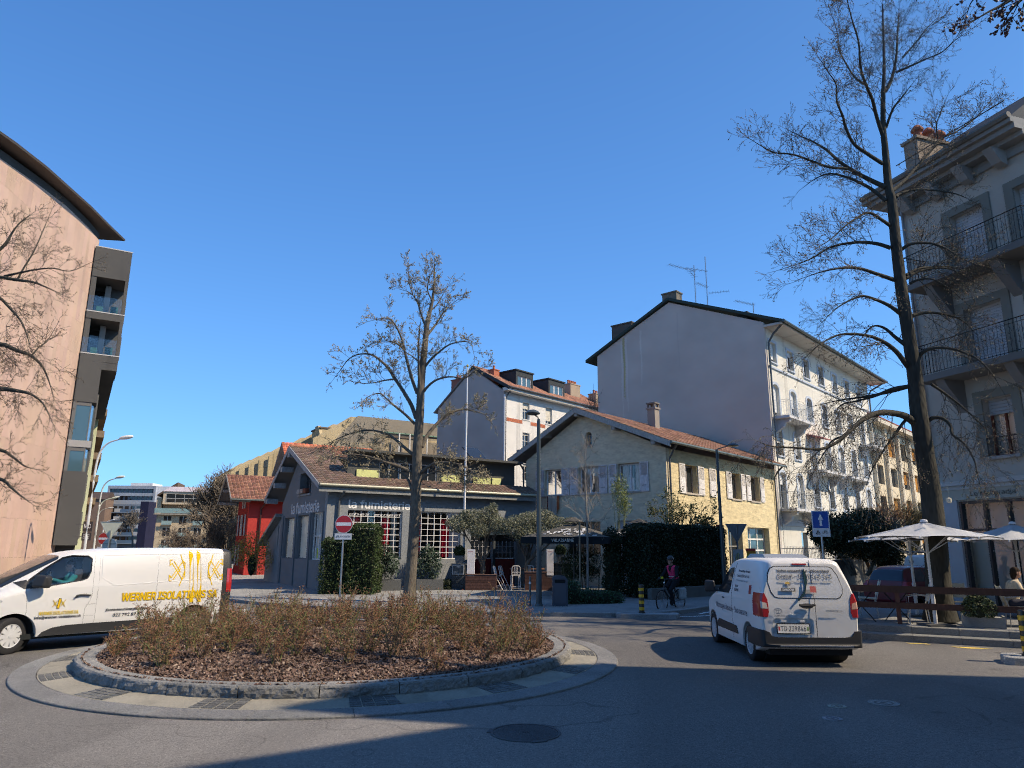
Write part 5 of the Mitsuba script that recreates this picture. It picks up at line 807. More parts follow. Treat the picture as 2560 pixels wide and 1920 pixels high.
# ---------------------------------------------------------------- trees and plants
def smooth_line(P, k=4):
    P = np.asarray(P, float)
    if len(P) < 3: return P
    Q = np.vstack([2 * P[0] - P[1], P, 2 * P[-1] - P[-2]]); out = []
    for i in range(1, len(Q) - 2):
        for u in np.linspace(0, 1, k, endpoint=False):
            a, b, c, d = Q[i - 1:i + 3]; out.append(.5 * ((2 * b) + (c - a) * u + (2 * a - 5 * b + 4 * c - d) * u * u + (3 * b - a - 3 * c + d) * u ** 3))
    out.append(P[-1]); return np.array(out)
class Twigs:
    """Grows side shoots along limbs, with buds or young leaves at their tips."""
    def __init__(s, rng, budcols, bud=.035, col=(.09, .075, .055), thin=.004, buds=3, size=1.0):
        s.rng, s.cols, s.bud, s.col, s.thin, s.nb, s.size = rng, np.asarray(budcols), bud, col, thin, buds, size
        s.segs = {}; s.buds = []; s.B = 2
    def seg(s, P, R0, R1, n):
        P = np.asarray(P, float); s.segs.setdefault((len(P), n), []).append((P, np.linspace(R0, R1, len(P))))
    def grow(s, p, d, L, r, level, droop):
        rng = s.rng; d = d / (np.linalg.norm(d) + 1e-9); pts = [p]; n = 4; q = p
        for i in range(n - 1):
            q = q + d * L / (n - 1); pts.append(q); d = d + rng.normal(0, .20, 3) + np.array([0, 0, droop]); d /= np.linalg.norm(d)
        s.seg(pts, r, max(s.thin, r * .4), 3)
        if level == 0 or L < .28 * s.size:
            for k in range(s.nb): 
                u = rng.uniform(.25, 1); i = min(int(u * (n - 1)), n - 2); s.buds.append((pts[i] + (pts[i + 1] - pts[i]) * (u * (n - 1) - i), d))
            s.buds.append((pts[-1], d)); return
        m = rng.randint(3, 6)
        for k in range(m):
            u = rng.uniform(.15, 1.); i = min(int(u * (n - 1)), n - 2); b = pts[i] + (pts[i + 1] - pts[i]) * (u * (n - 1) - i); ax = (pts[i + 1] - pts[i]); ax /= np.linalg.norm(ax) + 1e-9
            side = np.cross(ax, rng.normal(0, 1, 3)); side /= np.linalg.norm(side) + 1e-9; ang = rng.uniform(.5, 1.0)
            s.grow(b, ax * math.cos(ang) + side * math.sin(ang), L * rng.uniform(.38, .66), max(s.thin, r * .55), level - 1, droop)
        s.grow(pts[-1], d, L * .45, max(s.thin, r * .5), level - 1, droop)
    def limb(s, P, gap, L0, L1, level, droop, start=.15, up_=.35, r=.012):
        rng = s.rng; P = np.asarray(P); sl = np.linalg.norm(np.diff(P, axis=0), axis=1); cum = np.r_[0, np.cumsum(sl)]; tot = cum[-1]; x = start * tot
        while x < tot:
            i = min(np.searchsorted(cum, x) - 1, len(P) - 2); i = max(i, 0); b = P[i] + (P[i + 1] - P[i]) * (x - cum[i]) / max(sl[i], 1e-6); ax = (P[i + 1] - P[i]) / max(sl[i], 1e-6)
            side = np.cross(ax, rng.normal(0, 1, 3)); side /= np.linalg.norm(side) + 1e-9; ang = rng.uniform(.55, 1.15); d = ax * math.cos(ang) + side * math.sin(ang) + np.array([0, 0, up_])
            s.grow(b, d, rng.uniform(L0, L1) * (1 - .35 * x / tot), r * (1.1 - .6 * x / tot), level, droop); x += gap * rng.uniform(.5, 1.5)
        s.grow(P[-1], P[-1] - P[-2], L0, r * .6, level - 1 if level else 0, droop)
    def meshes(s):
        tw, bd = MB(), MB()
        for (k, n), L in s.segs.items():
            P = np.array([q[0] for q in L]); rr = np.array([q[1] for q in L]); t = np.gradient(P, axis=1); t /= np.linalg.norm(t, axis=2, keepdims=True) + 1e-9
            ref = np.array([.3, .5, .81]); a = np.cross(t, ref); a /= np.linalg.norm(a, axis=2, keepdims=True) + 1e-9; b = np.cross(t, a); an = np.arange(n) * 2 * np.pi / n
            v = P[:, :, None] + rr[:, :, None, None] * (np.cos(an)[:, None] * a[:, :, None] + np.sin(an)[:, None] * b[:, :, None])
            i, j = np.meshgrid(np.arange(k - 1), np.arange(n), indexing='ij'); q = np.stack([i * n + j, i * n + (j + 1) % n, (i + 1) * n + (j + 1) % n, (i + 1) * n + j], -1).reshape(-1, 4)
            F = (np.arange(len(L))[:, None, None] * k * n + q).reshape(-1, 4); c = np.asarray(s.col) * s.rng.uniform(.75, 1.35, (len(L), 1)); tw.add(v.reshape(-1, 3), F); tw.c[-1] = np.repeat(c, k * n, 0)
        p = np.array([q[0] for q in s.buds]); d = np.array([q[1] for q in s.buds]); n = len(p); rng = s.rng; B = s.B
        p = np.repeat(p, B, 0) + rng.normal(0, s.bud * .25, (n * B, 3)); d = np.repeat(d, B, 0) + rng.normal(0, .55, (n * B, 3)); d /= np.linalg.norm(d, axis=1, keepdims=True) + 1e-9
        L = s.bud * rng.uniform(.55, 1.3, (n * B, 1)); w = np.cross(d, rng.normal(0, 1, (n * B, 3))); w /= np.linalg.norm(w, axis=1, keepdims=True) + 1e-9; w *= L * .36; w2 = np.cross(d, w)
        v = np.stack([p, p + d * L * .5 + w, p + d * L * .5 - w * .5 + w2 * .8, p + d * L * .5 - w * .5 - w2 * .8, p + d * L], 1).reshape(-1, 3)
        f = np.array([[0, 1, 2], [0, 2, 3], [0, 3, 1], [4, 2, 1], [4, 3, 2], [4, 1, 3]]); bd.add(v, (np.arange(n * B)[:, None, None] * 5 + f).reshape(-1, 3))
        bd.c[-1] = np.repeat(s.cols[rng.randint(len(s.cols), size=n * B)] * rng.uniform(.7, 1.3, (n * B, 1)), 5, 0); return tw, bd
def traced_tree(key, trunkpts, trad, limbs, barkcol, tw, prm, flare=1.35, start=0.2):
    m = MB(barkcol); P = smooth_line(trunkpts, 5); rr = np.interp(np.linspace(0, 1, len(P)), *trad); k = len(P); n = 18
    t = np.gradient(P, axis=0); an = np.arange(n) * 2 * np.pi / n; lump = meshkit.fbm(np.stack(np.broadcast_arrays(np.cos(an)[None] * 1.6, np.sin(an)[None] * 1.6, np.linspace(0, 9, k)[:, None]), -1), 3) - .5
    r2 = rr[:, None] * (1 + .25 * lump); h = P[:, 2] - P[0, 2]; r2 = r2 * (1 + (flare - 1) * np.exp(-h / .22))[:, None]
    v = np.stack([P[:, :1] + r2 * np.cos(an), P[:, 1:2] + r2 * np.sin(an), np.repeat(P[:, 2:], n, 1)], -1).reshape(-1, 3); i, j = np.meshgrid(np.arange(k - 1), np.arange(n), indexing='ij')
    m.add(v, np.stack([i * n + j, i * n + (j + 1) % n, (i + 1) * n + (j + 1) % n, (i + 1) * n + j], -1).reshape(-1, 4)); part(key, 'trunk', m, 'bark', True)
    lb = MB(barkcol)
    for a, r0, r1 in limbs:
        Q = smooth_line(a, 4); lb.tube(Q, np.linspace(r0, r1, len(Q)) , 8); zr = (Q[:, 2].mean() - P[0, 2]) / (P[-1, 2] - P[0, 2]); prm(tw, Q, zr, r0)
    top = P[int(len(P) * .75):]; prm(tw, top, 1., .03); part(key, 'limb', lb, 'bark', True, kind='stuff'); a, b = tw.meshes(); part(key, 'twig', a, 'pal', kind='stuff'); part(key, 'bud', b, 'leaf', kind='stuff')
rng = R(41)
BRK = (.046, .042, .035)  # bark darkened in place of shade on the right-hand street tree trunk
t = thing('bare_street_tree', 'tall bare street tree with drooping lower branches and opening buds, beside the right-hand terrace', 'tree')
def prm(tw, Q, zr, r0):
    if zr > .52: tw.limb(Q, .165, .5, 1.1, 2, .05, up_=.45)
    elif zr > .33: tw.limb(Q, .22, .5, 1.1, 2, -.10, up_=.0)
    else: tw.limb(Q, .19, .7, 1.5, 2, -.30, up_=-.25)
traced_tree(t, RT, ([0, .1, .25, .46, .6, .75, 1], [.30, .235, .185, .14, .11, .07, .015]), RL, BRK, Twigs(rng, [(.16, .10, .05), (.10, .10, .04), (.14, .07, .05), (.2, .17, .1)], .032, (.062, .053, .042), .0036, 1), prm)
m = MB((.5, .46, .36)); p = np.array([10.32, 16.92, 3.55]); m.lathe([(.001, .0), (.05, .01), (.055, .1), (.001, .13)], p + [0, 0, -.42], 12); m.tube([p, p - [0, 0, .3]], .006, 4); solo('hanging_lantern', m, 'canvas', 'small round cream lantern hanging on the trunk of the tall bare street tree', 'lantern')
t = thing('budding_tree', 'medium bare tree with many pale buds, standing in front of the low restaurant', 'tree')
def prm2(tw, Q, zr, r0):
    if zr > .5: tw.limb(Q, .17, .4, .85, 2, .05, up_=.4, r=.012, start=.22)
    else: tw.limb(Q, .17, .45, .95, 2, -.05, up_=.12, r=.012, start=.25)
traced_tree(t, CT, ([0, .1, .4, .7, .85, 1], [.215, .20, .15, .095, .05, .012]), CL, (.115, .10, .08), Twigs(rng, [(.34, .28, .17), (.27, .22, .12), (.38, .34, .24), (.19, .16, .09)], .046, (.10, .085, .065), .005, 3), prm2)
t = thing('left_edge_tree', 'bare budding tree reaching in from the left edge in front of the pink clad building', 'tree')
b0 = np.array(LL[0][0][0]); tr = [(b0[0] - .1, b0[1], 0.), (b0[0], b0[1], 3.), (b0[0] + .1, b0[1], 6.5), (b0[0] - .05, b0[1], 9.5), (b0[0] + .1, b0[1], 12)]
def prm3(tw, Q, zr, r0):
    if Q[-1, 2] > Q[0, 2] - .4: tw.limb(Q, .2, .4, .9, 2, .03, up_=.3, start=.25)
    else: tw.limb(Q, .2, .5, 1.1, 2, -.12, up_=-.05, start=.25)
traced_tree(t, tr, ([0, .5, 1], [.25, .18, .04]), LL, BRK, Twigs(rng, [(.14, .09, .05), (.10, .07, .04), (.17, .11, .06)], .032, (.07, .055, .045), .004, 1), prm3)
t = thing('overhanging_tree', 'budding twigs of a tree just outside the frame, hanging into the top right corner', 'tree')
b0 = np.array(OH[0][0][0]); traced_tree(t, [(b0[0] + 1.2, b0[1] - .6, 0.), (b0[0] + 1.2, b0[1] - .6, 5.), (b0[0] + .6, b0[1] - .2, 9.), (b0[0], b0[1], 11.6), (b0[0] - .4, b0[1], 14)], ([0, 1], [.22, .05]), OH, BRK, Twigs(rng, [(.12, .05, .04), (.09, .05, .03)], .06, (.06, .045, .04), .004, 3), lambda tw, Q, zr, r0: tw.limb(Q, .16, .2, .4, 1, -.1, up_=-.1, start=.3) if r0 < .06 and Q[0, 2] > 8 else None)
def wild_tree(x, y, z0, H_, spread, seed, label, cat='tree', name='bare_tree', trunks=1, levels=4, col=(.10, .085, .065), bud=None, r0=.16, first=.3, thin=.012, budsize=.06, group=None, up_=.28):
    rng = R(seed); key = thing(name, label, cat, group); tw = Twigs(rng, bud or [(.13, .10, .07), (.10, .08, .05)], budsize, col, thin, 1, H_ / 10); tw.B = 1; tm = MB(col)
    def rec(p, d, L, r, lv):
        d = d / np.linalg.norm(d); pts = [p]; q = p
        for i in range(4): q = q + d * L / 4; pts.append(q); d = d + rng.normal(0, .10, 3) + [0, 0, .03]; d /= np.linalg.norm(d)
        (tm.tube(pts, np.linspace(r, r * .62, 5), 6) if r > .035 else tw.seg(pts, r, r * .62, 3))
        if lv == 0: 
            for k in range(5): tw.grow(pts[rng.randint(1, 5)], d + rng.normal(0, .5, 3), L * rng.uniform(.6, 1.1), max(thin, r * .5), 0, .0)
            return
        for k in range(rng.randint(3, 5)):
            ax = rng.normal(0, 1, 3); side = np.cross(d, ax); side /= np.linalg.norm(side); a = rng.uniform(.3, .8) * spread; rec(pts[rng.randint(2, 5)], d * math.cos(a) + side * math.sin(a) + [0, 0, up_], L * rng.uniform(.6, .85), r * .58, lv - 1)
    for k in range(trunks):
        a = rng.uniform(0, 6.28); e = .0 if trunks == 1 else rng.uniform(.2, .7); rec(np.array([x + (.3 * math.cos(a) if trunks > 1 else 0), y + (.3 * math.sin(a) if trunks > 1 else 0), z0]), np.array([math.cos(a) * e, math.sin(a) * e, 1.]), H_ * first * rng.uniform(.8, 1.1), r0, levels)
    if tm.n: part(key, 'trunk', tm, 'bark', True)
    a, b = tw.meshes(); part(key, 'twig', a, 'pal', kind='stuff'); part(key, 'bud', b, 'pal', kind='stuff'); return key
wild_tree(-24.5, 62, 0, 13.5, 1.25, 51, 'large bare rounded tree between the far cream building and the red house', r0=.35, first=.26, levels=5, thin=.018, budsize=.09, col=(.15, .125, .10), bud=[(.22, .18, .13), (.26, .22, .17)])
wild_tree(-21.5, 55, 0, 5.6, 1.2, 52, 'dense bare thicket under the large rounded tree, left of the red house', 'shrub', 'bare_thicket', trunks=6, levels=3, r0=.07, thin=.014, col=(.15, .12, .095))
wild_tree(-25.5, 57, 0, 4.0, 1.2, 53, 'lower bare thicket left of the taller one, above the roof of the lettered van', 'shrub', 'bare_thicket', trunks=5, levels=3, r0=.06, thin=.014, col=(.10, .08, .07))
wild_tree(-36, 110, 0, 9, 1.2, 54, 'bare brown tree in front of the far cream building', r0=.25, levels=4, thin=.03, budsize=.12, col=(.13, .1, .08))
wild_tree(-82, 190, 0, 10, 1.2, 55, 'far brown tree in front of the blue-tinted building', r0=.3, levels=4, thin=.05, budsize=.25, col=(.16, .12, .08), bud=[(.2, .15, .07)])
wild_tree(-96, 185, 0, 14, 1.2, 56, 'far grey bare tree beside the blue-tinted building, behind the street lamps', r0=.3, levels=4, thin=.05, budsize=.2, col=(.12, .11, .1))
wild_tree(5.5, 58, 0, 18.5, .55, 57, 'upright bare twiggy tree between the dormer house and the blank grey gable', r0=.22, first=.28, levels=5, thin=.012, budsize=.05, col=(.12, .085, .065))
for i, (x, y, h) in enumerate(((16.4, 34.5, 4.9), (18.2, 36.5, 4.4), (19.9, 37.2, 4.6))): wild_tree(x, y, .8, h, 1.0, 60 + i, ('knobbly bare shrub nearest the one-way sign, with thick pollarded stems', 'middle bare shrub of the row behind the garden railing, reddish twigs', 'bare olive-tinged shrub farthest right behind the garden railing')[i], 'shrub', 'bare_shrub', trunks=3, levels=3, r0=.10, thin=.009, budsize=.05, col=((.16, .14, .11), (.17, .10, .06), (.12, .11, .06))[i], bud=[(.2, .12, .06), (.16, .14, .06)])
# slender young trees
def sapling(x, y, z0, H_, seed, label, stake):
    rng = R(seed); key = thing('young_tree', label, 'tree'); tw = Twigs(rng, [(.2, .18, .12), (.16, .12, .1)], .03, (.16, .145, .13), .004, 1); m = MB((.2, .18, .16)); P = np.array([(x, y, z0), (x + .02, y, z0 + H_ * .4), (x - .02, y, z0 + H_ * .75), (x, y, z0 + H_)]); Q = smooth_line(P, 5); m.tube(Q, np.linspace(.055, .008, len(Q)), 7)
    for h in np.linspace(.33, .95, 15):
        b = np.array([x, y, z0 + H_ * h]); a = rng.uniform(0, 6.28); L = H_ * .30 * (1.12 - h) + .25; d = np.array([math.cos(a) * .8, math.sin(a) * .8, .75]); tw.grow(b, d, L, .012, 2, .06)
    part(key, 'trunk', m, 'bark', True); a, b = tw.meshes(); part(key, 'twig', a, 'pal', kind='stuff'); part(key, 'bud', b, 'pal', kind='stuff')
    if stake: m = MB((.2, .16, .11)); m.tube([(x - .28, y + .1, z0), (x - .26, y + .1, z0 + 2.9)], .035, 6); solo('tree_stake', m, 'wood', 'wooden stake beside the slender young tree at the hedge', 'stake')
sapling(2.92, 28.0, .1, 6.1, 71, 'slender young bare tree with a pale trunk, by the low ivy near the litter bin', True)
# leafy plants
def foliage(mb, blobs, n, size, cols, rng, aspect=.45, hang=0., shell=.55, droop=0.):
    """Leaves scattered through lumps given as (x, y, z, rx, ry, rz)."""
    B = np.asarray(blobs, float); wt = B[:, 3] * B[:, 4] + B[:, 4] * B[:, 5] + B[:, 3] * B[:, 5]; idx = rng.choice(len(B), n, p=wt / wt.sum()); d = rng.normal(0, 1, (n, 3)); d /= np.linalg.norm(d, axis=1, keepdims=True); r = shell + (1 - shell) * rng.uniform(0, 1, (n, 1)) ** .6
    r = r * (1 + .35 * (meshkit.fbm(np.stack([d[:, 0] * 2 + idx * 3.1, d[:, 1] * 2, d[:, 2] * 2], -1), 2)[:, None] - .5)); p = B[idx, :3] + d * r * B[idx, 3:6]
    ax = d * .7 + rng.normal(0, .8, (n, 3)) + [0, 0, droop]; ax /= np.linalg.norm(ax, axis=1, keepdims=True); L = size * rng.uniform(.6, 1.35, (n, 1)); w = np.cross(ax, rng.normal(0, 1, (n, 3))); w /= np.linalg.norm(w, axis=1, keepdims=True) + 1e-9; w *= L * aspect * .5
    v = np.stack([p - ax * L * .5, p + w, p + ax * L * .5, p - w], 1).reshape(-1, 3); mb.add(v, np.arange(4 * n).reshape(-1, 4)); cl = np.asarray(cols)[rng.randint(len(cols), size=n)] * rng.uniform(.65, 1.35, (n, 1)); mb.c[-1] = np.repeat(cl, 4, 0)
def box_blobs(x0, x1, y0, y1, z0, z1, s, rng, fr=None):
    out = []
    for x in np.arange(x0 + s * .5, x1, s):
        for y in np.arange(y0 + s * .5, y1, s):
            for z in np.arange(z0 + s * .5, z1, s):
                p = np.array([x, y, z]) + rng.uniform(-.15, .15, 3) * s; p = fr(p) if fr is not None else p; out.append((*p, s * .66, s * .66, s * .62))
    return out
def box_leaves(name, label, boxes, n, size, cols, cat, amp=.3, aspect=.5, droop=0., group=None):
    # leaves over the faces of clipped blocks (frame, t0, t1, d0, d1, z0, z1), the surface swelling and sinking
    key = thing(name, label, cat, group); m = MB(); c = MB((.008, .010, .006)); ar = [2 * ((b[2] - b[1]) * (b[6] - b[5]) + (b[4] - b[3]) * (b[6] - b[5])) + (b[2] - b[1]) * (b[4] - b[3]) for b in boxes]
    for b, a in zip(boxes, ar):
        k = int(n * a / sum(ar)); fr, lo, hi = b[0], np.array([b[1], b[3], b[5]]), np.array([b[2], b[4], b[6]]); e = hi - lo; pf = np.array([e[1] * e[2], e[1] * e[2], e[0] * e[2], e[0] * e[2], e[0] * e[1]]); fc = rng.choice(5, k, p=pf / pf.sum()); p = lo + e * rng.uniform(0, 1, (k, 3)); nn = np.zeros((k, 3)); ax = (0, 0, 1, 1, 2); sg = (0, 1, 0, 1, 1)
        for q in range(5): s = fc == q; p[s, ax[q]] = (lo, hi)[sg[q]][ax[q]]; nn[s, ax[q]] = 2 * sg[q] - 1
        r = np.minimum(np.minimum(p - lo, hi - p)[np.arange(k)[:, None], [[1, 2], [1, 2], [0, 2], [0, 2], [0, 1]][0]].min(1), .3) if 0 else .3
        w = meshkit.fbm(p * 2.2 + 7, 3) + .5 * meshkit.fbm(p * 6, 2) - .8; p = p + nn * (w * amp)[:, None] + rng.normal(0, .035, (k, 3)); ctr = (lo + hi) / 2; rel = (p - ctr) / (e / 2); over = np.maximum(np.sort(np.abs(rel[:, [0, 2]]), 1)[:, 0] - .82, 0); p = p - np.sign(rel) * over[:, None] * np.array([.45, .1, .6])
        p = fr(p) if fr is not None else p; d = rng.normal(0, 1, (k, 3)) + [0, 0, droop]; d /= np.linalg.norm(d, axis=1, keepdims=True); L = size * rng.uniform(.5, 1.4, (k, 1)); ww = np.cross(d, rng.normal(0, 1, (k, 3))); ww /= np.linalg.norm(ww, axis=1, keepdims=True); ww *= L * aspect * .5
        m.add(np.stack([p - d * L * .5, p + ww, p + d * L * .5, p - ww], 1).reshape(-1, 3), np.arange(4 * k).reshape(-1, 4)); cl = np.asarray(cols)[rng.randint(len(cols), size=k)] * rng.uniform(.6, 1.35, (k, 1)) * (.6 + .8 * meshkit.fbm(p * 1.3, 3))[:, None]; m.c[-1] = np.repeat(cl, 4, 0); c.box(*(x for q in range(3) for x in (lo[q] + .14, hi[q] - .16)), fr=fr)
    part(key, 'leaf', m, 'leaf', kind='stuff'); part(key, 'stem', c, 'pal', kind='stuff'); return key  # dark core block inside, its near-black colour standing in for inner shade
rng = R(81); IVY = [(.014, .023, .009), (.02, .032, .011), (.026, .04, .015), (.009, .014, .006)]
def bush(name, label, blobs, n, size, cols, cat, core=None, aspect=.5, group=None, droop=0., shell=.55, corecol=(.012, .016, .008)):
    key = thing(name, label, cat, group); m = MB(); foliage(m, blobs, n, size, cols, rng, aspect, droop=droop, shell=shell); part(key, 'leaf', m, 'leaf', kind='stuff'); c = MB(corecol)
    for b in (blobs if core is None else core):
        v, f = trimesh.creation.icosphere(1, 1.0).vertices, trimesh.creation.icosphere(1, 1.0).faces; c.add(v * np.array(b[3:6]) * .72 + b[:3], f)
    part(key, 'stem', c, 'pal'); return key  # dark balls inside the leaves put the inner shade into their colour
hf = Fr(5.25, 28.15, 51, 1); box_leaves('ivy_hedge', 'tall dark clipped ivy hedge along the pavement behind the cyclist', [(hf, 0, 5.2, -1.3, 0, .1, 2.9)], 40000, .085, IVY, 'hedge')
bush('round_topped_bush', 'dark column of leaves with a round top, left of the tall ivy hedge', [(4.0, 29, .7, .42, .42, .7), (4.0, 29, 1.5, .38, .38, .7), (4.0, 29, 2.3, .45, .45, .5)], 4200, .09, IVY, 'bush')
bush('ground_ivy', 'low green ivy at the foot of the slender young tree, right of the litter bin', [(2.2, 25.9, .35, .4, .4, .55), (2.75, 26.1, .28, .5, .4, .36), (3.3, 26.2, .24, .45, .4, .32), (3.7, 26.4, .22, .4, .35, .3), (2.1, 26.1, .55, .3, .3, .4)], 5200, .075, [(.035, .075, .03), (.05, .095, .04), (.025, .055, .025)], 'ivy')
BMB = [(.03, .045, .015), (.05, .07, .02), (.02, .03, .012)]
for i, (x, y, h, lab) in enumerate(((2.55, 30.5, 1.9, 'dark bamboo clump in a planter, nearest the slate pillar'), (3.35, 30.9, 2.0, 'dark bamboo clump in a planter, second from the slate pillar'), (4.6, 31, 2.2, 'dark bamboo clump in a planter, just left of the tall ivy hedge'), (5.3, 31.2, 2.1, 'dark bamboo clump partly behind the left end of the tall ivy hedge'))):
    key = thing('bamboo', lab, 'bamboo'); m = MB((.12, .095, .055))
    for k in range(9): a = rng.uniform(-.35, .35); b = rng.uniform(-.2, .2); m.tube([(x + a, y + b, .1), (x + a * 1.3, y + b, h * .6), (x + a * 2.0, y + b * 1.5, h)], [.014, .012, .006], 5, jit((.13, .10, .06), rng, .3))
    part(key, 'cane', m, 'pal', kind='stuff'); m = MB(); foliage(m, [(x, y, h * .75, .55, .4, h * .32), (x, y, h * .5, .45, .35, .35)], 1900, .15, BMB, rng, .16, shell=.2); part(key, 'leaf', m, 'leaf', kind='stuff')
key = thing('bamboo', 'tall light green bamboo rising above the parasols against the beige gable', 'bamboo'); m = MB((.16, .17, .07)); 
for k in range(6): a = rng.uniform(-.25, .25); m.tube([(4.9 + a * .3, 32.5, .1), (4.9 + a, 32.5, 3.4), (4.9 + a * 1.6, 32.5, 5.2)], [.016, .013, .005], 5)
part(key, 'cane', m, 'pal', kind='stuff'); m = MB(); foliage(m, [(4.9, 32.5, 4.6, .45, .4, .75), (5.1, 32.5, 3.9, .4, .4, .6)], 1300, .15, [(.16, .20, .04), (.12, .16, .035), (.2, .22, .06)], rng, .16, shell=.1); part(key, 'leaf', m, 'leaf', kind='stuff')
bush('wispy_shrub', 'thin wispy shrub rising behind the ivy hedge against the sunlit beige wall', [(8.0, 32.6, 3.3, .9, .4, .6), (8.6, 33.0, 3.0, .6, .4, .5), (7.6, 32.4, 3.9, .5, .3, .4)], 900, .09, [(.06, .08, .03), (.09, .10, .04)], 'shrub', core=[], aspect=.4, shell=.1) if 0 else None
key = thing('wispy_shrub', 'thin wispy shrub rising behind the ivy hedge against the sunlit beige wall', 'shrub'); tw = Twigs(R(83), [(.07, .085, .03), (.10, .11, .04)], .075, (.09, .07, .05), .004, 4)
for k in range(14): a = rng.uniform(-1.1, 1.1); tw.grow(np.array([7.9 + a * .8, 32.6 + a * .6, 2.4]), np.array([a * .5, 0, 1.]), rng.uniform(.7, 1.5), .012, 2, .0)
a, b = tw.meshes(); part(key, 'twig', a, 'pal', kind='stuff'); part(key, 'leaf', b, 'leaf', kind='stuff')
CYP = [(.030, .050, .014), (.042, .066, .018), (.022, .038, .012), (.055, .08, .022)]
box_leaves('clipped_hedge', 'clipped dark evergreen hedge behind the no-entry sign, its taller right block catching sun', [(None, -7.75, -6.6, 29.8, 31.6, 0, 2.3), (None, -6.62, -5.5, 29.7, 31.2, 0, 2.85)], 26000, .10, CYP, 'hedge', .34, .32, -.4)
LAU = [(.05, .08, .05), (.07, .10, .07), (.035, .06, .035), (.10, .13, .09)]
for i, (x, y, lab) in enumerate(((-5.55, 32.4, 'leafy evergreen shrub in a grey trough, left of the budding tree trunk'), (-3.75, 33.0, 'leafy evergreen shrub in a grey trough, right of the budding tree trunk'))):
    key = thing('potted_shrub', lab, 'shrub'); m = MB((.10, .09, .06))
    for k in range(12): a = rng.uniform(-.4, .4); m.tube([(x + a * .7, y, .4), (x + a * 1.2, y + rng.uniform(-.2, .2), 1.6)], [.012, .006], 5)
    part(key, 'stem', m, 'pal'); m = MB(); foliage(m, [(x - .25, y, 1.2, .42, .35, .6), (x + .25, y, 1.2, .42, .35, .65), (x, y, 1.7, .35, .3, .4)], 1500, .2, LAU, rng, .2, shell=.25); part(key, 'leaf', m, 'leaf', kind='stuff')
    m = MB((.10, .105, .11)); m.poly(sbox(-.7, .1, .7, .58), -.2, .2, fr=Fr(x, y, 70, 1)); solo('plant_trough', m, 'plaster', ('grey trough under the evergreen shrub left of the budding tree trunk', 'grey trough under the evergreen shrub right of the budding tree trunk')[i], 'planter')
bush('box_cube', 'small clipped box cube beside the left slate pillar', box_blobs(-3.2, -2.72, 33.1, 33.6, .05, .62, .26, rng), 2200, .05, [(.02, .03, .012), (.03, .045, .016)], 'shrub', aspect=.6)
bush('forsythia', 'yellow flowering forsythia shrub in front of the red house', [(-13.6, 38.5, 1.9, .9, .7, .9), (-14.1, 38.5, 1.6, .7, .6, .8), (-13.2, 38.5, 1.3, .7, .6, .8)], 3600, .085, [(.42, .30, .03), (.34, .25, .04), (.22, .17, .05), (.16, .13, .05)], 'shrub', aspect=.5, shell=.3, core=[(-13.6, 38.5, 1.0, .3, .3, .8)])
bush('laurel_hedge', 'dark clipped laurel mass behind the one-way sign, above the garden railing', [(14.3, 31.8, 2.6, 1.1, .8, .95), (15.6, 32.8, 2.7, 1.2, .9, 1.1), (17.0, 34.0, 2.5, 1.1, .8, 1.2), (13.4, 31.0, 2.7, .7, .6, .7), (16.4, 33.4, 3.2, .8, .7, .7), (17.9, 34.7, 2.0, .8, .7, 1.2)], 17000, .13, [(.02, .028, .014), (.035, .048, .02), (.05, .065, .03)], 'hedge', aspect=.5)
# olive trees
def olive(x, y, z0, blobs, seed, label):
    rng = R(seed); key = thing('olive_tree', label, 'tree'); m = MB((.12, .10, .08)); tips = []
    for b in blobs:
        a = np.array([x + rng.uniform(-.08, .08), y + rng.uniform(-.08, .08), z0]); e = np.array(b[:3]); mid = (a + e) / 2 + rng.normal(0, .12, 3); mid[:2] = a[:2] * .6 + e[:2] * .4; Q = smooth_line([a, a + [rng.uniform(-.06, .06), 0, .35], mid, e], 5); m.tube(Q, np.linspace(.075, .02, len(Q)) * rng.uniform(.8, 1.15), 7)
        for k in range(5): d = rng.normal(0, 1, 3); m.tube([Q[-4], Q[-4] + d * .3, e + d * np.array(b[3:6]) * .6], [.018, .012, .005], 5)
    part(key, 'trunk', m, 'bark', True); m = MB(); foliage(m, blobs, 16000, .095, [(.17, .18, .115), (.13, .14, .08), (.21, .215, .15), (.09, .10, .055), (.26, .26, .2)], rng, .26, shell=.30); part(key, 'crown', m, 'leaf', kind='stuff')
olive(-1.30, 33.6, .78, [(-2.45, 33.4, 3.05, .62, .6, .42), (-1.75, 33.6, 3.25, .62, .6, .5), (-1.05, 33.8, 3.35, .6, .6, .48), (-.55, 33.5, 2.95, .5, .55, .42), (-1.5, 33.3, 2.75, .55, .5, .35), (-.85, 33.7, 3.75, .25, .25, .3), (-2.1, 33.5, 3.45, .3, .3, .25)], 91, 'silvery olive tree in the left wooden planter')
olive(.75, 33.7, .9, [(.1, 33.4, 2.95, .62, .6, .48), (.8, 33.6, 3.2, .65, .6, .45), (1.5, 33.8, 3.3, .65, .6, .45), (2.1, 33.5, 3.0, .55, .55, .42), (2.7, 33.4, 3.05, .35, .4, .35), (.7, 33.3, 2.55, .6, .55, .45), (1.6, 33.4, 2.6, .5, .5, .4)], 92, 'silvery olive tree in the right wooden planter, behind the tall lamp post')
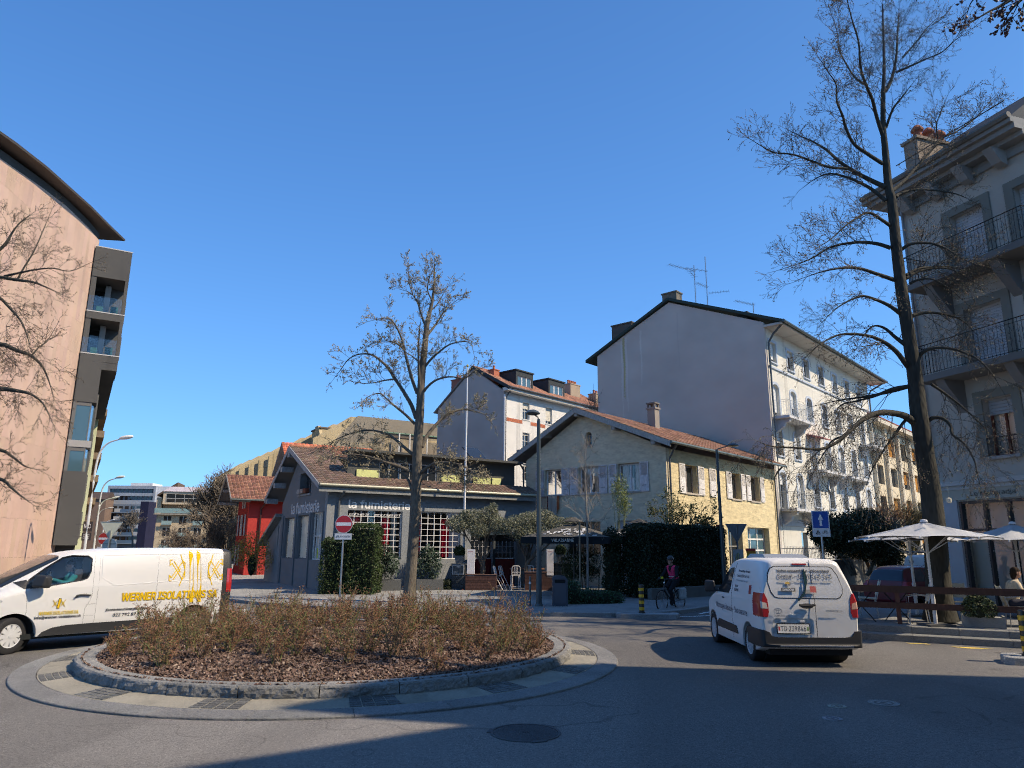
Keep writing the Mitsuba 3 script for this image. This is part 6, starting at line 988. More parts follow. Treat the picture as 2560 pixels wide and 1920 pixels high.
# ---------------------------------------------------------------- restaurant entrance
rng = R(101)
def slate_pillar(x0, x1, y0, y1, z1, label, number_=None):
    t = thing('slate_pillar', label, 'pillar'); n = int(z1 / .058); h = z1 / n
    for i in range(n):
        cut = [x0] + sorted(rng.uniform(x0 + .12, x1 - .12, rng.randint(1, 3)).tolist()) + [x1]
        for a, b in zip(cut[:-1], cut[1:]):
            if b - a < .05: continue
            o = rng.uniform(-.018, .014); m = MB(jit((.075, .085, .092), rng, .4)); m.box(a + .003, b - .003, y0 + o, y1 - o, i * h + .003, (i + 1) * h); part(t, 'stone', m, 'stone')
    m = MB((.11, .12, .125)); m.box(x0 - .05, x1 + .05, y0 - .05, y1 + .05, z1 + .002, z1 + .045); part(t, 'cap_stone', m, 'stone')
    if number_: m = MB((.5, .5, .5)); put_text(m, Fr(x0 + .22, y0 - .01, 90, 1), number_, 0, .68, .09, .012); part(t, 'house_number', m, 'pal')
slate_pillar(-2.68, -2.05, 33.35, 33.9, 1.2, 'left slate pillar with a menu case and boxwood pot at the restaurant entrance', '21')
slate_pillar(1.96, 2.6, 33.35, 33.9, 1.27, 'right slate pillar with a boxwood pot, behind the litter bin')
t = thing('menu_case', 'grey framed glass menu case on the left slate pillar', 'menu case'); e = Fr(-2.66, 33.33, 90, 1); m = MB((.40, .41, .41), e); m.poly(sbox(0, .78, .54, 1.2).difference(sbox(.03, .81, .51, 1.17)), 0, .06); part(t, 'frame', m, 'palg'); m = MB((.05, .055, .06), e); m.box(.03, .51, .0, .02, .81, 1.17); m.box(.2, .38, .02, .024, 1.09, 1.14, (.4, .4, .38)); m.box(.07, .24, .02, .023, .84, .92, (.2, .2, .2)); part(t, 'panel', m, 'palg')
for x, z0, ry, lab in ((-2.37, 1.245, 0, 'boxwood ball in a grey pot on the left slate pillar'), (2.29, 1.315, 0, 'boxwood ball in a grey pot on the right slate pillar')):
    t = thing('boxwood_pot', lab, 'potted plant'); m = MB((.13, .145, .155)); m.hexa([(x - .15, 33.47, z0), (x + .15, 33.47, z0), (x + .15, 33.77, z0), (x - .15, 33.77, z0)], [(x - .2, 33.42, z0 + .36), (x + .2, 33.42, z0 + .36), (x + .2, 33.82, z0 + .36), (x - .2, 33.82, z0 + .36)]); part(t, 'pot', m, 'plaster')
    m = MB(); foliage(m, [(x, 33.62, z0 + .55, .27, .27, .26)], 1500, .055, [(.035, .06, .02), (.05, .08, .03), (.02, .035, .012)], rng, .6, shell=.75); part(t, 'leaf', m, 'leaf', kind='stuff'); m = MB((.015, .02, .01)); m.lathe([(.0, .32), (.18, .42), (.22, .55), (.16, .7), (0, .76)], (x, 33.62, z0), 12); part(t, 'core', m, 'pal')
def wood_planter(x0, x1, y0, y1, z1, label):
    t = thing('wooden_planter', label, 'planter'); n = 6; h = (z1 - .08) / n
    for i in range(n):
        z = .08 + i * h; m = MB(jit((.075, .036, .027), rng, .2)); m.box(x0, x1, y0, y0 + .04, z + .004, z + h - .004); part(t, 'plank', m, 'wood'); m = MB(jit((.20, .12, .09), rng, .2)); m.box(x1 - .04, x1 + .001, y0 + .045, y1, z + .004, z + h - .004); part(t, 'plank', m, 'wood')  # front and left planks darkened: dappled shade put into their colour
        m = MB(jit((.075, .036, .027), rng, .2)); m.box(x0, x0 + .04, y0 + .045, y1, z + .004, z + h - .004); part(t, 'plank', m, 'wood')
    m = MB((.20, .12, .09)); m.box(x0 - .02, x1 + .03, y0 - .02, y0 + .06, z1, z1 + .035); m.box(x1 - .05, x1 + .03, y0 + .06, y1, z1, z1 + .035); part(t, 'rim', m, 'wood'); m = MB((.03, .02, .015)); m.box(x0 + .04, x1 - .04, y0 + .05, y1, .05, z1 - .04); part(t, 'soil', m, 'pal'); m = MB((.02, .02, .02))
    m.box(x0 + .1, x0 + .2, y0 + .08, y0 + .2, 0, .08); m.box(x1 - .2, x1 - .1, y0 + .08, y0 + .2, 0, .08); part(t, 'foot', m, 'pal')
wood_planter(-2.03, -.66, 33.0, 34.3, .78, 'left dark red wooden planter holding an olive tree'); wood_planter(.64, 1.9, 33.0, 34.3, .9, 'right dark red wooden planter holding an olive tree, behind the lamp post')
for x0, x1, z0, z1, lab in ((-1.97, -1.62, .82, 1.9, 'left tall white sign box between slate pillar and olive tree'), (1.62, 1.93, .78, 1.92, 'right tall white sign box beside the right slate pillar')):
    t = thing('white_sign_box', lab, 'sign'); e = Fr(x0, 32.95 if 0 else 32.98, 90, 1); m = MB((.62, .60, .60), e); m.box(0, x1 - x0, -.13, 0, z0, z1); part(t, 'box', m, 'canvas'); m = MB((.30, .10, .10), e); 
    for i in range(5): m.box(.05 + i * .045, .08 + i * .045, 0, .003, z1 - .13, z1 - .09)
    part(t, 'emblem', m, 'pal'); m = MB((.2, .2, .2), e); m.box(.02, x1 - x0 - .02, -.2, -.02, z0 - .1, z0); part(t, 'foot', m, 'pal')
def stool(x, y, rz, tilt, label, z0=.02, axis=None):
    t = thing('bar_stool', label, 'bar stool', 'white metal bar stools'); c, s = math.cos(rz), math.sin(rz); ct, st = math.cos(tilt), math.sin(tilt)
    def W(p):
        p = np.asarray(p, float); q = p.copy(); q[..., 0] = p[..., 0] * ct + p[..., 2] * st; q[..., 2] = -p[..., 0] * st + p[..., 2] * ct; o = q.copy(); o[..., 0] = c * q[..., 0] - s * q[..., 1] + x; o[..., 1] = s * q[..., 0] + c * q[..., 1] + y; o[..., 2] = q[..., 2] + z0; return o
    col = (.62, .60, .58)
    for a in (-1, 1):
        for b in (-1, 1): m = MB(col); m.tube(W([(b * .22, a * .22, 0), (b * .17, a * .17, .72)]), [.016, .018], 6); part(t, 'leg', m, 'palg')
    m = MB(col); m.hexa(W([(-.19, -.19, .72), (.19, -.19, .72), (.19, .19, .72), (-.19, .19, .72)]), W([(-.19, -.19, .75), (.19, -.19, .75), (.19, .19, .75), (-.19, .19, .75)])); part(t, 'seat', m, 'palg')
    m = MB(col)
    for a in (-1, 1):
        m.tube(W([(a * .205, -.205, .22), (a * .205, .205, .22)]), .010, 5); m.tube(W([(-.205, a * .205, .26), (.205, a * .205, .26)]), .010, 5)
    part(t, 'footrest', m, 'palg'); m = MB(col); arc = [(-.17, -.19, .75), (-.22, -.19, 1.0), (-.235, -.16, 1.10), (-.24, -.08, 1.13), (-.24, .08, 1.13), (-.235, .16, 1.10), (-.22, .19, 1.0), (-.17, .19, .75)]; m.tube(W(smooth_line(arc, 4)), .016, 7)
    for b in (-.06, 0, .06): m.tube(W([(-.18, b, .75), (-.238, b, 1.12)]), .011, 5)
    m.tube(W([(-.195, -.19, .86), (-.195, .19, .86)]), .01, 5); part(t, 'backrest', m, 'palg'); return t
stool(-.50, 33.5, 2.9, .46, 'leftmost white bar stool, tipped forward against the counter'); stool(-.28, 33.7, 2.75, .42, 'second white bar stool from the left, tipped beside the first'); stool(.22, 33.3, 1.75, .12, 'white bar stool standing with its ladder back to the street, between the planters'); stool(.86, 33.7, 1.5, .16, 'rightmost white bar stool, half hidden by the right wooden planter')
m = MB((.25, .13, .09)); m.box(-.05, 1.6, 34.5, 35.1, .98, 1.03); m.box(.05, .15, 34.55, 35.0, 0, .98); m.box(1.4, 1.5, 34.55, 35.0, 0, .98); solo('terrace_counter', m, 'wood', 'brown wooden counter behind the white bar stools', 'counter')
# grey parasols of the garden
def square_parasol(x, y, half, zr, za, rz, top, val, label, txt=None, pole=True):
    t = thing('garden_parasol', label, 'parasol'); e = Fr(x, y, 90 + rz, 1); m = MB(top, e); zz = za - .12
    for q in range(4):
        a0 = math.radians(45 + 90 * q); a1 = a0 + math.pi / 2; P0, P1 = [(half * 1.414 * math.cos(a), half * 1.414 * math.sin(a)) for a in (a0, a1)]; n = 6
        v = []
        for i in range(n + 1):
            u = i / n; sag = -.10 * math.sin(math.pi * u)
            for j in range(n + 1): w = j / n; p = (P0[0] + (P1[0] - P0[0]) * w, P0[1] + (P1[1] - P0[1]) * w); v.append((p[0] * u, p[1] * u, zz + (zr - zz) * u + sag * (1 - .6 * abs(2 * w - 1)) * .8))
        m.add(v, [[i * 7 + j, i * 7 + j + 1, (i + 1) * 7 + j + 1, (i + 1) * 7 + j] for i in range(n) for j in range(n)])
    m.hexa([(-.36, -.36, zz + .03), (.36, -.36, zz + .03), (.36, .36, zz + .03), (-.36, .36, zz + .03)], [(-.05, -.05, za + .1), (.05, -.05, za + .1), (.05, .05, za + .1), (-.05, .05, za + .1)]); part(t, 'canopy', m, 'canvas'); m = MB(val, e)
    for q in range(4):
        a0 = math.radians(45 + 90 * q); a1 = a0 + math.pi / 2; P0, P1 = [(half * 1.414 * math.cos(a), half * 1.414 * math.sin(a)) for a in (a0, a1)]; m.quad((*P0, zr - .26), (*P1, zr - .26), (*P1, zr), (*P0, zr))
    part(t, 'valance', m, 'canvas')
    if txt: m = MB((.55, .55, .5)); put_text(m, Fr(*e.at(-.48, half + .01)[:2], e.az, 1), txt, 0, zr - .19, .12, .004, width=.9); part(t, 'lettering', m, 'pal')
    m = MB((.6, .6, .58), e); r2 = R(7)
    for q in range(44):
        a = r2.uniform(-.75, .75) * half; u = r2.uniform(.45, .93); w = half * u; L = r2.uniform(.05, .22); zc = zz + (zr - zz) * u - .02; m.hexa([(a * u, w, zc + .012), (a * u + L, w - .03, zc + .02), (a * u + L * .8, w - .1, zc + .045), (a * u + L * .1, w - .07, zc + .035)], [(a * u, w, zc + .016), (a * u + L, w - .03, zc + .024), (a * u + L * .8, w - .1, zc + .049), (a * u + L * .1, w - .07, zc + .039)])
    part(t, 'printed_pattern', m, 'pal', kind='stuff')
    m = MB((.05, .05, .05), e); m.tube([(0, 0, 0), (0, 0, za)], .035, 8); part(t, 'pole', m, 'palg')
square_parasol(2.6, 30.2, 1.75, 2.42, 3.15, 18, (.085, .08, .072), (.018, .02, .024), 'dark grey garden parasol with white print on its valance, nearest the young tree', 'VALAISANNE'); square_parasol(.9, 32.9 if 0 else 35.2, 1.7, 2.55, 3.25, 40, (.02, .03, .038), (.015, .018, .022), 'black garden parasol behind the right slate pillar'); square_parasol(5.6, 31.6, 1.8, 2.45, 3.15, 30, (.06, .06, .06), (.018, .02, .024), 'dark garden parasol on the right, partly behind the ivy hedge')
# ---------------------------------------------------------------- lamps, signs, bollards, bin
t = thing('street_lamp', 'tall dark grey street lamp with a flat disc head, by the restaurant entrance', 'street lamp'); LG = (.05, .06, .065); m = MB(LG); m.lathe([(.13, .1), (.13, .16), (.098, .2), (.095, 1.2), (.075, 4), (.058, 6.35), (.05, 6.45), (0.0, 6.46)], (.95, 24.8, 0), 16); m.tube([(.95, 24.8, 6.42), (.93, 24.8, 6.52), (.78, 24.8, 6.62)], .028, 6); part(t, 'pole', m, 'palg', 40); m = MB(LG); m.lathe([(0, .13), (.09, .12), (.2, .07), (.262, .0), (.255, -.025), (.16, -.055), (0, -.06)], (.74, 24.8, 6.66), 24); part(t, 'head', m, 'palg', 50)
t = thing('street_lamp', 'dark street lamp with a short arm, in front of the sunlit beige wall', 'street lamp'); m = MB(LG); m.lathe([(.11, 0), (.095, .3), (.07, 3), (.055, 6.1), (0, 6.12)], (8.7, 30.0, 0), 14); m.tube([(8.7, 30, 6.05), (8.75, 30, 6.13), (9.2, 30, 6.26)], .026, 6); part(t, 'pole', m, 'palg', 40); m = MB(LG); m.lathe([(0, .10), (.12, .09), (.22, .05), (.25, 0), (.2, -.03), (0, -.04)], (9.4, 30, 6.27), 20); part(t, 'head', m, 'palg', 50)
for i, (x, y, h, lab) in enumerate(((-23.95, 41, 8.05, 'nearest pale street lamp of the row at left, in front of the dark loggias'), (-36.6, 64, 7.8, 'second pale street lamp of the row leading down the street at left'), (-52.6, 92, 7.7, 'third pale street lamp of the row at left, above the no-entry sign'), (-67.5, 118, 7.6, 'fourth pale street lamp of the row at left'), (-95.5, 170, 7.2, 'farthest pale street lamp of the row, just above the back of the triangular sign'))):
    t = thing('street_lamp', lab, 'street lamp', 'pale street lamps down the street'); k = 1 if i < 2 else 1.25; m = MB((.52, .54, .53)); P = smooth_line([(x, y, 0), (x, y, h * .55), (x + .05, y, h - 1.3), (x + .45 * k, y, h - .42), (x + 1.25 * k, y, h - .08)], 6); m.tube(P, np.linspace(.085, .035, len(P)) * (1 + i * .15), 8); part(t, 'pole', m, 'palg'); m = MB((.62, .63, .62)); q = np.array([x + 1.55 * k, y, h]); m.add(trimesh.creation.icosphere(2, 1).vertices * [.42 * k, .16, .12] @ np.array([[.98, 0, .17], [0, 1, 0], [-.17, 0, .98]]) + q, trimesh.creation.icosphere(2, 1).faces); part(t, 'head', m, 'palg', True)
t = thing('flagpole', 'thin white flagpole rising in front of the low restaurant', 'flagpole'); m = MB((.62, .62, .62)); m.lathe([(.06, 0), (.055, 4), (.035, 10.6), (0, 10.62)], (-2.2, 34, 0), 10); part(t, 'pole', m, 'palg', 40); m = MB((.4, .33, .08)); m.lathe([(0, 10.62), (.06, 10.68), (.06, 10.72), (0, 10.8)], (-2.2, 34, 0), 10); part(t, 'finial', m, 'palg')
def disc(mb, fr, t, z, r, d, c, n=36): mb.poly(Point(t, z).buffer(r, n // 4), d - .002, d, c, fr)
def bike_icon(mb, fr, t, z, s, d, c=(.03, .03, .03)):
    for dx in (-.3, .3): mb.poly(Point(t + dx * s, z).buffer(.2 * s, 6).difference(Point(t + dx * s, z).buffer(.15 * s, 6)), d - .001, d, c, fr)
    for a, b in (((-.3, 0), (-.12, .32)), ((-.12, .32), (.16, .3)), ((.3, 0), (.12, .42)), ((0, 0), (.16, .3)), ((-.3, 0), (0, 0)), ((0, 0), (-.14, .4)), ((.06, .44), (.18, .42))):
        from shapely.geometry import LineString
        mb.poly(LineString([(t + a[0] * s, z + a[1] * s), (t + b[0] * s, z + b[1] * s)]).buffer(.028 * s), d - .001, d + .0005, c, fr)
def no_entry(x, y, zc, r, az, label, plate=None, h0=0):
    t = thing('no_entry_sign', label, 'road sign'); e = Fr(x, y, az, 1); m = MB((.42, .43, .44), e); m.tube([(0, -.035, h0), (0, -.035, zc + r * .7)], .032, 8); part(t, 'pole', m, 'metal'); m = MB((.55, .55, .55), e); m.poly(Point(0, zc).buffer(r, 14), -.012, 0); disc(m, e, 0, zc, r * .95, .004, (.42, .012, .018)); m.poly(sbox(-r * .84, zc - r * .19, r * .84, zc + r * .19), .004, .007, (.72, .72, .72)); part(t, 'disc', m, 'palg')
    if plate:
        m = MB((.30, .31, .31), e); z0, z1, w = plate; m.poly(sbox(-w, z0, w, z1).buffer(.012), -.012, 0); m.poly(sbox(-w + .008, z0 + .008, w - .008, z1 - .008), .001, .004, (.66, .67, .66)); bike_icon(m, e, -.19, z0 + .075, .16, .007); put_text(m, e, 'exceptés', -.10, z0 + .075, .07, .006, width=.36); m.c[-1] = np.broadcast_to((.02, .02, .02), m.c[-1].shape); part(t, 'supplementary_plate', m, 'palg')
no_entry(-5.66, 24.5, 2.75, .3, 94, 'round red no-entry sign with a white exceptés plate, before the clipped hedge', (2.24, 2.44, .29))
no_entry(-22.15, 39.5, 2.29, .31, 100, 'far round red no-entry sign at left, above the roof of the lettered van', (1.62, 1.86, .3))
t = thing('give_way_sign', 'grey back of a triangular give-way sign above the lettered van', 'road sign'); e = Fr(-17.1, 31, 88, 1); m = MB((.34, .35, .35), e); m.tube([(.0, .03, 0), (.0, .03, 2.6)], .03, 8); part(t, 'pole', m, 'metal'); m = MB((.46, .46, .36), e); tri = Polygon([(-.45, 2.94), (.45, 2.94), (0, 2.2)]).buffer(.02); m.poly(tri, -.01, 0); m.poly(tri.difference(tri.buffer(-.025)), 0, .012, (.3, .31, .3)); part(t, 'triangle', m, 'pal')
t = thing('round_sign', 'grey back of a round sign half hidden under the triangular sign', 'road sign'); m = MB((.26, .28, .29), e); m.poly(Point(.02, 1.95).buffer(.31, 14), -.05, -.035); m.poly(Point(.02, 1.95).buffer(.31, 14).difference(Point(.02, 1.95).buffer(.285, 14)), -.036, -.02, (.40, .41, .41)); m.box(-.28, .3, -.034, -.02, 2.02, 2.06, (.15, .16, .16)); part(t, 'disc', m, 'metal'); m = MB((.3, .31, .31), e); m.tube([(.02, -.07, 0), (.02, -.07, 2.2)], .028, 6); part(t, 'pole', m, 'metal')
t = thing('shop_sign', 'black hanging shop sign with white MC letters at the foot of the dark building', 'sign'); e = Fr(-25.75, 43.6, 92, 1); m = MB((.03, .03, .033), e); m.box(0, .55, -.06, 0, 2.72, 3.32); m.box(0, .55, -.06, 0, 2.2, 2.66); part(t, 'board', m, 'palg'); m = MB((.68, .68, .68), e); put_text(m, e, 'MC', .07, 2.92, .24, .004, bold=True, width=.42)
for i in range(3): m.box(.08, .47, 0, .004, 2.3 + i * .11, 2.36 + i * .11, (.35, .35, .35))
part(t, 'lettering', m, 'pal'); m = MB((.1, .1, .1), e); m.box(-.5, 0, -.05, -.02, 3.1, 3.14); m.box(-.5, 0, -.05, -.02, 2.4, 2.44); part(t, 'bracket', m, 'pal')
t = thing('one_way_sign', 'blue one-way arrow sign with a white bicycle plate, on a post behind the small van', 'road sign'); e = Fr(9.42, 22, 97, 1); m = MB((.40, .41, .42), e); m.tube([(0, -.03, 0), (0, -.03, 3.05)], .032, 8); part(t, 'pole', m, 'metal'); m = MB((.62, .64, .66), e); m.poly(sbox(-.235, 2.42, .235, 3.16).buffer(.02), -.012, 0); m.poly(sbox(-.225, 2.66, .225, 3.15), .001, .004, (.02, .085, .36)); m.poly(sbox(-.225, 2.43, .225, 2.645), .001, .004, (.66, .67, .68)); m.poly(unary_union([Polygon([(-.085, 2.9), (0, 3.09), (.085, 2.9)]), sbox(-.034, 2.72, .034, 2.91)]), .004, .007, (.68, .69, .7)); tri = Polygon([(-.18, 2.47), (-.02, 2.47), (-.10, 2.61)]); m.poly(tri.difference(tri.buffer(-.022)), .004, .007, (.03, .03, .03)); m.poly(unary_union([sbox(-.12, 2.495, -.108, 2.55), sbox(-.094, 2.495, -.082, 2.55)]), .004, .007, (.03, .03, .03)); bike_icon(m, e, .11, 2.52, .17, .008); part(t, 'board', m, 'palg')
def bollard(x, y, z0, label):
    t = thing('striped_bollard', label, 'bollard', 'yellow and black striped bollards'); m = MB((.025, .025, .025)); m.lathe([(.1, z0), (.1, z0 + .03), (.078, z0 + .04), (.078, z0 + .80), (.06, z0 + .825), (0, z0 + .83)], (x, y, 0), 18); part(t, 'post', m, 'palg', 40)
    for i in range(4): m = MB((.52, .32, .02)); m.lathe([(.078, z0 + .08 + i * .185), (.0805, z0 + .081 + i * .185), (.0805, z0 + .171 + i * .185), (.078, z0 + .172 + i * .185)], (x, y, 0), 18); part(t, 'reflective_band', m, 'palg', 40)
bollard(-8.75, 22.6, .03, 'yellow and black striped bollard behind the rear of the lettered van'); bollard(3.95, 22.35, .13, 'yellow and black striped bollard on the small kerbed island before the cyclist'); bollard(9.72, 14.12, .13, 'yellow and black striped bollard cut by the right edge of the picture')
def refuge(name, pts, label):
    t = thing(name, label, 'traffic island'); pg = Polygon(pts).buffer(.12, 6); m = MB((.23, .235, .235)); m.flat(pg.buffer(-.14), -.02, .125); part(t, 'top', m, 'concrete'); ring_ = list(pg.exterior.coords); q = np.array(ring_); seg = np.r_[0, np.cumsum(np.linalg.norm(np.diff(q, axis=0), axis=1))]; n = max(6, int(seg[-1] / .75))
    for i in range(n):
        s = np.linspace(seg[-1] * i / n + .004, seg[-1] * (i + 1) / n - .004, 5); a = np.stack([np.interp(s, seg, q[:, 0]), np.interp(s, seg, q[:, 1])], 1); c = np.array(pg.centroid.coords[0]); d = c - a; d /= np.linalg.norm(d, axis=1, keepdims=True); b = a + d * .15; m = MB(jit((.26, .265, .265), rng, .12)); P = np.vstack([a, b[::-1]]); m.hexa([(*p, -.03) for p in P], [(*p, .12) for p in (a + d * .0).tolist() + b[::-1].tolist()]); m.hexa([(*p, .12) for p in P], [(*p, .132) for p in (a + d * .015).tolist() + (b[::-1] - d[::-1] * .01).tolist()]); part(t, 'kerb_stone', m, 'stone')
refuge('bollard_island', [(3.25, 22.05), (4.9, 22.05), (4.95, 22.45), (3.3, 22.5)], 'small kerbed island under the middle striped bollard'); refuge('bollard_island', [(9.3, 13.95), (10.8, 13.6), (12, 13.6), (12, 14.4), (9.5, 14.4)], 'small kerbed island at the right edge under the striped bollard'); refuge('bollard_island', [(-9.8, 22.4), (-8.2, 22.4), (-8.2, 22.8), (-9.8, 22.8)], 'small kerbed island behind the lettered van')
t = thing('litter_bin', 'dark blue-grey litter bin with a hooded top, right of the tall lamp post', 'litter bin'); e = Fr(1.42, 24.75, 90, 1); prof = Polygon([(0, .13), (.48, .13), (.48, .98), (.40, 1.06), (.12, 1.08), (.0, 1.02)]).buffer(.015); m = MB((.045, .055, .075), e); m.poly(prof.difference(sbox(.06, .86, .42, .97)), -.42, 0); part(t, 'body', m, 'palg'); m = MB((.01, .01, .012), e); m.box(.05, .43, -.35, -.02, .85, .98); m.box(.04, .44, -.38, -.02, .1, .15); part(t, 'opening', m, 'pal'); m = MB((.06, .07, .09), e); m.box(.05, .43, .0, .008, .2, .82); part(t, 'door', m, 'palg'); m = MB((.3, .3, .3), e); m.box(.04, .07, -.1, .01, .1, .14); m.box(.41, .44, -.1, .01, .1, .14); part(t, 'foot', m, 'metal')
t = thing('thin_post', 'thin grey pavement post with a white reflector band, left of the tall lamp post', 'post'); m = MB((.09, .10, .105)); m.lathe([(.035, .1), (.035, 1.03), (.03, 1.05), (0, 1.06)], (.65, 24.85, 0), 10); part(t, 'post', m, 'palg', 40); m = MB((.6, .6, .6)); m.lathe([(.035, .82), (.038, .821), (.038, .89), (.035, .891)], (.65, 24.85, 0), 10); part(t, 'reflector', m, 'palg')
# low wall and garden railing behind the cars
t = thing('garden_wall', 'low concrete garden wall with an iron railing, behind the parked cars', 'wall'); e = Fr(11.6, 30.9, 47, 1); m = MB((.17, .17, .165), e); m.box(0, 26, -.3, 0, 0, 1.42); m.box(0, 26, -.34, .04, 1.422, 1.5); part(t, 'wall', m, 'plaster')
for i in range(92): x = .3 + i * .14; m = MB((.20, .21, .215), e); m.tube([(x, -.15, 1.5), (x, -.15, 2.12)], .011, 4); part(t, 'bar', m, 'pal')
m = MB((.18, .19, .195), e); m.tube([(0, -.15, 2.02), (20, -.15, 2.02)], .014, 4); m.tube([(0, -.15, 1.58), (20, -.15, 1.58)], .014, 4); part(t, 'rail', m, 'pal')
t = thing('reed_screen', 'straw-coloured reed screen behind the garden railing', 'screen'); e2 = Fr(*e.at(6.6, -.5)[:2], 47, 1); m = MB((.22, .15, .07), e2)
for i in range(95): m.tube([(i * .045, .02 * math.sin(i * 1.7), 1.45), (i * .045 + .02, .0, 2.75 + .18 * math.sin(i * 2.3) + .1 * math.sin(i * .37))], .024, 4, jit((.21, .145, .065), rng, .3))
part(t, 'reed', m, 'pal', kind='stuff')
m = MB((.15, .15, .14)); m.box(5.0, 9.6, -.25, .05, 0, .42, fr=Fr(5.25, 27.9, 49, 1)) if 0 else m.box(.0, 5.6, -.2, .0, .1, .52, fr=Fr(5.3, 27.75, 50, 1)); solo('low_wall', m, 'plaster', 'low grey wall at the foot of the tall ivy hedge', 'wall')
m = MB((.012, .014, .02)); m.hexa([(17.0, 30.0, 2.6), (20, 30, 2.6), (20, 31, 2.6), (17.0, 31, 2.6)], [(18.6, 30.0, 4.1), (20, 30, 4.6), (20, 31, 4.6), (18.6, 31, 4.1)]); m.tube([(19.9, 30.5, 0), (19.9, 30.5, 3)], .05, 6); solo('dark_awning', m, 'canvas', 'dark slanting awning just left of the big tree trunk, above the near parasol', 'awning')
# ---------------------------------------------------------------- terrace
DV = np.array([.893, -.45]); NV = np.array([.45, .893]); O0 = np.array([9.52, 16.84])
def tp(s, o): p = O0 + DV * s + NV * o; return (float(p[0]), float(p[1]))
TZ_ = .30
m = MB((.19, .19, .185)); m.flat(Polygon([tp(-4.2, .62), tp(6, .62), tp(7.5, 3.4), (15.4, 19.5), (13.9, 22.35), (13.2, 22.9), tp(-4.2, 5.6)]), -.03, TZ_); k = struct('terrace', m, 'concrete')
for i in range(11):
    a, b = -4.2 + i * .95, -4.2 + (i + 1) * .95 - .008
    for o0, o1, z1, n_ in ((0, .36, .15, 'kerb_stone'), (.40, .62, TZ_ + .004, 'wall_stone')):
        m = MB(jit((.22, .22, .21), rng, .14)); P = [tp(a, o0), tp(b, o0), tp(b, o1 if n_ != 'kerb_stone' else .4), tp(a, o1 if n_ != 'kerb_stone' else .4)]; m.hexa([(*p, -.03) for p in P], [(*p, z1 - .012) for p in P]); P2 = [tp(a, o0 + .014), tp(b, o0 + .014), tp(b, o1), tp(a, o1)]; m.hexa([(*p, z1 - .012) for p in P], [(*p, z1) for p in P2]); part(k, n_, m, 'stone')
t = thing('terrace_railing', 'dark brown two-board wooden railing along the restaurant terrace', 'railing'); DB = (.06, .026, .018)
rl = Fr(*tp(0, .95), 116.75, 1); ps = (-3.3, -.62, 2.3, 5.0)
for s in ps: m = MB(jit((.10, .04, .028), rng), rl); m.box(s - .05, s + .05, -.05, .05, TZ_, 1.19); part(t, 'post', m, 'wood')
for z0, z1 in ((1.03, 1.19), (.66, .80)):
    for a, b in ((-4.1, -.62), (-.62, 2.3), (2.3, 5.2)): m = MB(jit(DB, rng), rl); m.box(a + .004, b - .004, .052, .092, z0, z1); part(t, 'board', m, 'wood')
def round_parasol(x, y, r, zr, za, label, rz=0., pole_col=(.55, .55, .54)):
    t = thing('terrace_parasol', label, 'parasol', 'pale terrace parasols'); n = 8; m = MB((.36, .37, .385)); an = np.arange(n) * 2 * np.pi / n + rz; V = []; S = 7
    for i in range(S + 1):
        u = i / S
        for q in range(n):
            for w in np.linspace(0, 1, 5)[:-1]:
                a0, a1 = an[q], an[q] + 2 * np.pi / n; p = (np.array([math.cos(a0), math.sin(a0)]) * (1 - w) + np.array([math.cos(a1), math.sin(a1)]) * w) * r * u; edge = 4 * w * (1 - w); V.append((x + p[0], y + p[1], za + (zr - za) * u ** .92 - .045 * edge * math.sin(math.pi * min(u, .95)) + .03 * edge * (u > .99)))
    k = n * 4; m.add(V, [[i * k + j, i * k + (j + 1) % k, (i + 1) * k + (j + 1) % k, (i + 1) * k + j] for i in range(S) for j in range(k)]); part(t, 'canopy', m, 'canvas', 25)
    for q in range(n):
        m = MB((.5, .5, .5)); a = an[q]; m.tube([(x, y, za - .14), (x + r * .99 * math.cos(a), y + r * .99 * math.sin(a), zr - .02)], .012, 4); m.tube([(x, y, za - .75), (x + r * .5 * math.cos(a), y + r * .5 * math.sin(a), (zr + za) / 2 - .08)], .01, 4); m.lathe([(0, -.03), (.025, -.02), (.025, .02), (0, .03)], (x + r * math.cos(a), y + r * math.sin(a), zr - .02), 6, (.62, .62, .6)); part(t, 'rib', m, 'pal')
    m = MB((.6, .6, .6)); m.lathe([(.09, za - .01), (.07, za + .05), (0, za + .07)], (x, y, 0), 12); part(t, 'cap', m, 'pal'); m = MB(pole_col); m.lathe([(.045, TZ_), (.045, TZ_ + .75), (.05, TZ_ + .76), (.05, TZ_ + .86), (.036, TZ_ + .87), (.036, za - .02)], (x, y, 0), 12); part(t, 'pole', m, 'palg', 40)
    m = MB((.08, .08, .08)); m.box(x - .3, x + .3, y - .3, y + .3, TZ_ + .003, TZ_ + .05); part(t, 'foot', m, 'pal')
round_parasol(10.05, 17.6, 1.56, 2.34, 2.71, 'pale grey terrace parasol nearest the street, in front of the big tree trunk', .2); round_parasol(10.95, 20.0, 1.5, 2.28, 2.62, 'pale terrace parasol behind the nearest one, mostly hidden by it', .3); round_parasol(13.55, 19.55, 1.45, 2.30, 2.74, 'pale grey terrace parasol in front of the restaurant window at the right edge', .1)
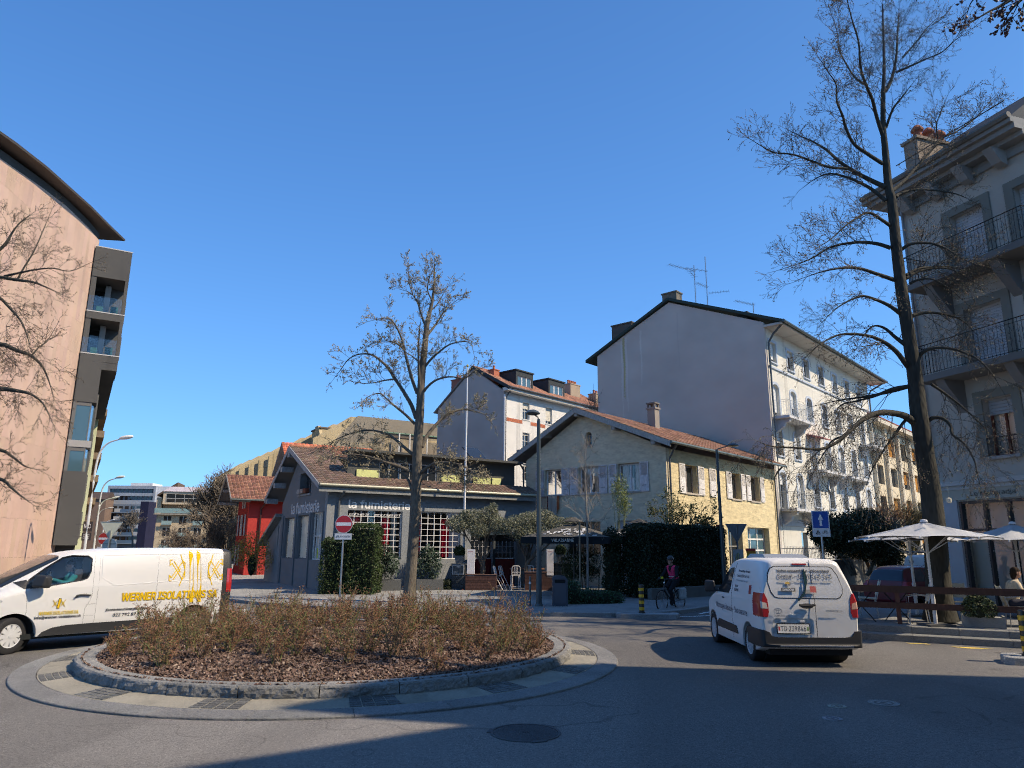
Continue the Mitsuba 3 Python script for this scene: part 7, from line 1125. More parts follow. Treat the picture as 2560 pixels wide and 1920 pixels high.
def folding_table(x, y, az, label, w=.6, L=1.15, h=.74):
    t = thing('folding_table', label, 'table', 'terrace tables'); e = Fr(x, y, az, 1, TZ_); m = MB((.33, .31, .29), e)
    for i in range(6): m.box(-L / 2, L / 2, -w / 2 + i * w / 6 + .004, -w / 2 + (i + 1) * w / 6 - .004, h - .025, h)
    part(t, 'top', m, 'wood'); m = MB((.02, .02, .022), e)
    for s in (-1, 1):
        m.tube([(s * L * .32 - .28, -w * .42, 0), (s * L * .32 + .28, w * .42 if 0 else -w * .42, h - .03)], .012, 5); m.tube([(s * L * .32 + .28, w * .42, 0), (s * L * .32 - .28, w * .42, h - .03)], .012, 5)
    part(t, 'leg', m, 'pal', kind='stuff')
folding_table(9.25, 18.6, 113, 'slatted folding table behind the terrace railing, nearest the small van', L=1.25); folding_table(8.6, 20.2, 113, 'folding table farther back on the terrace, behind the first'); folding_table(12.9, 17.4, 116, 'terrace table at which the seated guest sits')
def chair(x, y, az, label):
    t = thing('terrace_chair', label, 'chair', 'cream terrace chairs'); e = Fr(x, y, az, 1, TZ_); C1 = (.50, .45, .34)
    for a in (-.21, .21):
        for b in (-.2, .2): m = MB((.42, .42, .4), e); m.tube([(b * 1.1, a, 0), (b * .9, a, .44)], .013, 6); part(t, 'leg', m, 'palg')
    m = MB(C1, e); m.hexa([(-.22, -.22, .43), (.22, -.22, .45), (.22, .22, .45), (-.22, .22, .43)], [(-.22, -.22, .46), (.22, -.22, .48), (.22, .22, .48), (-.22, .22, .46)]); part(t, 'seat', m, 'canvas'); m = MB(C1, e); m.hexa([(-.22, -.21, .55), (-.20, -.21, .55), (-.20, .21, .55), (-.22, .21, .55)], [(-.33, -.21, .90), (-.31, -.21, .90), (-.31, .21, .90), (-.33, .21, .90)]); part(t, 'backrest', m, 'canvas'); m = MB((.42, .42, .4), e)
    for a in (-.23, .23): m.tube([(-.2, a, .44), (-.34, a, .93)], .013, 6); m.tube([(-.27, a, .66), (.0, a, .69), (.2, a, .65), (.2, a, .45)], .012, 6)
    part(t, 'arm_frame', m, 'palg'); return t
chair(9.85, 17.95, 292, 'cream terrace chair with its back to the parasol pole, right of the nearest table'); chair(8.3, 18.5, 113, 'cream terrace chair at the left end of the nearest table'); chair(9.7, 20.1, 292, 'cream terrace chair at the table farther back'); chair(11.95, 17.5, 112, 'cream terrace chair holding the seated guest'); chair(11.45, 18.9, 200, 'cream terrace chair with its back showing above the planted trough')
t = thing('planted_trough', 'grey concrete trough with a round boxwood shrub, on the terrace edge', 'planter'); e = Fr(10.55, 17.36, 116.75, 1, TZ_); m = MB((.24, .24, .23), e); m.poly(sbox(0, .005, .84, .27).difference(sbox(.04, .24, .80, .3)), -.34, 0); part(t, 'trough', m, 'concrete'); m = MB(); foliage(m, [(10.87, 17.25, .82, .30, .27, .26), (10.72, 17.3, .72, .22, .2, .2), (11.02, 17.12, .72, .22, .2, .2)], 3000, .052, [(.045, .065, .02), (.08, .10, .04), (.03, .045, .014), (.13, .15, .08)], rng, .55, shell=.6); part(t, 'leaf', m, 'leaf', kind='stuff'); m = MB((.015, .018, .01)); m.lathe([(0, .5), (.17, .58), (.2, .75), (.14, .93), (0, .98)], (10.87, 17.25, 0), 12); part(t, 'core', m, 'pal')
t = thing('grey_trough', 'plain grey trough on the terrace edge, half hidden by the small van', 'planter'); e = Fr(*tp(-2.15, .75), 116.75, 1, TZ_); m = MB((.22, .23, .22), e); m.poly(sbox(0, .005, .62, .34), -.3, 0); part(t, 'trough', m, 'concrete')
t = thing('give_way_sign', 'dark back of a triangular give-way sign at the right end of the tall ivy hedge', 'road sign'); e = Fr(9.45, 30.4, 95, 1); m = MB((.16, .165, .17), e); m.tube([(0, .04, 0), (0, .04, 3.0)], .028, 6); m.poly(Polygon([(-.42, 3.0), (.42, 3.0), (0, 2.27)]).buffer(.02), -.01, .004); part(t, 'triangle', m, 'pal')
t = thing('rainbow_board', 'arrow-shaped board with rainbow stripes behind the front corner of the small van', 'sign'); e = Fr(9.72, 30.3, 92, 1); m = MB((.03, .03, .03), e); m.box(.2, .24, -.05, -.02, 0, 1.5); part(t, 'post', m, 'pal')
for i, c in enumerate(((.38, .03, .03), (.42, .16, .02), (.45, .36, .03), (.05, .22, .08), (.02, .14, .22))): z = 2.02 - i * .1; m = MB(c, e); m.poly(Polygon([(.02 + abs(i - 2) * -.03 + .06, z), (.44, z), (.44, z - .1), (.02 + abs(i - 1.5) * -.03 + .06, z - .1)]), 0, .02 + i * .0005); part(t, 'stripe', m, 'palg')
t = thing('poster_board', 'small scribbled poster board left of the rainbow board', 'sign'); e = Fr(9.2, 30.25, 92, 1); m = MB((.30, .31, .30), e); m.box(0, .42, 0, .02, 1.3, 1.98); part(t, 'board', m, 'palg'); m = MB((.3, .28, .02), e)
for i in range(9): m.tube([(.05 + .04 * i, .024, 1.4 + .2 * abs(math.sin(i * 1.9))), (.08 + .035 * i, .024, 1.55 + .3 * abs(math.sin(i * 2.7)))], .010, 4, ((.35, .33, .03), (.04, .04, .05))[i % 2])
part(t, 'scribble', m, 'pal', kind='stuff')
# ---------------------------------------------------------------- vehicles
from scipy.interpolate import PchipInterpolator, RegularGridInterpolator
class Body:
    """A vehicle body lofted through cross sections; tab columns: t, bottom, top, sill half width, belt half width, roof half width, belt height."""
    def __init__(s, fr, W, tab, n=64, warp=None):
        s.fr, s.W, s.warp = fr, W, warp; tab = np.asarray(tab, float); s.f = [PchipInterpolator(tab[:, 0], tab[:, i]) for i in range(1, 7)]; s.t0, s.t1 = tab[0, 0], tab[-1, 0]
        ts = np.unique(np.r_[np.linspace(s.t0, s.t1, n), s.t0 + .015, s.t0 + .04, s.t0 + .08, s.t1 - .015, s.t1 - .04, s.t1 - .08]); prof = [s.profile(t) for t in ts]; V = []
        for t, p in zip(ts, prof): ring_ = np.vstack([p, np.stack([-p[-2:0:-1, 0], p[-2:0:-1, 1]], 1)]); V.append(np.stack([np.full(len(ring_), t), ring_[:, 0] - W / 2, ring_[:, 1]], 1))
        k = len(V[0]); V = np.vstack(V); V = s.bend(V); F = []
        for i in range(len(ts) - 1):
            for j in range(k): a, b = i * k + j, i * k + (j + 1) % k; F += [[a, b, b + k], [a, b + k, a + k]]
        m = len(p)
        for e, flip in ((0, 1), ((len(ts) - 1) * k, 0)):
            L = [e + j for j in range(m)]; Rr = [e] + [e + k - j for j in range(1, m - 1)] + [e + m - 1]
            for j in range(m - 1):
                q = [[L[j], L[j + 1], Rr[j + 1]], [L[j], Rr[j + 1], Rr[j]]]
                for tri in q:
                    if len(set(tri)) == 3: F.append(tri[::-1] if flip else tri)
        me = trimesh.Trimesh(V, np.array(F), process=False); trimesh.repair.fix_normals(me)
        if me.volume < 0: me.invert()
        s.m = m3.Manifold(m3.Mesh(np.asarray(me.vertices, np.float32), np.asarray(me.faces, np.uint32))); s.lo, s.hi = V.min(0), V.max(0)
        tg = np.linspace(s.t0 + .02, s.t1 - .02, 90); zg = np.linspace(.25, 2.0, 70); G = np.zeros((90, 70))
        for i, t in enumerate(tg):
            p = s.profile(t); j = int(np.argmax(p[:, 0])); q = p[max(0, j - 6):]; o = np.argsort(p[:, 1]); up_ = p[p[:, 0] > .3]; o = np.argsort(up_[:, 1]); G[i] = np.interp(zg, up_[o, 1], up_[o, 0])
        s.side = RegularGridInterpolator((tg, zg), G, bounds_error=False, fill_value=None)
    def profile(s, t):
        zb, zt, ws, wb, wr, zl = [float(f(t)) for f in s.f]; zl = min(zl, zt - .13); K = [(0, zb), (ws * .6, zb), (ws - .035, zb + .012), (ws, zb + .09), (wb - .004, zb + .55 * (zl - zb)), (wb, zl - .12 * (zl - zb)), (wb - .012, zl), (.5 * (wb + wr) + .014, .5 * (zl + zt - .1)), (wr + .005, zt - .115), (wr - .035, zt - .05), (wr - .13, zt - .014), (wr * .45, zt - .002), (0, zt)]
        return np.vstack([smooth_line(K, 3)])
    def bend(s, V):
        if s.warp is not None: V = V.copy(); V[:, 0] += s.warp(V)
        return V
    def prism(s, pts, d0, d1):
        q = m3.CrossSection([np.asarray(pts, float)[::(1 if Polygon(pts).exterior.is_ccw else -1)]]); return q.extrude(abs(d1 - d0)).rotate([90, 0, 0]).translate([0, max(d0, d1), 0])
    def rear_prism(s, pts, t0, t1):
        p = np.asarray([(-a, b) for a, b in pts], float); p = p if Polygon(p).exterior.is_ccw else p[::-1]; return m3.CrossSection([p]).extrude(t1 - t0).transform(np.array([[0, 0, 1., t0], [1., 0, 0, 0], [0, 1., 0, 0]]))
    def grown(s, g, m=None):
        c = (s.lo + s.hi) / 2; e = s.hi - s.lo; k = 1 + 2 * g / e; return (m or s.m).translate((-c).tolist()).scale(k.tolist()).translate(c.tolist())
    def patch(s, prism, g=.005): return s.grown(g) ^ prism
    def put(s, key, name, man, mat, col=(.5, .5, .5), smooth=35, label=None): m = MB(col, s.fr); m.mani(man); return part(key, name, m, mat, smooth, label)
    def text(s, mb, txt, t, z, h, d=.009, width=None, rise=0., c=None, flip=False, **k):
        v, f = text_shape(txt, h, **k); x = v[:, 0] - v[:, 0].min(); x = x * (width / x.max() if width else 1); X = t + (-x if flip else x); Zz = z + v[:, 1] + rise * x; mb.add(np.stack([X, s.side(np.stack([X, Zz], 1)) - s.W / 2 + d + v[:, 2], Zz], 1), f, c)
    def on(s, pts, d=.004): p = np.asarray(pts, float); return np.stack([p[:, 0], s.side(p) - s.W / 2 + d, p[:, 1]], 1)
    def line(s, mb, pts, r=.004, d=.0, c=None, k=10): 
        p = np.asarray(pts, float); q = np.vstack([p[i] + (p[i + 1] - p[i]) * u for i in range(len(p) - 1) for u in np.linspace(0, 1, k, endpoint=False)[:, None]] + [p[-1:]]) if k else p; mb.tube(s.on(q, d), r, 4, c)
def wheel(key, fr, t, z, d, r, style, steer=0., width=.21):
    """Tyre, rim with spokes and hub; d is where the outer face stands."""
    k = number(f'{key}__wheel'); a = math.radians(steer); c, s = math.cos(a), math.sin(a)
    def W(v): v = np.asarray(v, float); return fr(np.stack([t + v[:, 0] * c - v[:, 1] * s, d + v[:, 0] * s + v[:, 1] * c, z + v[:, 2]], 1))
    def L(prof, n=40): pr = np.asarray(prof, float); an = np.arange(n) * 2 * np.pi / n; v = np.stack([pr[:, :1] * np.cos(an), np.repeat(pr[:, 1:], n, 1), pr[:, :1] * np.sin(an)], -1).reshape(-1, 3); i, j = np.meshgrid(np.arange(len(pr) - 1), np.arange(n), indexing='ij'); return W(v), np.stack([i * n + j, i * n + (j + 1) % n, (i + 1) * n + (j + 1) % n, (i + 1) * n + j], -1).reshape(-1, 4)
    m = MB(); m.add(*L([(r * .60, -width), (r * .95, -width), (r, -width + .03), (r, -.035), (r * .985, -.015), (r * .93, -.002), (r * .8, .004), (r * .68, .0), (r * .64, -.02)])); scene[k] = shape(m, 'rubber', 40)
    m = MB((.42, .43, .44)); m.add(*L([(r * .655, -.03), (r * .65, -.004), (r * .60, -.010), (r * .58, -.045)])); n = 10 if style == 'ten' else 15; m.add(*L([(r * .15, -.02), (r * .14, .0), (0.001, .004)]), None)
    for i in range(n):
        A = 2 * np.pi * i / n; w = (.05 if style == 'ten' else .022); e = np.array([math.cos(A), 0, math.sin(A)]); q = np.array([-math.sin(A), 0, math.cos(A)]); r0, r1 = r * .10, r * .61; P_ = [e * r0 - q * w * .45, e * r1 - q * w, e * r1 + q * w, e * r0 + q * w * .45]; b = np.array([p + np.array([0, -.03, 0]) for p in P_]); tp_ = np.array([P_[0] + [0, -.006, 0], P_[1] + [0, -.012, 0], P_[2] + [0, -.012, 0], P_[3] + [0, -.006, 0]]); m.hexa(W(b), W(tp_))
    part(k, 'rim', m, 'metal') if 0 else part(key, 'wheel_trim', m, 'palg'); m = MB((.018, .018, .02)); m.add(*L([(r * .62, -.06), (.001, -.06)])); part(key, 'brake', m, 'pal'); return k
# ---- lettered delivery van on the left
V = thing('delivery_van', 'white delivery van with yellow lettering and arrow emblems on its side, leaving the roundabout', 'van')
tv = Fr(-9.6, 14.3, 46, 1)
A = Body(tv, 1.95, [(-.95, .36, .80, .60, .66, .52, .65), (-.90, .28, .95, .74, .80, .62, .75), (-.75, .24, 1.05, .86, .90, .72, .86), (-.45, .24, 1.17, .93, .955, .80, .95), (-.22, .25, 1.29, .95, .97, .82, 1.05), (.10, .26, 1.49, .95, .975, .80, 1.14), (.45, .27, 1.69, .95, .975, .79, 1.2), (.75, .28, 1.835, .95, .975, .79, 1.24), (1.0, .28, 1.90, .95, .975, .80, 1.26), (1.4, .28, 1.945, .95, .975, .83, 1.28), (2.2, .28, 1.975, .95, .975, .86, 1.3), (3.6, .28, 1.98, .95, .975, .87, 1.3), (4.1, .30, 1.965, .95, .97, .865, 1.3), (4.22, .32, 1.94, .94, .955, .85, 1.3), (4.27, .40, 1.86, .90, .91, .80, 1.3)])
WP = [(.17, 1.27), (.24, 1.37), (.50, 1.585), (.78, 1.785), (.95, 1.825), (1.24, 1.815), (1.31, 1.76), (1.30, 1.5), (1.25, 1.375), (1.15, 1.335), (.55, 1.235), (.27, 1.205)]
cav = A.grown(-.07) ^ m3.Manifold.cube([1.45, 3, 1.3]).translate([-.02, -2.4, .72]); body = A.m
for tw_ in (0.06, 3.46): body = body - m3.Manifold.cylinder(2.6, .405, .405, 48).rotate([90, 0, 0]).translate([tw_, .3, .34])
body = body - cav - A.prism(WP, -.35, .3)
A.put(V, 'body', body, 'carpaint', smooth=30)
g = MB(fr=tv); g.add(A.on([(a, b) for a, b in WP], -.02), [[0, i, i + 1] for i in range(1, len(WP) - 1)]); part(V, 'side_window', g, 'glass')
m = MB(); A.line(m, WP + [WP[0]], .014, -.004); m.fr = tv; m.v = [tv(v) for v in m.v]; part(V, 'window_seal', m, 'blackplastic')
A.put(V, 'windscreen', A.patch(A.prism([(-.20, 1.23), (.70, 1.76), (.78, 1.93), (.60, 1.93), (-.30, 1.36)], -1.80, -.15), .006), 'darkglass')
A.put(V, 'mirror_corner', A.patch(A.prism([(-.02, 1.32), (.19, 1.37), (.30, 1.21), (.16, 1.20)], -.5, .2), .006), 'blackplastic')
A.put(V, 'sill_trim', A.patch(A.prism([(.50, .30), (.56, .37), (.72, .44), (.95, .475), (1.33, .485), (3.02, .50), (3.02, .33), (.6, .30)], -.5, .2), .012), 'blackplastic')
A.put(V, 'rear_corner', A.patch(A.prism([(4.03, .36), (4.05, 1.97), (4.5, 1.97), (4.5, .36)], -.7, .2), .005), 'blackplastic')
A.put(V, 'bumper', A.patch(A.prism([(-1.2, .2), (-.55, .2), (-.42, .55), (-.60, .74), (-1.2, .74)], -3, .3), .008), 'blackplastic')
A.put(V, 'tail_light', A.patch(A.prism([(4.14, 1.0), (4.14, 1.52), (4.5, 1.52), (4.5, 1.0)], -.5, .2), .012), 'lens'); A.put(V, 'headlight', A.patch(A.prism([(-.78, .82), (-.40, 1.03), (-.48, 1.14), (-.95, .95)], -.45, .2), .008), 'chrome')
m = MB((.05, .05, .05)); SEAMS = [[(1.36, 1.90), (1.36, 1.05), (1.33, .92), (1.26, .78), (1.25, .33)], [(1.46, 1.88), (1.46, .5), (1.44, .33)], [(.20, 1.2), (.24, .9), (.25, .70)], [(2.62, 1.9), (2.60, .52)], [(1.27, .86), (1.44, .86)], [(1.26, .64), (1.44, .64)], [(.18, 1.36), (.20, 1.28)]]
for s_ in SEAMS: A.line(m, s_, .0035, -.001)
m.v = [tv(v) for v in m.v]; part(V, 'door_seam', m, 'blackplastic', kind='stuff')
m = MB((.70, .71, .71)); recess = [(1.56, 1.83), (3.93, 1.86), (4.0, 1.80), (4.0, 1.5), (3.9, 1.37), (3.7, 1.31), (1.86, 1.22), (1.75, 1.23), (1.53, 1.37), (1.51, 1.42), (1.51, 1.78), (1.56, 1.83)]; A.line(m, smooth_line(recess, 5), .016, -.008, k=0); A.line(m, [(1.9, .80), (3.9, .84)], .012, -.009); m.v = [tv(v) for v in m.v]; part(V, 'panel_relief', m, 'carpaint', 40)
m = MB((.02, .02, .022)); P_ = A.on(smooth_line([(1.06, 1.0), (1.09, 1.04), (1.2, 1.055), (1.33, 1.04)], 4), .03); m.tube(P_, .018, 6); m.v = [tv(v) for v in m.v]; part(V, 'door_handle', m, 'blackplastic')
m = MB(fr=tv); hull = m3.Manifold.batch_hull([m3.Manifold.sphere(.05, 16).translate([x, y, z]) for x, y, z in ((.30, .10, 1.28), (.52, .16, 1.26), (.52, .16, 1.40), (.33, .10, 1.42), (.42, .22, 1.27), (.45, .22, 1.40))]); m.mani(hull); m.tube([(.3, -.06, 1.24), (.36, .12, 1.27)], .035, 6); part(V, 'door_mirror', m, 'blackplastic', 40)
YL, YO = (.62, .40, .0), (.35, .24, .02)
m = MB(YL); A.text(m, 'WERNER ISOLATIONS SA', 1.93, .90, .155, .012, width=2.0, bold=True, slant=.12); m.v = [tv(v) for v in m.v]; part(V, 'lettering', m, 'pal', kind='stuff', label='yellow company name in slanted capitals')
m = MB(YO); A.text(m, 'WERNER ISOLATIONS SA', 1.945, .888, .160, .009, width=2.0, bold=True, slant=.12); m.v = [tv(v) for v in m.v]; part(V, 'lettering_shadow', m, 'pal', kind='stuff')
m = MB((.55, .40, .03)); A.text(m, 'WERNER ISOLATIONS SA', .46, .692, .062, .010, width=.69, bold=True, slant=.05); m.v = [tv(v) for v in m.v]; part(V, 'lettering', m, 'pal', kind='stuff')
m = MB((.03, .03, .035)); A.text(m, 'info@werner-isolations.ch', .40, .622, .05, .010, width=.80, bold=True); A.text(m, "Economie d'énergie oblige !", 1.65, .705, .048, .010, width=.86, bold=True, slant=.2); A.text(m, '022 792 87 52', 1.80, .59, .058, .010, width=.57, bold=True); m.v = [tv(v) for v in m.v]; part(V, 'lettering', m, 'pal', kind='stuff', label='small black address and telephone lines')
def strip(mb, pts, w, d, c): 
    from shapely.geometry import LineString
    pg = LineString(pts).buffer(w / 2, cap_style='flat', join_style='mitre'); tri = trimesh.creation.triangulate_polygon(pg, engine='earcut'); mb.add(A.on(tri[0], d), tri[1], c)
m = MB(YL)
for x0 in (3.29, 3.46): strip(m, [(x0 + .09 * (1.96 - z) / 1.2 - 0, z) for z in np.linspace(1.925, .80, 14)], .085, .009, YL)
for s_ in (-1, 1):
    cx = 3.44 + s_ * .38; ln = lambda *q: strip(m, [(cx - s_ * (x * .155), 1.50 + y * .36) for x, y in q], .018, .009, YL)
    ln((-1.35, -.62), (-1.35, -.30), (-1.05, -.42), (.45, .55), (.75, .42), (.75, .05), (.1, .95)); ln((-1.35, .62), (-1.35, .30), (-1.05, .42), (.45, -.55), (.75, -.42), (.75, -.05), (.1, -.95)); ln((-1.0, -.62), (-1.35, -.62)); ln((-1.0, .62), (-1.35, .62)); ln((-.8, -.55), (.15, .12)); ln((-.8, .55), (.15, -.12))
m.v = [tv(v) for v in m.v]; part(V, 'emblem', m, 'pal', kind='stuff', label='yellow stripes and outlined crossing arrows')
m = MB(YL); strip(m, [(.80, 1.0), (.775, .80)], .05, .010, (.02, .02, .02)); strip(m, [(.798, .99), (.777, .81)], .034, .012, YL)
for s_ in (-1, 1):
    for y0, y1 in ((.96, .84), (.84, .96)): strip(m, [(.787 + s_ * .045, .90 + (y0 - .90) * .4), (.787 + s_ * .11, .90 + (y1 - .90) * 1.1)], .014, .010, (.40, .28, .03)); strip(m, [(.787 + s_ * .03, .90 + (y0 - .9) * .9), (.787 + s_ * .085, .90 + (y1 - .9) * .2)], .014, .010, (.40, .28, .03))
m.v = [tv(v) for v in m.v]; part(V, 'emblem', m, 'pal', kind='stuff')
wheel(V, tv, .06, .335, -.02, .335, 'ten', steer=-28); wheel(V, tv, 3.46, .335, -.03, .335, 'ten'); m = MB((.015, .015, .015), tv); m.box(-.4, 4.1, -1.85, -.12, .24, .34); m.lathe([(.4, 0), (.39, .25), (.0, .25)], (0, 0, 0), 4) if 0 else None; part(V, 'underbody', m, 'pal')
for t_ in (.06, 3.46): m = MB((.012, .012, .012), tv); m.tube([(t_, -.25, .36), (t_, -1.7, .36)], .395, 24); part(V, 'wheel_well', m, 'pal')
for t_ in (.06, 3.46): wheel(V, tv, t_, .335, -1.74, .335, 'ten')
m = MB((.03, .03, .034), tv); m.box(1.05, 1.2, -.75, -.25, .75, 1.55); m.box(.8, 1.25, -.78, -.22, .7, .85); m.box(1.08, 1.2, -.62, -.38, 1.56, 1.78); m.box(.1, .35, -1.75, -.1, .8, 1.22); part(V, 'seat', m, 'pal')
m = MB((.015, .015, .016), tv); an = np.linspace(0, 2 * np.pi, 25); m.tube(np.stack([.60 + .075 * np.cos(an) * 0 + .06 * np.sin(an), -.52 + .17 * np.cos(an), 1.36 + .16 * np.sin(an)], 1), .016, 6); m.tube([(.42, -.52, 1.2), (.60, -.52, 1.36)], .03, 6); part(V, 'steering_wheel', m, 'pal', True)
m = MB((.30, .31, .31)); m.tube(A.on(smooth_line([(-.235, .99), (-.20, 1.0), (-.17, .98), (-.2, .97), (-.235, .985)], 3), .003), .006, 4); m.v = [tv(v) for v in m.v]; part(V, 'side_repeater', m, 'palg')

# ---- small white van seen from behind
S = thing('small_van', 'white small van seen from behind with printed rear window film, right of the roundabout', 'van')
sv = Fr(4.52, 13.42, 1, -1); WW = 1.78
def lean(Q): b = np.clip(1 - np.maximum(Q[:, 0], 0) / .9, 0, 1); lat = np.abs(Q[:, 1] + WW / 2) / (WW / 2); return b * (.155 * np.clip((Q[:, 2] - .98) / .9, 0, 1.2) ** 1.35 + .085 * np.clip(lat - .55, 0, 1) ** 2 * 4 * .6)
tabS = [(0, .42, 1.80, .80, .835, .60, 1.18), (.03, .36, 1.845, .84, .865, .64, 1.18), (.12, .30, 1.872, .87, .885, .68, 1.18), (.5, .22, 1.886, .88, .89, .71, 1.18), (1.2, .20, 1.888, .88, .89, .72, 1.17), (1.8, .20, 1.872, .88, .89, .715, 1.16), (2.2, .2, 1.835, .88, .89, .70, 1.15), (2.55, .2, 1.75, .88, .885, .68, 1.13), (2.95, .2, 1.52, .88, .88, .67, 1.1), (3.35, .2, 1.24, .88, .88, .68, 1.04), (3.6, .2, 1.12, .87, .875, .70, .96), (3.95, .22, 1.0, .82, .83, .64, .85), (4.12, .3, .88, .72, .75, .5, .72), (4.18, .36, .76, .58, .62, .4, .6)]
Bv = Body(sv, WW, tabS, warp=lean)
body = Bv.m
for t_ in (.83, 3.42): body = body - m3.Manifold.cylinder(2.4, .375, .375, 48).rotate([90, 0, 0]).translate([t_, .3, .33])
rec_ = Bv.rear_prism([(.20, .56), (.22, .80), (.27, .84), (.90, .835), (.95, .8), (.94, .56)], -.2, .055); body = body - rec_
Bv.put(S, 'body', body, 'carpaint', smooth=30)
def rp(name, pts, mat, col=(.5, .5, .5), g=.006, t1=.5, label=None, sm=35): return Bv.put(S, name, Bv.patch(Bv.rear_prism(pts, -.3, t1), g), mat, col, sm, label)
def side_patch(name, pts, mat, col=(.5, .5, .5), g=.006, label=None): return Bv.put(S, name, Bv.patch(Bv.prism(pts, -.4, .3), g), mat, col, 35, label)
WIN = [(.19, 1.47), (.23, 1.30), (.29, 1.215), (.36, 1.195), (1.40, 1.19), (1.46, 1.21), (1.51, 1.28), (1.52, 1.38), (1.46, 1.58), (1.38, 1.71), (1.32, 1.735), (.33, 1.735), (.26, 1.70), (.21, 1.6)]
rp('window_seal', [(a + (.012 if a > .9 else -.012), b + (.012 if b > 1.45 else -.012)) for a, b in WIN], 'blackplastic', g=.005, t1=.4); rp('rear_window_film', WIN, 'palg', (.56, .57, .58), .009, .4)
rp('bumper', [(-.1, .345), (-.1, .64), (.05, .635), (.13, .60), (.17, .535), (.30, .515), (1.48, .515), (1.60, .535), (1.66, .62), (1.9, .64), (1.9, .345)], 'blackplastic', g=.045, t1=.75); rp('bumper_strip', [(.30, .36), (.30, .385), (1.60, .385), (1.60, .36)], 'palg', (.35, .35, .36), .052, .3)
def rear_y(l, z): Q = np.array([[0., -l, z]]); return float(lean(Q)[0])
def rear_text(mb, txt, l, z, h, width=None, d=.012, c=None, **k):
    v, f = text_shape(txt, h, **k); x = v[:, 0] - v[:, 0].min(); x = x * (width / x.max() if width else 1); Q = np.stack([np.zeros(len(x)), -(l + x), z + v[:, 1]], 1); Q[:, 0] = lean(Q) - d - v[:, 2]; mb.add(Q, f, c)
def rear_quad(mb, l0, l1, z0, z1, d, c=None):
    Q = np.array([[0, -l0, z0], [0, -l1, z0], [0, -l1, z1], [0, -l0, z1]], float); Q[:, 0] = lean(Q) - d; mb.add(Q, [[0, 1, 2, 3]], c)
def rear_poly(mb, pg, d, c=None):
    for g in getattr(pg, 'geoms', [pg]): v, f = trimesh.creation.triangulate_polygon(g, engine='earcut'); Q = np.stack([np.zeros(len(v)), -v[:, 0], v[:, 1]], 1); Q[:, 0] = lean(Q) - d; mb.add(Q, f, c)
tx = MB((.10, .10, .105), sv); rear_text(tx, 'Votre ensemblier-décorateur', .37, 1.642, .052, .97, bold=True); rear_text(tx, 'Gratuit – 0800 543 543', .375, 1.532, .085, .985); rear_text(tx, 'Rideaux – Rollo – Plissés – Moustiquaires – Marquises', .38, 1.468, .032, .98, c=(.28, .28, .28)); rear_quad(tx, .405, .665, 1.305, 1.365, .0125, (.09, .09, .09)); rear_text(tx, 'SUN', .49, 1.40, .034, .09, bold=True); rear_text(tx, '&', .53, 1.373, .02, .015, bold=True); rear_text(tx, 'SHADOW', .43, 1.317, .036, .21, .014, (.6, .6, .6), bold=True); rear_quad(tx, .41, .665, 1.366, 1.368, .0125, (.2, .2, .2)); rear_quad(tx, .41, .412, 1.366, 1.43, .0125, (.3, .3, .3)); rear_quad(tx, .663, .665, 1.366, 1.43, .0125, (.3, .3, .3)); rear_poly(tx, Point(.535, 1.432).buffer(.045, 8).intersection(sbox(.4, 1.433, .7, 1.5)), .0125, (.45, .30, .08)); rear_quad(tx, .79, .99, 1.27, 1.43, .0122, (.42, .42, .44)); rear_quad(tx, .93, 1.04, 1.29, 1.40, .0128, (.40, .10, .09)); rear_quad(tx, .83, .93, 1.27, 1.34, .0128, (.25, .25, .24)); part(S, 'lettering', tx, 'pal', kind='stuff', label='grey print on the rear window film')
m = MB((.03, .03, .035), sv); rear_quad(m, .985, .989, .52, 1.85, .004); 
Q = np.array([(.985, z) for z in np.linspace(.52, 1.86, 20)]); 
P_ = np.stack([np.zeros(20), -Q[:, 0], Q[:, 1]], 1); P_[:, 0] = lean(P_) - .004; m.tube(P_, .0055, 4); part(S, 'door_seam', m, 'blackplastic')
m = MB((.6, .6, .62), sv)
for z0, z1, l0, l1 in ((.50, .52, .2, 1.6),): pass
PL_ = [(.285, .59), (.285, .745), (.845, .735), (.845, .58)]
m = MB((.02, .02, .02), sv); m.box(.0, .022, -.86, -.27, .57, .755); part(S, 'plate_frame', m, 'blackplastic'); m = MB((.66, .64, .58), sv); m.box(-.004, .004, -.845, -.285, .588, .738); m.box(-.006, -.0045, -.325, -.295, .63, .70, (.45, .06, .05)); m.box(-.006, -.0045, -.838, -.805, .63, .70, (.20, .28, .12)); v, f = text_shape('TG·239846', .085); x = v[:, 0] * .455 / v[:, 0].max(); m.add(np.stack([-.0046 - v[:, 2], -(.335 + x), .622 + v[:, 1]], 1), f, (.02, .02, .02)); part(S, 'number_plate', m, 'pal')
m = MB((.5, .5, .5), sv); m.box(.0, .06, -.45, -.36, .775, .81); m.box(.0, .06, -.78, -.69, .775, .81); part(S, 'plate_light', m, 'palg')
side_light = [(-.05, .86), (-.05, 1.27), (.10, 1.27), (.145, 1.16), (.155, .95), (.13, .86)]
for mir in (0, 1):
    pts = [(WW - a, b) for a, b in side_light][::-1] if mir else side_light; k = rp('tail_light', pts, 'lens', g=.012, t1=.42); q = [(.02, 1.01), (.02, 1.13), (.12, 1.10), (.135, 1.0)]; q = [(WW - a, b) for a, b in q][::-1] if mir else q; Bv.put(k, 'reversing_lens', Bv.patch(Bv.rear_prism(q, -.3, .2), .016), 'palg', (.45, .40, .36) if not mir else (.5, .28, .2))
rp('brake_light', [(.67, 1.775), (.67, 1.80), (.93, 1.80), (.93, 1.775)], 'lens', g=.012, t1=.5)
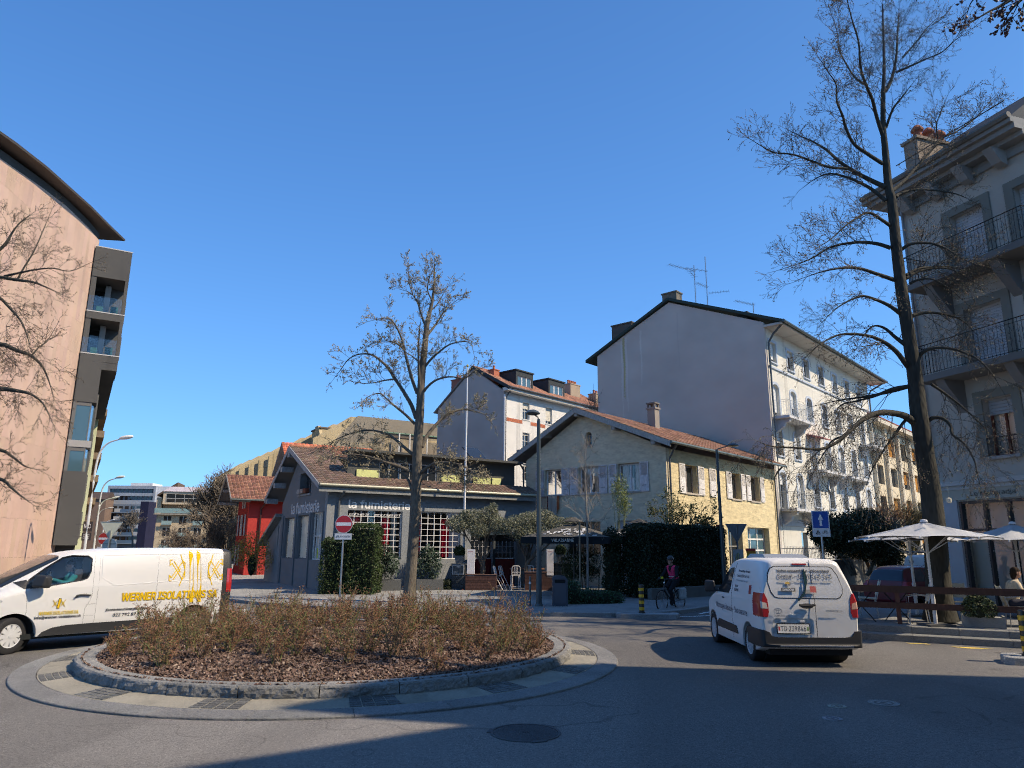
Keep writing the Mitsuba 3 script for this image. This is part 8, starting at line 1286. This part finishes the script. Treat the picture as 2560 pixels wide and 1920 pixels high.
m = MB((.05, .055, .06), sv); an = np.linspace(0, 2 * np.pi, 30)[:-1]; rear_poly(m, affinity.scale(Point(.835, 1.055).buffer(1, 16), .12, .045), .006, (.30, .31, .32)); P_ = [(.69, 1.075), (.78, 1.065), (.9, 1.07), (.975, 1.08)]; Q = np.array([[0, -l, z] for l, z in smooth_line([(*p, 0) for p in P_], 4)[:, :2]]); Q[:, 0] = lean(Q) - .045; m.tube(Q, .022, 8); part(S, 'door_handle', m, 'blackplastic')
m = MB((.015, .05, .055), sv); wp = [(.70, 1.145), (.75, 1.20), (.80, 1.235), (.835, 1.30), (.86, 1.40), (.885, 1.46), (.89, 1.55), (.875, 1.66), (.865, 1.70), (.85, 1.64), (.845, 1.5), (.85, 1.42), (.83, 1.34), (.79, 1.27), (.72, 1.19), (.685, 1.155)]; pg = Polygon(wp); rear_poly(m, pg, .026, (.015, .045, .05)); rear_poly(m, pg, .012, (.01, .02, .02)); Q = np.array([[0, -l, z] for l, z in wp + wp[:1]], float); Q[:, 0] = lean(Q) - .02; m.tube(Q, .009, 5, (.012, .03, .035)); part(S, 'rear_wiper', m, 'palg')
m = MB((.25, .25, .26), sv); e = lambda a, b, dx=0, dz=0: affinity.scale(Point(.305 + dx, .965 + dz).buffer(1, 16), a, b, origin=(.305 + dx, .965 + dz)); 
for a, b, dx, dz, w in ((.072, .05, 0, 0, .010), (.022, .046, 0, -.001, .009), (.052, .018, 0, .026, .009)): o = e(a, b, dx, dz); rear_poly(m, o.difference(e(a - w, b - w, dx, dz)), .010)
rear_text(m, 'TOYOTA', .235, .865, .035, .19, .008, bold=True); rear_text(m, 'PROACE', 1.17, .955, .036, .22, .008, bold=True); rear_text(m, 'CITY', 1.40, .955, .026, .08, .008); rear_poly(m, affinity.scale(Point(.47, .88).buffer(1, 10), .03, .011), .008, (.2, .2, .2)); part(S, 'badge', m, 'chrome', kind='stuff')
CW = [(1.98, 1.28), (2.02, 1.36), (1.93, 1.62), (1.97, 1.68), (2.25, 1.665), (2.5, 1.58), (2.78, 1.43), (3.0, 1.27), (2.95, 1.17), (2.3, 1.14), (2.08, 1.16)]
CW = [(2.05, 1.15), (1.95, 1.24), (1.90, 1.60), (1.95, 1.67), (2.25, 1.655), (2.55, 1.555), (2.85, 1.36), (3.02, 1.24), (2.95, 1.13)]
side_patch('side_window', CW, 'darkglass', g=.005); side_patch('windscreen', [(2.62, 1.80), (3.36, 1.30), (3.30, 1.20), (2.58, 1.66)], 'darkglass', g=.006) if 0 else None
side_patch('sill_trim', [(1.50, .44), (1.58, .55), (2.9, .57), (3.04, .48), (3.02, .40), (1.5, .40)], 'blackplastic', g=.012); side_patch('fuel_seam', [(1.83, .3), (1.83, 1.78), (1.835, 1.78), (1.835, .3)], 'blackplastic', g=.004)
tx = MB((.11, .11, .12)); 
def stx(txt, t, z, h, w, c=None, **k): Bv.text(tx, txt, t, z, h, .010, w, c=c, flip=True, **k)
stx('Votre ensemblier-décorateur', 1.55, 1.60, .04, .75, bold=True); stx('Gratuit 0800 543 543', 1.58, 1.50, .05, .78); stx('Rideaux Rollo Plissés', 1.58, 1.42, .026, .75, (.25, .25, .25)); stx('SUN', 1.62, 1.30, .04, .18, bold=True); stx('SHADOW', 1.65, 1.22, .05, .28, bold=True); stx('Montage rideaux – Sur mesure', 3.05, .80, .11, 2.25, (.10, .10, .12), bold=False)
tx.v = [sv(v) for v in tx.v]; part(S, 'lettering', tx, 'pal', kind='stuff')
m = MB((.30, .06, .05)); q = [(.72, 1.22), (.58, 1.22), (.58, 1.38), (.72, 1.38)]; m.add(sv(Bv.on(q, .006)), [[0, 1, 2, 3]]); part(S, 'side_picture', m, 'pal')
m = MB(fr=sv); hull = m3.Manifold.batch_hull([m3.Manifold.sphere(.045, 14).translate([x, y, z]) for x, y, z in ((2.98, .06, 1.16), (3.06, .19, 1.16), (3.04, .19, 1.32), (2.96, .08, 1.32), (3.2, .16, 1.2))]); m.mani(hull); m.tube([(3.0, -.08, 1.13), (3.02, .1, 1.18)], .03, 6); part(S, 'door_mirror', m, 'blackplastic', 40)
m = MB((.03, .03, .03)); m.tube(sv(Bv.on([(2.36, 1.035), (2.48, 1.04)], .018)), .014, 6); part(S, 'door_handle', m, 'blackplastic')
for t_, d_ in ((.83, -.015), (3.42, -.015), (.83, -WW + .23), (3.42, -WW + .23)): wheel(S, sv, t_, .322, d_, .322, 'many', width=.20)
for t_ in (.83, 3.42): m = MB((.01, .01, .01), sv); m.tube([(t_, -.22, .34), (t_, -WW + .22, .34)], .365, 24); part(S, 'wheel_well', m, 'pal')
m = MB((.012, .012, .012), sv); m.box(.12, 3.9, -WW + .15, -.15, .2, .34); m.tube([(.25, -.9, .3), (.3, -1.35, .28)], .05, 8); part(S, 'underbody', m, 'pal')
m = MB((.20, .21, .22), sv); m.hexa([(.9, -.45, 1.872), (2.0, -.40, 1.84), (2.0, -WW + .4, 1.84), (.9, -WW + .45, 1.872)], [(1.2, -.5, 1.955), (1.9, -.46, 1.95), (1.9, -WW + .46, 1.95), (1.2, -WW + .5, 1.955)]); part(S, 'roof_hatch', m, 'palg', 40)
# ---- parked cars behind the terrace
RC_ = thing('red_car', 'dark red parked car behind the terrace railing, beside the small white van', 'car'); rv = Fr(12.05, 25.3, 60, -1)
C1 = Body(rv, 1.62, [(0, .4, .80, .70, .74, .55, .7), (.05, .32, .96, .76, .79, .62, .86), (.3, .25, 1.36, .79, .80, .56, .9), (.55, .22, 1.47, .79, .81, .55, .92), (1.2, .2, 1.50, .80, .81, .56, .92), (1.9, .2, 1.46, .80, .81, .56, .92), (2.4, .2, 1.28, .80, .81, .58, .92), (2.9, .2, 1.02, .80, .80, .64, .88), (3.5, .22, .92, .76, .77, .6, .8), (3.75, .35, .75, .62, .66, .4, .62)], n=40); bd = C1.m
for t_ in (.65, 3.05): bd = bd - m3.Manifold.cylinder(2.4, .32, .32, 32).rotate([90, 0, 0]).translate([t_, .3, .3])
C1.put(RC_, 'body', bd, 'redpaint', smooth=30); C1.put(RC_, 'rear_window', C1.patch(C1.rear_prism([(.22, 1.02), (.20, 1.05), (.30, 1.38), (1.32, 1.38), (1.42, 1.05), (1.40, 1.02)], -.3, .8), .006), 'darkglass')
for m_ in (0, 1):
    for pts in ([(.62, 1.0), (.60, 1.32), (.75, 1.38), (1.25, 1.40), (1.25, 1.0)], [(1.32, 1.0), (1.32, 1.40), (1.75, 1.36), (2.3, 1.08), (2.32, 1.0)]): C1.put(RC_, 'side_window', C1.patch(C1.prism(pts, (-.3 if not m_ else -1.62 - .3), (.2 if not m_ else -1.35)), .006), 'darkglass')
for l in ((.02, .2), (1.42, 1.6)): C1.put(RC_, 'tail_light', C1.patch(C1.rear_prism([(l[0], .78), (l[0], 1.0), (l[1], 1.0), (l[1], .78)], -.2, .4), .01), 'lens')
m = MB(fr=rv); m.mani(m3.Manifold.batch_hull([m3.Manifold.sphere(.05, 10).translate([x, y, 1.08]) for x, y in ((2.2, -1.70), (2.28, -1.86))])); part(RC_, 'door_mirror', m, 'blackplastic', True)
for t_ in (.65, 3.05):
    for d_ in (-.02, -1.42): wheel(RC_, rv, t_, .29, d_, .29, 'ten', width=.18)
PV = thing('parked_van', 'white parked van with roof rack and small print on its rear, behind the red car', 'van'); pv = Fr(15.75, 29.6, 62, -1)
C2 = Body(pv, 1.75, [(0, .42, 1.72, .78, .82, .62, 1.1), (.04, .34, 1.78, .83, .85, .66, 1.1), (.3, .25, 1.82, .86, .87, .68, 1.1), (1.5, .2, 1.83, .86, .87, .70, 1.1), (2.2, .2, 1.78, .86, .87, .68, 1.08), (2.7, .2, 1.55, .86, .87, .66, 1.05), (3.2, .2, 1.15, .86, .86, .7, 1.0), (4.0, .25, .95, .8, .8, .6, .8), (4.2, .36, .75, .6, .62, .4, .6)], n=40); C2.put(PV, 'body', C2.m, 'carpaint', smooth=30)
C2.put(PV, 'side_window', C2.patch(C2.prism([(1.7, 1.1), (1.7, 1.62), (2.3, 1.58), (2.9, 1.15)], -2.2, -1.45), .006), 'darkglass'); C2.put(PV, 'tail_light', C2.patch(C2.rear_prism([(1.58, .85), (1.58, 1.45), (1.8, 1.45), (1.8, .85)], -.2, .4), .01), 'lens'); m = MB((.08, .08, .09), pv); v, f = text_shape('TOP', .09, True); m.add(np.stack([-.012 - v[:, 2], -(.35 + v[:, 0]), 1.5 + v[:, 1]], 1), f)
for z, w in ((1.40, .8), (1.34, .5), (1.28, .7), (1.2, .6)): m.box(-.012, -.008, -.3 - w, -.3, z, z + .012, (.3, .28, .3))
part(PV, 'lettering', m, 'pal', kind='stuff'); m = MB((.03, .03, .03), pv); m.box(-.03, 0, -1.0, -.75, 1.0, 1.04); part(PV, 'door_handle', m, 'blackplastic'); m = MB((.16, .165, .17), pv); m.tube([(.15, -.2, 1.94), (.15, -1.55, 1.94)], .02, 5); m.tube([(1.4, -.2, 1.94), (1.4, -1.55, 1.94)], .02, 5); m.tube([(.1, -.22, 1.9), (2.0, -.22, 1.9)], .018, 5); m.tube([(.1, -1.53, 1.9), (2.0, -1.53, 1.9)], .018, 5); part(PV, 'roof_rack', m, 'metal')
for t_ in (.75, 3.3):
    for d_ in (.0, -1.55): wheel(PV, pv, t_, .3, d_, .3, 'ten', width=.18)
# ---------------------------------------------------------------- people
def skin_of(bones, res=.025, it=10, sub=None):
    """One smooth surface over bones given as ((p, r), (q, s))."""
    ms = [m3.Manifold.batch_hull([m3.Manifold.sphere(r, 16).translate(list(map(float, p))), m3.Manifold.sphere(s, 16).translate(list(map(float, q)))]) for (p, r), (q, s) in bones]
    u = m3.Manifold.batch_boolean(ms, m3.OpType.Add)
    if sub is not None: u = u - sub
    q = u.refine_to_length(res).to_mesh(); t = trimesh.Trimesh(q.vert_properties[:, :3], q.tri_verts, process=True); trimesh.smoothing.filter_taubin(t, iterations=it); return t
def hand_bones(w, d, up_, side, s=1., grip=.9):
    """Palm, four bent fingers and a thumb from the wrist w along d; the palm faces -up_."""
    w, d, up_ = (np.asarray(q, float) for q in (w, d, up_)); d = d / np.linalg.norm(d); up_ = up_ - d * (up_ @ d); up_ /= np.linalg.norm(up_); x = np.cross(d, up_) * side; B = []
    for k, (o, L) in enumerate(((-.030, .068), (-.010, .078), (.010, .074), (.029, .058))):
        k0 = w + d * .085 * s + x * o * s; B.append(((w + d * .015 * s + x * o * .55 * s, .017 * s), (k0, .0135 * s))); p, a = k0, 0.
        for j, f in enumerate((.46, .32, .22)): a += grip * (.75, .85, .5)[j]; q = p + (d * math.cos(a) - up_ * math.sin(a)) * L * f * s; B.append(((p, (.0105, .0092, .0082)[j] * s), (q, (.0092, .0082, .0072)[j] * s))); p = q
    t0 = w + d * .03 * s - x * .032 * s; t1 = t0 + (d * .55 - x * .6 - up_ * .35 * grip) * .042 * s; t2 = t1 + (d * .75 - x * .05 - up_ * .6 * grip) * .034 * s; B += [((t0, .015 * s), (t1, .0115 * s)), ((t1, .0115 * s), (t2, .0085 * s))]; return B
def head_parts(key, c, fwd, skin, hair, hair_len=.0, s=1., tilt=0., helmet=False):
    c = np.asarray(c, float); f = np.asarray(fwd, float); f = f / np.linalg.norm(f); z = np.array([0, 0, 1.]); f = f - z * (f @ z) ; f /= np.linalg.norm(f); l = np.cross(z, f); P_ = lambda a, b, h: c + (f * a + l * b + z * h) * s
    t = skin_of([((P_(-.01, 0, .045), .088 * s), (P_(.005, 0, .03), .085 * s)), ((P_(.03, 0, -.03), .062 * s), (P_(.045, 0, -.075), .038 * s)), ((P_(.082, 0, .0), .010 * s), (P_(.098, 0, -.025), .013 * s)), ((P_(.07, -.025, .022), .02 * s), (P_(.07, .025, .022), .02 * s)), ((P_(.0, .083, -.01), .016 * s), (P_(-.008, .086, .02), .018 * s)), ((P_(.0, -.083, -.01), .016 * s), (P_(-.008, -.086, .02), .018 * s)), ((P_(.075, -.018, -.055), .012 * s), (P_(.075, .018, -.055), .012 * s)), ((P_(-.02, 0, -.06), .055 * s), (P_(-.035, 0, -.14), .055 * s))], .014 * s, 6); m = MB(skin); m.tm(t); part(key, 'head', m, 'pal', True)
    m = MB((.02, .015, .012))
    for b in (-.03, .03): m.add(trimesh.creation.icosphere(1, .010 * s).vertices + P_(.083, b, .008), trimesh.creation.icosphere(1, .010).faces)
    m.tube([P_(.083, -.022, -.056), P_(.088, 0, -.058), P_(.083, .022, -.056)], .004 * s, 4, (.22, .07, .06)); part(key, 'face', m, 'pal')
    if not helmet:
        cut = m3.Manifold.cube([.3, .4, .25], True).translate([.155, 0, -.085]); t = skin_of([((np.array([-.018, 0, .05]), .100), (np.array([-.005, 0, .045]), .097)), ((np.array([-.055, 0, .0]), .078), (np.array([-.06, 0, -.05 - hair_len]), .06))], .02, 5, cut); v = np.asarray(t.vertices); v = c + (v[:, :1] * f + v[:, 1:2] * l + v[:, 2:] * z) * s; m = MB(hair); m.add(v, t.faces); part(key, 'hair', m, 'bark', True)
    else:
        v = trimesh.creation.icosphere(3, 1.0); q = v.vertices * [.135, .105, .10]; keep = (q[v.faces].mean(1)[:, 2] > -.028); q = c + (q[:, :1] * f + q[:, 1:2] * l + q[:, 2:] * z) * s + z * .068 * s - f * .01; m = MB((.018, .02, .024)); m.add(q, v.faces[keep])
        for b in (-.045, 0, .045): m.tube([P_(.10, b, .115), P_(.0, b, .175), P_(-.11, b, .12)], .012, 5, (.10, .11, .12))
        m.tube([P_(.04, .08, .03), P_(.035, .05, -.09), P_(.035, -.05, -.09), P_(.04, -.08, .03)], .006, 4); part(key, 'helmet', m, 'palg', True)
# driver of the lettered van
D_ = thing('person', 'driver in a teal top with one hand on the steering wheel of the lettered van', 'person'); w3_ = lambda t, d, z: tv.at(t, d, z)
J = dict(hip=w3_(.98, -.5, .92), ch=w3_(1.06, -.5, 1.32), nk=w3_(1.05, -.5, 1.47), sl=w3_(1.07, -.31, 1.40), sr=w3_(1.07, -.69, 1.40), el=w3_(.93, -.24, 1.26), hl=w3_(.705, -.40, 1.345), er=w3_(.93, -.78, 1.22), hr=w3_(.70, -.64, 1.34), kl=w3_(.55, -.38, .98), kr=w3_(.55, -.62, .98))
t_ = skin_of([((J['hip'], .14), (J['ch'], .155)), ((J['ch'], .13), (J['nk'], .06)), ((J['sl'], .075), (J['sr'], .075)), ((J['sl'], .068), (J['el'], .052)), ((J['el'], .05), (J['hl'], .034)), ((J['sr'], .068), (J['er'], .052)), ((J['er'], .05), (J['hr'], .034))]); m = MB((.03, .16, .18)); m.tm(t_); part(D_, 'torso', m, 'canvas', True)
t_ = skin_of([((J['hip'], .12), (J['kl'], .07)), ((J['hip'], .12), (J['kr'], .07))]); m = MB((.03, .035, .05)); m.tm(t_); part(D_, 'trousers', m, 'canvas', True); head_parts(D_, w3_(1.03, -.5, 1.60), -tv.u, (.36, .21, .15), (.05, .03, .02))
m = MB((.42, .25, .18)); m.tm(skin_of(hand_bones(J['hl'], -tv.u + [0, 0, .2], np.array([0, 0, 1.]), 1, 1., .8) + hand_bones(J['hr'], -tv.u + [0, 0, .2], np.array([0, 0, 1.]), -1, 1., .8), .006, 4)); part(D_, 'hand', m, 'pal', True)
# cyclist
bk = Fr(5.36, 24.56, -135, 1); bq = lambda f, l, z: bk.at(f, -l, z)   # f forwards, l to the rider's left
Y_ = thing('bicycle', 'dark bicycle with a pale rear pannier, ridden along in front of the ivy hedge', 'bicycle')
def tyre(key, f, z, r):
    an = np.linspace(0, 2 * np.pi, 33); m = MB((.02, .02, .02)); m.tube([bq(f + r * math.cos(a), 0, z + r * math.sin(a)) for a in an], .018, 8, caps=False); k = part(key, 'wheel', m, 'rubber', True); m = MB((.25, .26, .27)); m.tube([bq(f + (r - .03) * math.cos(a), 0, z + (r - .03) * math.sin(a)) for a in an], .010, 6, caps=False)
    for a in np.linspace(0, 2 * np.pi, 21)[:-1]: m.tube([bq(f, .02, z), bq(f + (r - .03) * math.cos(a), 0, z + (r - .03) * math.sin(a))], .0022, 3)
    part(k, 'rim', m, 'metal')
tyre(Y_, -.45, .345, .335); tyre(Y_, .60, .345, .335); m = MB((.03, .03, .034))
for a, b, r in (((-.2, 0, .82), (0, 0, .28), .017), ((0, 0, .28), (.45, 0, .70), .02), ((-.16, 0, .74), (.43, 0, .82), .017), ((.43, 0, .86), (.60, 0, .345), .016), ((-.45, .04, .345), (0, .03, .28), .011), ((-.45, -.04, .345), (-.16, -.02, .74), .010), ((-.45, .04, .345), (-.16, .02, .74), .010), ((.42, 0, .84), (.39, 0, 1.02), .014), ((-.65, 0, .72), (-.2, 0, .74), .010)): m.tube([bq(*a), bq(*b)], r, 7)
part(Y_, 'frame', m, 'palg'); m = MB((.02, .02, .02)); m.tube([bq(*p) for p in ((.30, .30, 1.03), (.36, .22, 1.04), (.39, 0, 1.03), (.36, -.22, 1.04), (.30, -.30, 1.03))], .013, 6); part(Y_, 'handlebar', m, 'palg'); m = MB((.02, .02, .02)); m.hexa([bq(-.36, .08, .84), bq(-.36, -.08, .84), bq(-.08, -.02, .86), bq(-.08, .02, .86)], [bq(-.36, .09, .89), bq(-.36, -.09, .89), bq(-.08, -.025, .89), bq(-.08, .025, .89)]); part(Y_, 'saddle', m, 'palg'); m = MB((.1, .1, .1)); m.tube([bq(0, .06, .28), bq(.14, .06, .20)], .010, 5); m.tube([bq(0, -.06, .28), bq(-.14, -.06, .36)], .010, 5); m.box(.08, .2, -.16, -.07, .185, .205, fr=bk); m.box(-.2, -.08, .07, .16, .35, .37, fr=bk); m.lathe([(.09, -.01), (.09, .01), (0, .01)], bq(0, -.04, .28), 16, axis=bk.n); part(Y_, 'pedal_crank', m, 'metal')
for l in (.12, -.12): m = MB((.34, .37, .37)); t_ = skin_of([((bq(-.55, l, .66), .07), (bq(-.36, l, .66), .07)), ((bq(-.57, l, .66), .075), (bq(-.55, l, .42), .085)), ((bq(-.36, l, .66), .07), (bq(-.38, l, .42), .08)), ((bq(-.55, l, .42), .085), (bq(-.38, l, .42), .08)), ((bq(-.46, l, .6), .085), (bq(-.46, l, .45), .09))], .03, 6); m.tm(t_); part(Y_, 'pannier', m, 'canvas', True, label='pale grey pannier bag')
m = MB((.7, .7, .66)); m.add(trimesh.creation.icosphere(2, .028).vertices + bq(.44, 0, .92), trimesh.creation.icosphere(2, 1).faces); part(Y_, 'front_lamp', m, 'palg', True); m = MB((.4, .38, .02)); m.box(.40, .43, .05, .13, 1.04, 1.11, fr=bk); part(Y_, 'bell', m, 'pal')
C_ = thing('person', 'cyclist in dark clothes with a black helmet and bright pink safety vest, on a bicycle', 'person')
hip, ch, nk = bq(-.2, 0, .98), bq(-.06, 0, 1.33), bq(-.02, 0, 1.46); hands = [bq(.31, s * .27, 1.06) for s in (1, -1)]; sh = [bq(-.05, s * .18, 1.39) for s in (1, -1)]; el = [bq(.08, s * .27, 1.14) for s in (1, -1)]; wr = [bq(.245, s * .265, 1.075) for s in (1, -1)]
kn = [bq(.24, .11, .70), bq(.10, -.11, .80)]; an_ = [bq(.08, .11, .30), bq(-.16, -.11, .46)]; toe = [bq(.20, .12, .235), bq(-.04, -.12, .385)]
B_ = [((hip, .135), (ch, .14)), ((ch, .125), (nk, .06)), ((sh[0], .07), (sh[1], .07))]
for i in (0, 1): B_ += [((sh[i], .068), (el[i], .05)), ((el[i], .05), (wr[i], .033)), ((hip + (bq(0, (1, -1)[i] * .08, 0) - bq(0, 0, 0)), .105), (kn[i], .068)), ((kn[i], .066), (an_[i], .042)), ((an_[i], .045), (toe[i], .034))]
m = MB((.018, .019, .023)); m.tm(skin_of(B_)); part(C_, 'clothed_body', m, 'canvas', True)
cut = m3.Manifold.batch_hull([m3.Manifold.sphere(.02, 8).translate(list(map(float, bq(.25, l, z)))) for l, z in ((0, 1.14), (.10, 1.55), (-.10, 1.55))] + [m3.Manifold.sphere(.02, 8).translate(list(map(float, bq(-.08, l, z)))) for l, z in ((0, 1.34), (.07, 1.55), (-.07, 1.55))]); armcut = m3.Manifold.batch_boolean([m3.Manifold.batch_hull([m3.Manifold.sphere(.085, 12).translate(list(map(float, bq(-.05 + u, s * (.23 + .05), 1.36 - u)))) for u in (0, .1)]) for s in (1, -1)], m3.OpType.Add)
m = MB((.62, .05, .13)); m.tm(skin_of([((hip + [0, 0, .02], .150), (ch, .158)), ((ch, .145), (bq(-.03, 0, 1.42), .09)), ((sh[0] * .8 + sh[1] * .2, .085), (sh[1] * .8 + sh[0] * .2, .085))], .02, 5, cut + armcut + m3.Manifold.cube([3, 3, 1.0]).translate([4, 23, 0.0]))); part(C_, 'safety_vest', m, 'canvas', True, label='bright pink safety vest'); m = MB((.45, .45, .42)); an = np.linspace(0, 6.28, 25); m.tube([bq(-.15, 0, 1.10) + (bk.u * math.cos(a) + bk.n * math.sin(a)) * .158 for a in an], .014, 4); part(C_, 'reflective_band', m, 'pal')
head_parts(C_, bq(.02, 0, 1.60), bk.u + bk.n * .1, (.30, .18, .13), (.04, .03, .02), helmet=True); m = MB((.03, .03, .032)); m.tm(skin_of(hand_bones(wr[0], hands[0] - wr[0], np.array([0, 0, 1.]), 1) + hand_bones(wr[1], hands[1] - wr[1], np.array([0, 0, 1.]), -1), .006, 4)); part(C_, 'gloved_hand', m, 'pal', True)
# guest at the terrace
G_ = thing('person', 'dark-haired guest in a pale sweater seated on a cream chair at the terrace', 'person'); gf = Fr(11.95, 17.5, 112, 1, TZ_); q_ = lambda f, l, z: gf.at(f, -l, z)
hip, ch, nk = q_(-.1, 0, .56), q_(.0, 0, .92), q_(.05, 0, 1.06); m = MB((.52, .44, .32)); el = [q_(.12, .26, .74), q_(.12, -.26, .74)]; wr = [q_(.36, .16, .76), q_(.36, -.16, .76)]; B_ = [((hip, .155), (ch, .165)), ((ch, .14), (nk, .062)), ((q_(.02, .17, .98), .078), (q_(.02, -.17, .98), .078))]
for i in (0, 1): B_ += [((q_(.02, (.17, -.17)[i], .98), .076), (el[i], .058)), ((el[i], .056), (wr[i], .04))]
m.tm(skin_of(B_)); part(G_, 'sweater', m, 'canvas', True); m = MB((.05, .05, .07)); B_ = []
for l in (.1, -.1): B_ += [((q_(-.08, l, .54), .11), (q_(.36, l, .53), .075)), ((q_(.36, l, .53), .07), (q_(.34, l, .10), .045)), ((q_(.33, l, .07), .045), (q_(.48, l, .045), .035))]
m.tm(skin_of(B_)); part(G_, 'trousers', m, 'canvas', True); head_parts(G_, q_(.08, 0, 1.22), gf.u - gf.n * .1, (.40, .24, .17), (.030, .018, .012), .05); m = MB((.42, .26, .19)); m.tm(skin_of(hand_bones(wr[0], gf.u + [0, 0, .1], np.array([0, 0, 1.]), 1, 1., .5) + hand_bones(wr[1], gf.u + [0, 0, .1], np.array([0, 0, 1.]), -1, 1., .5), .006, 4)); part(G_, 'hand', m, 'pal', True)
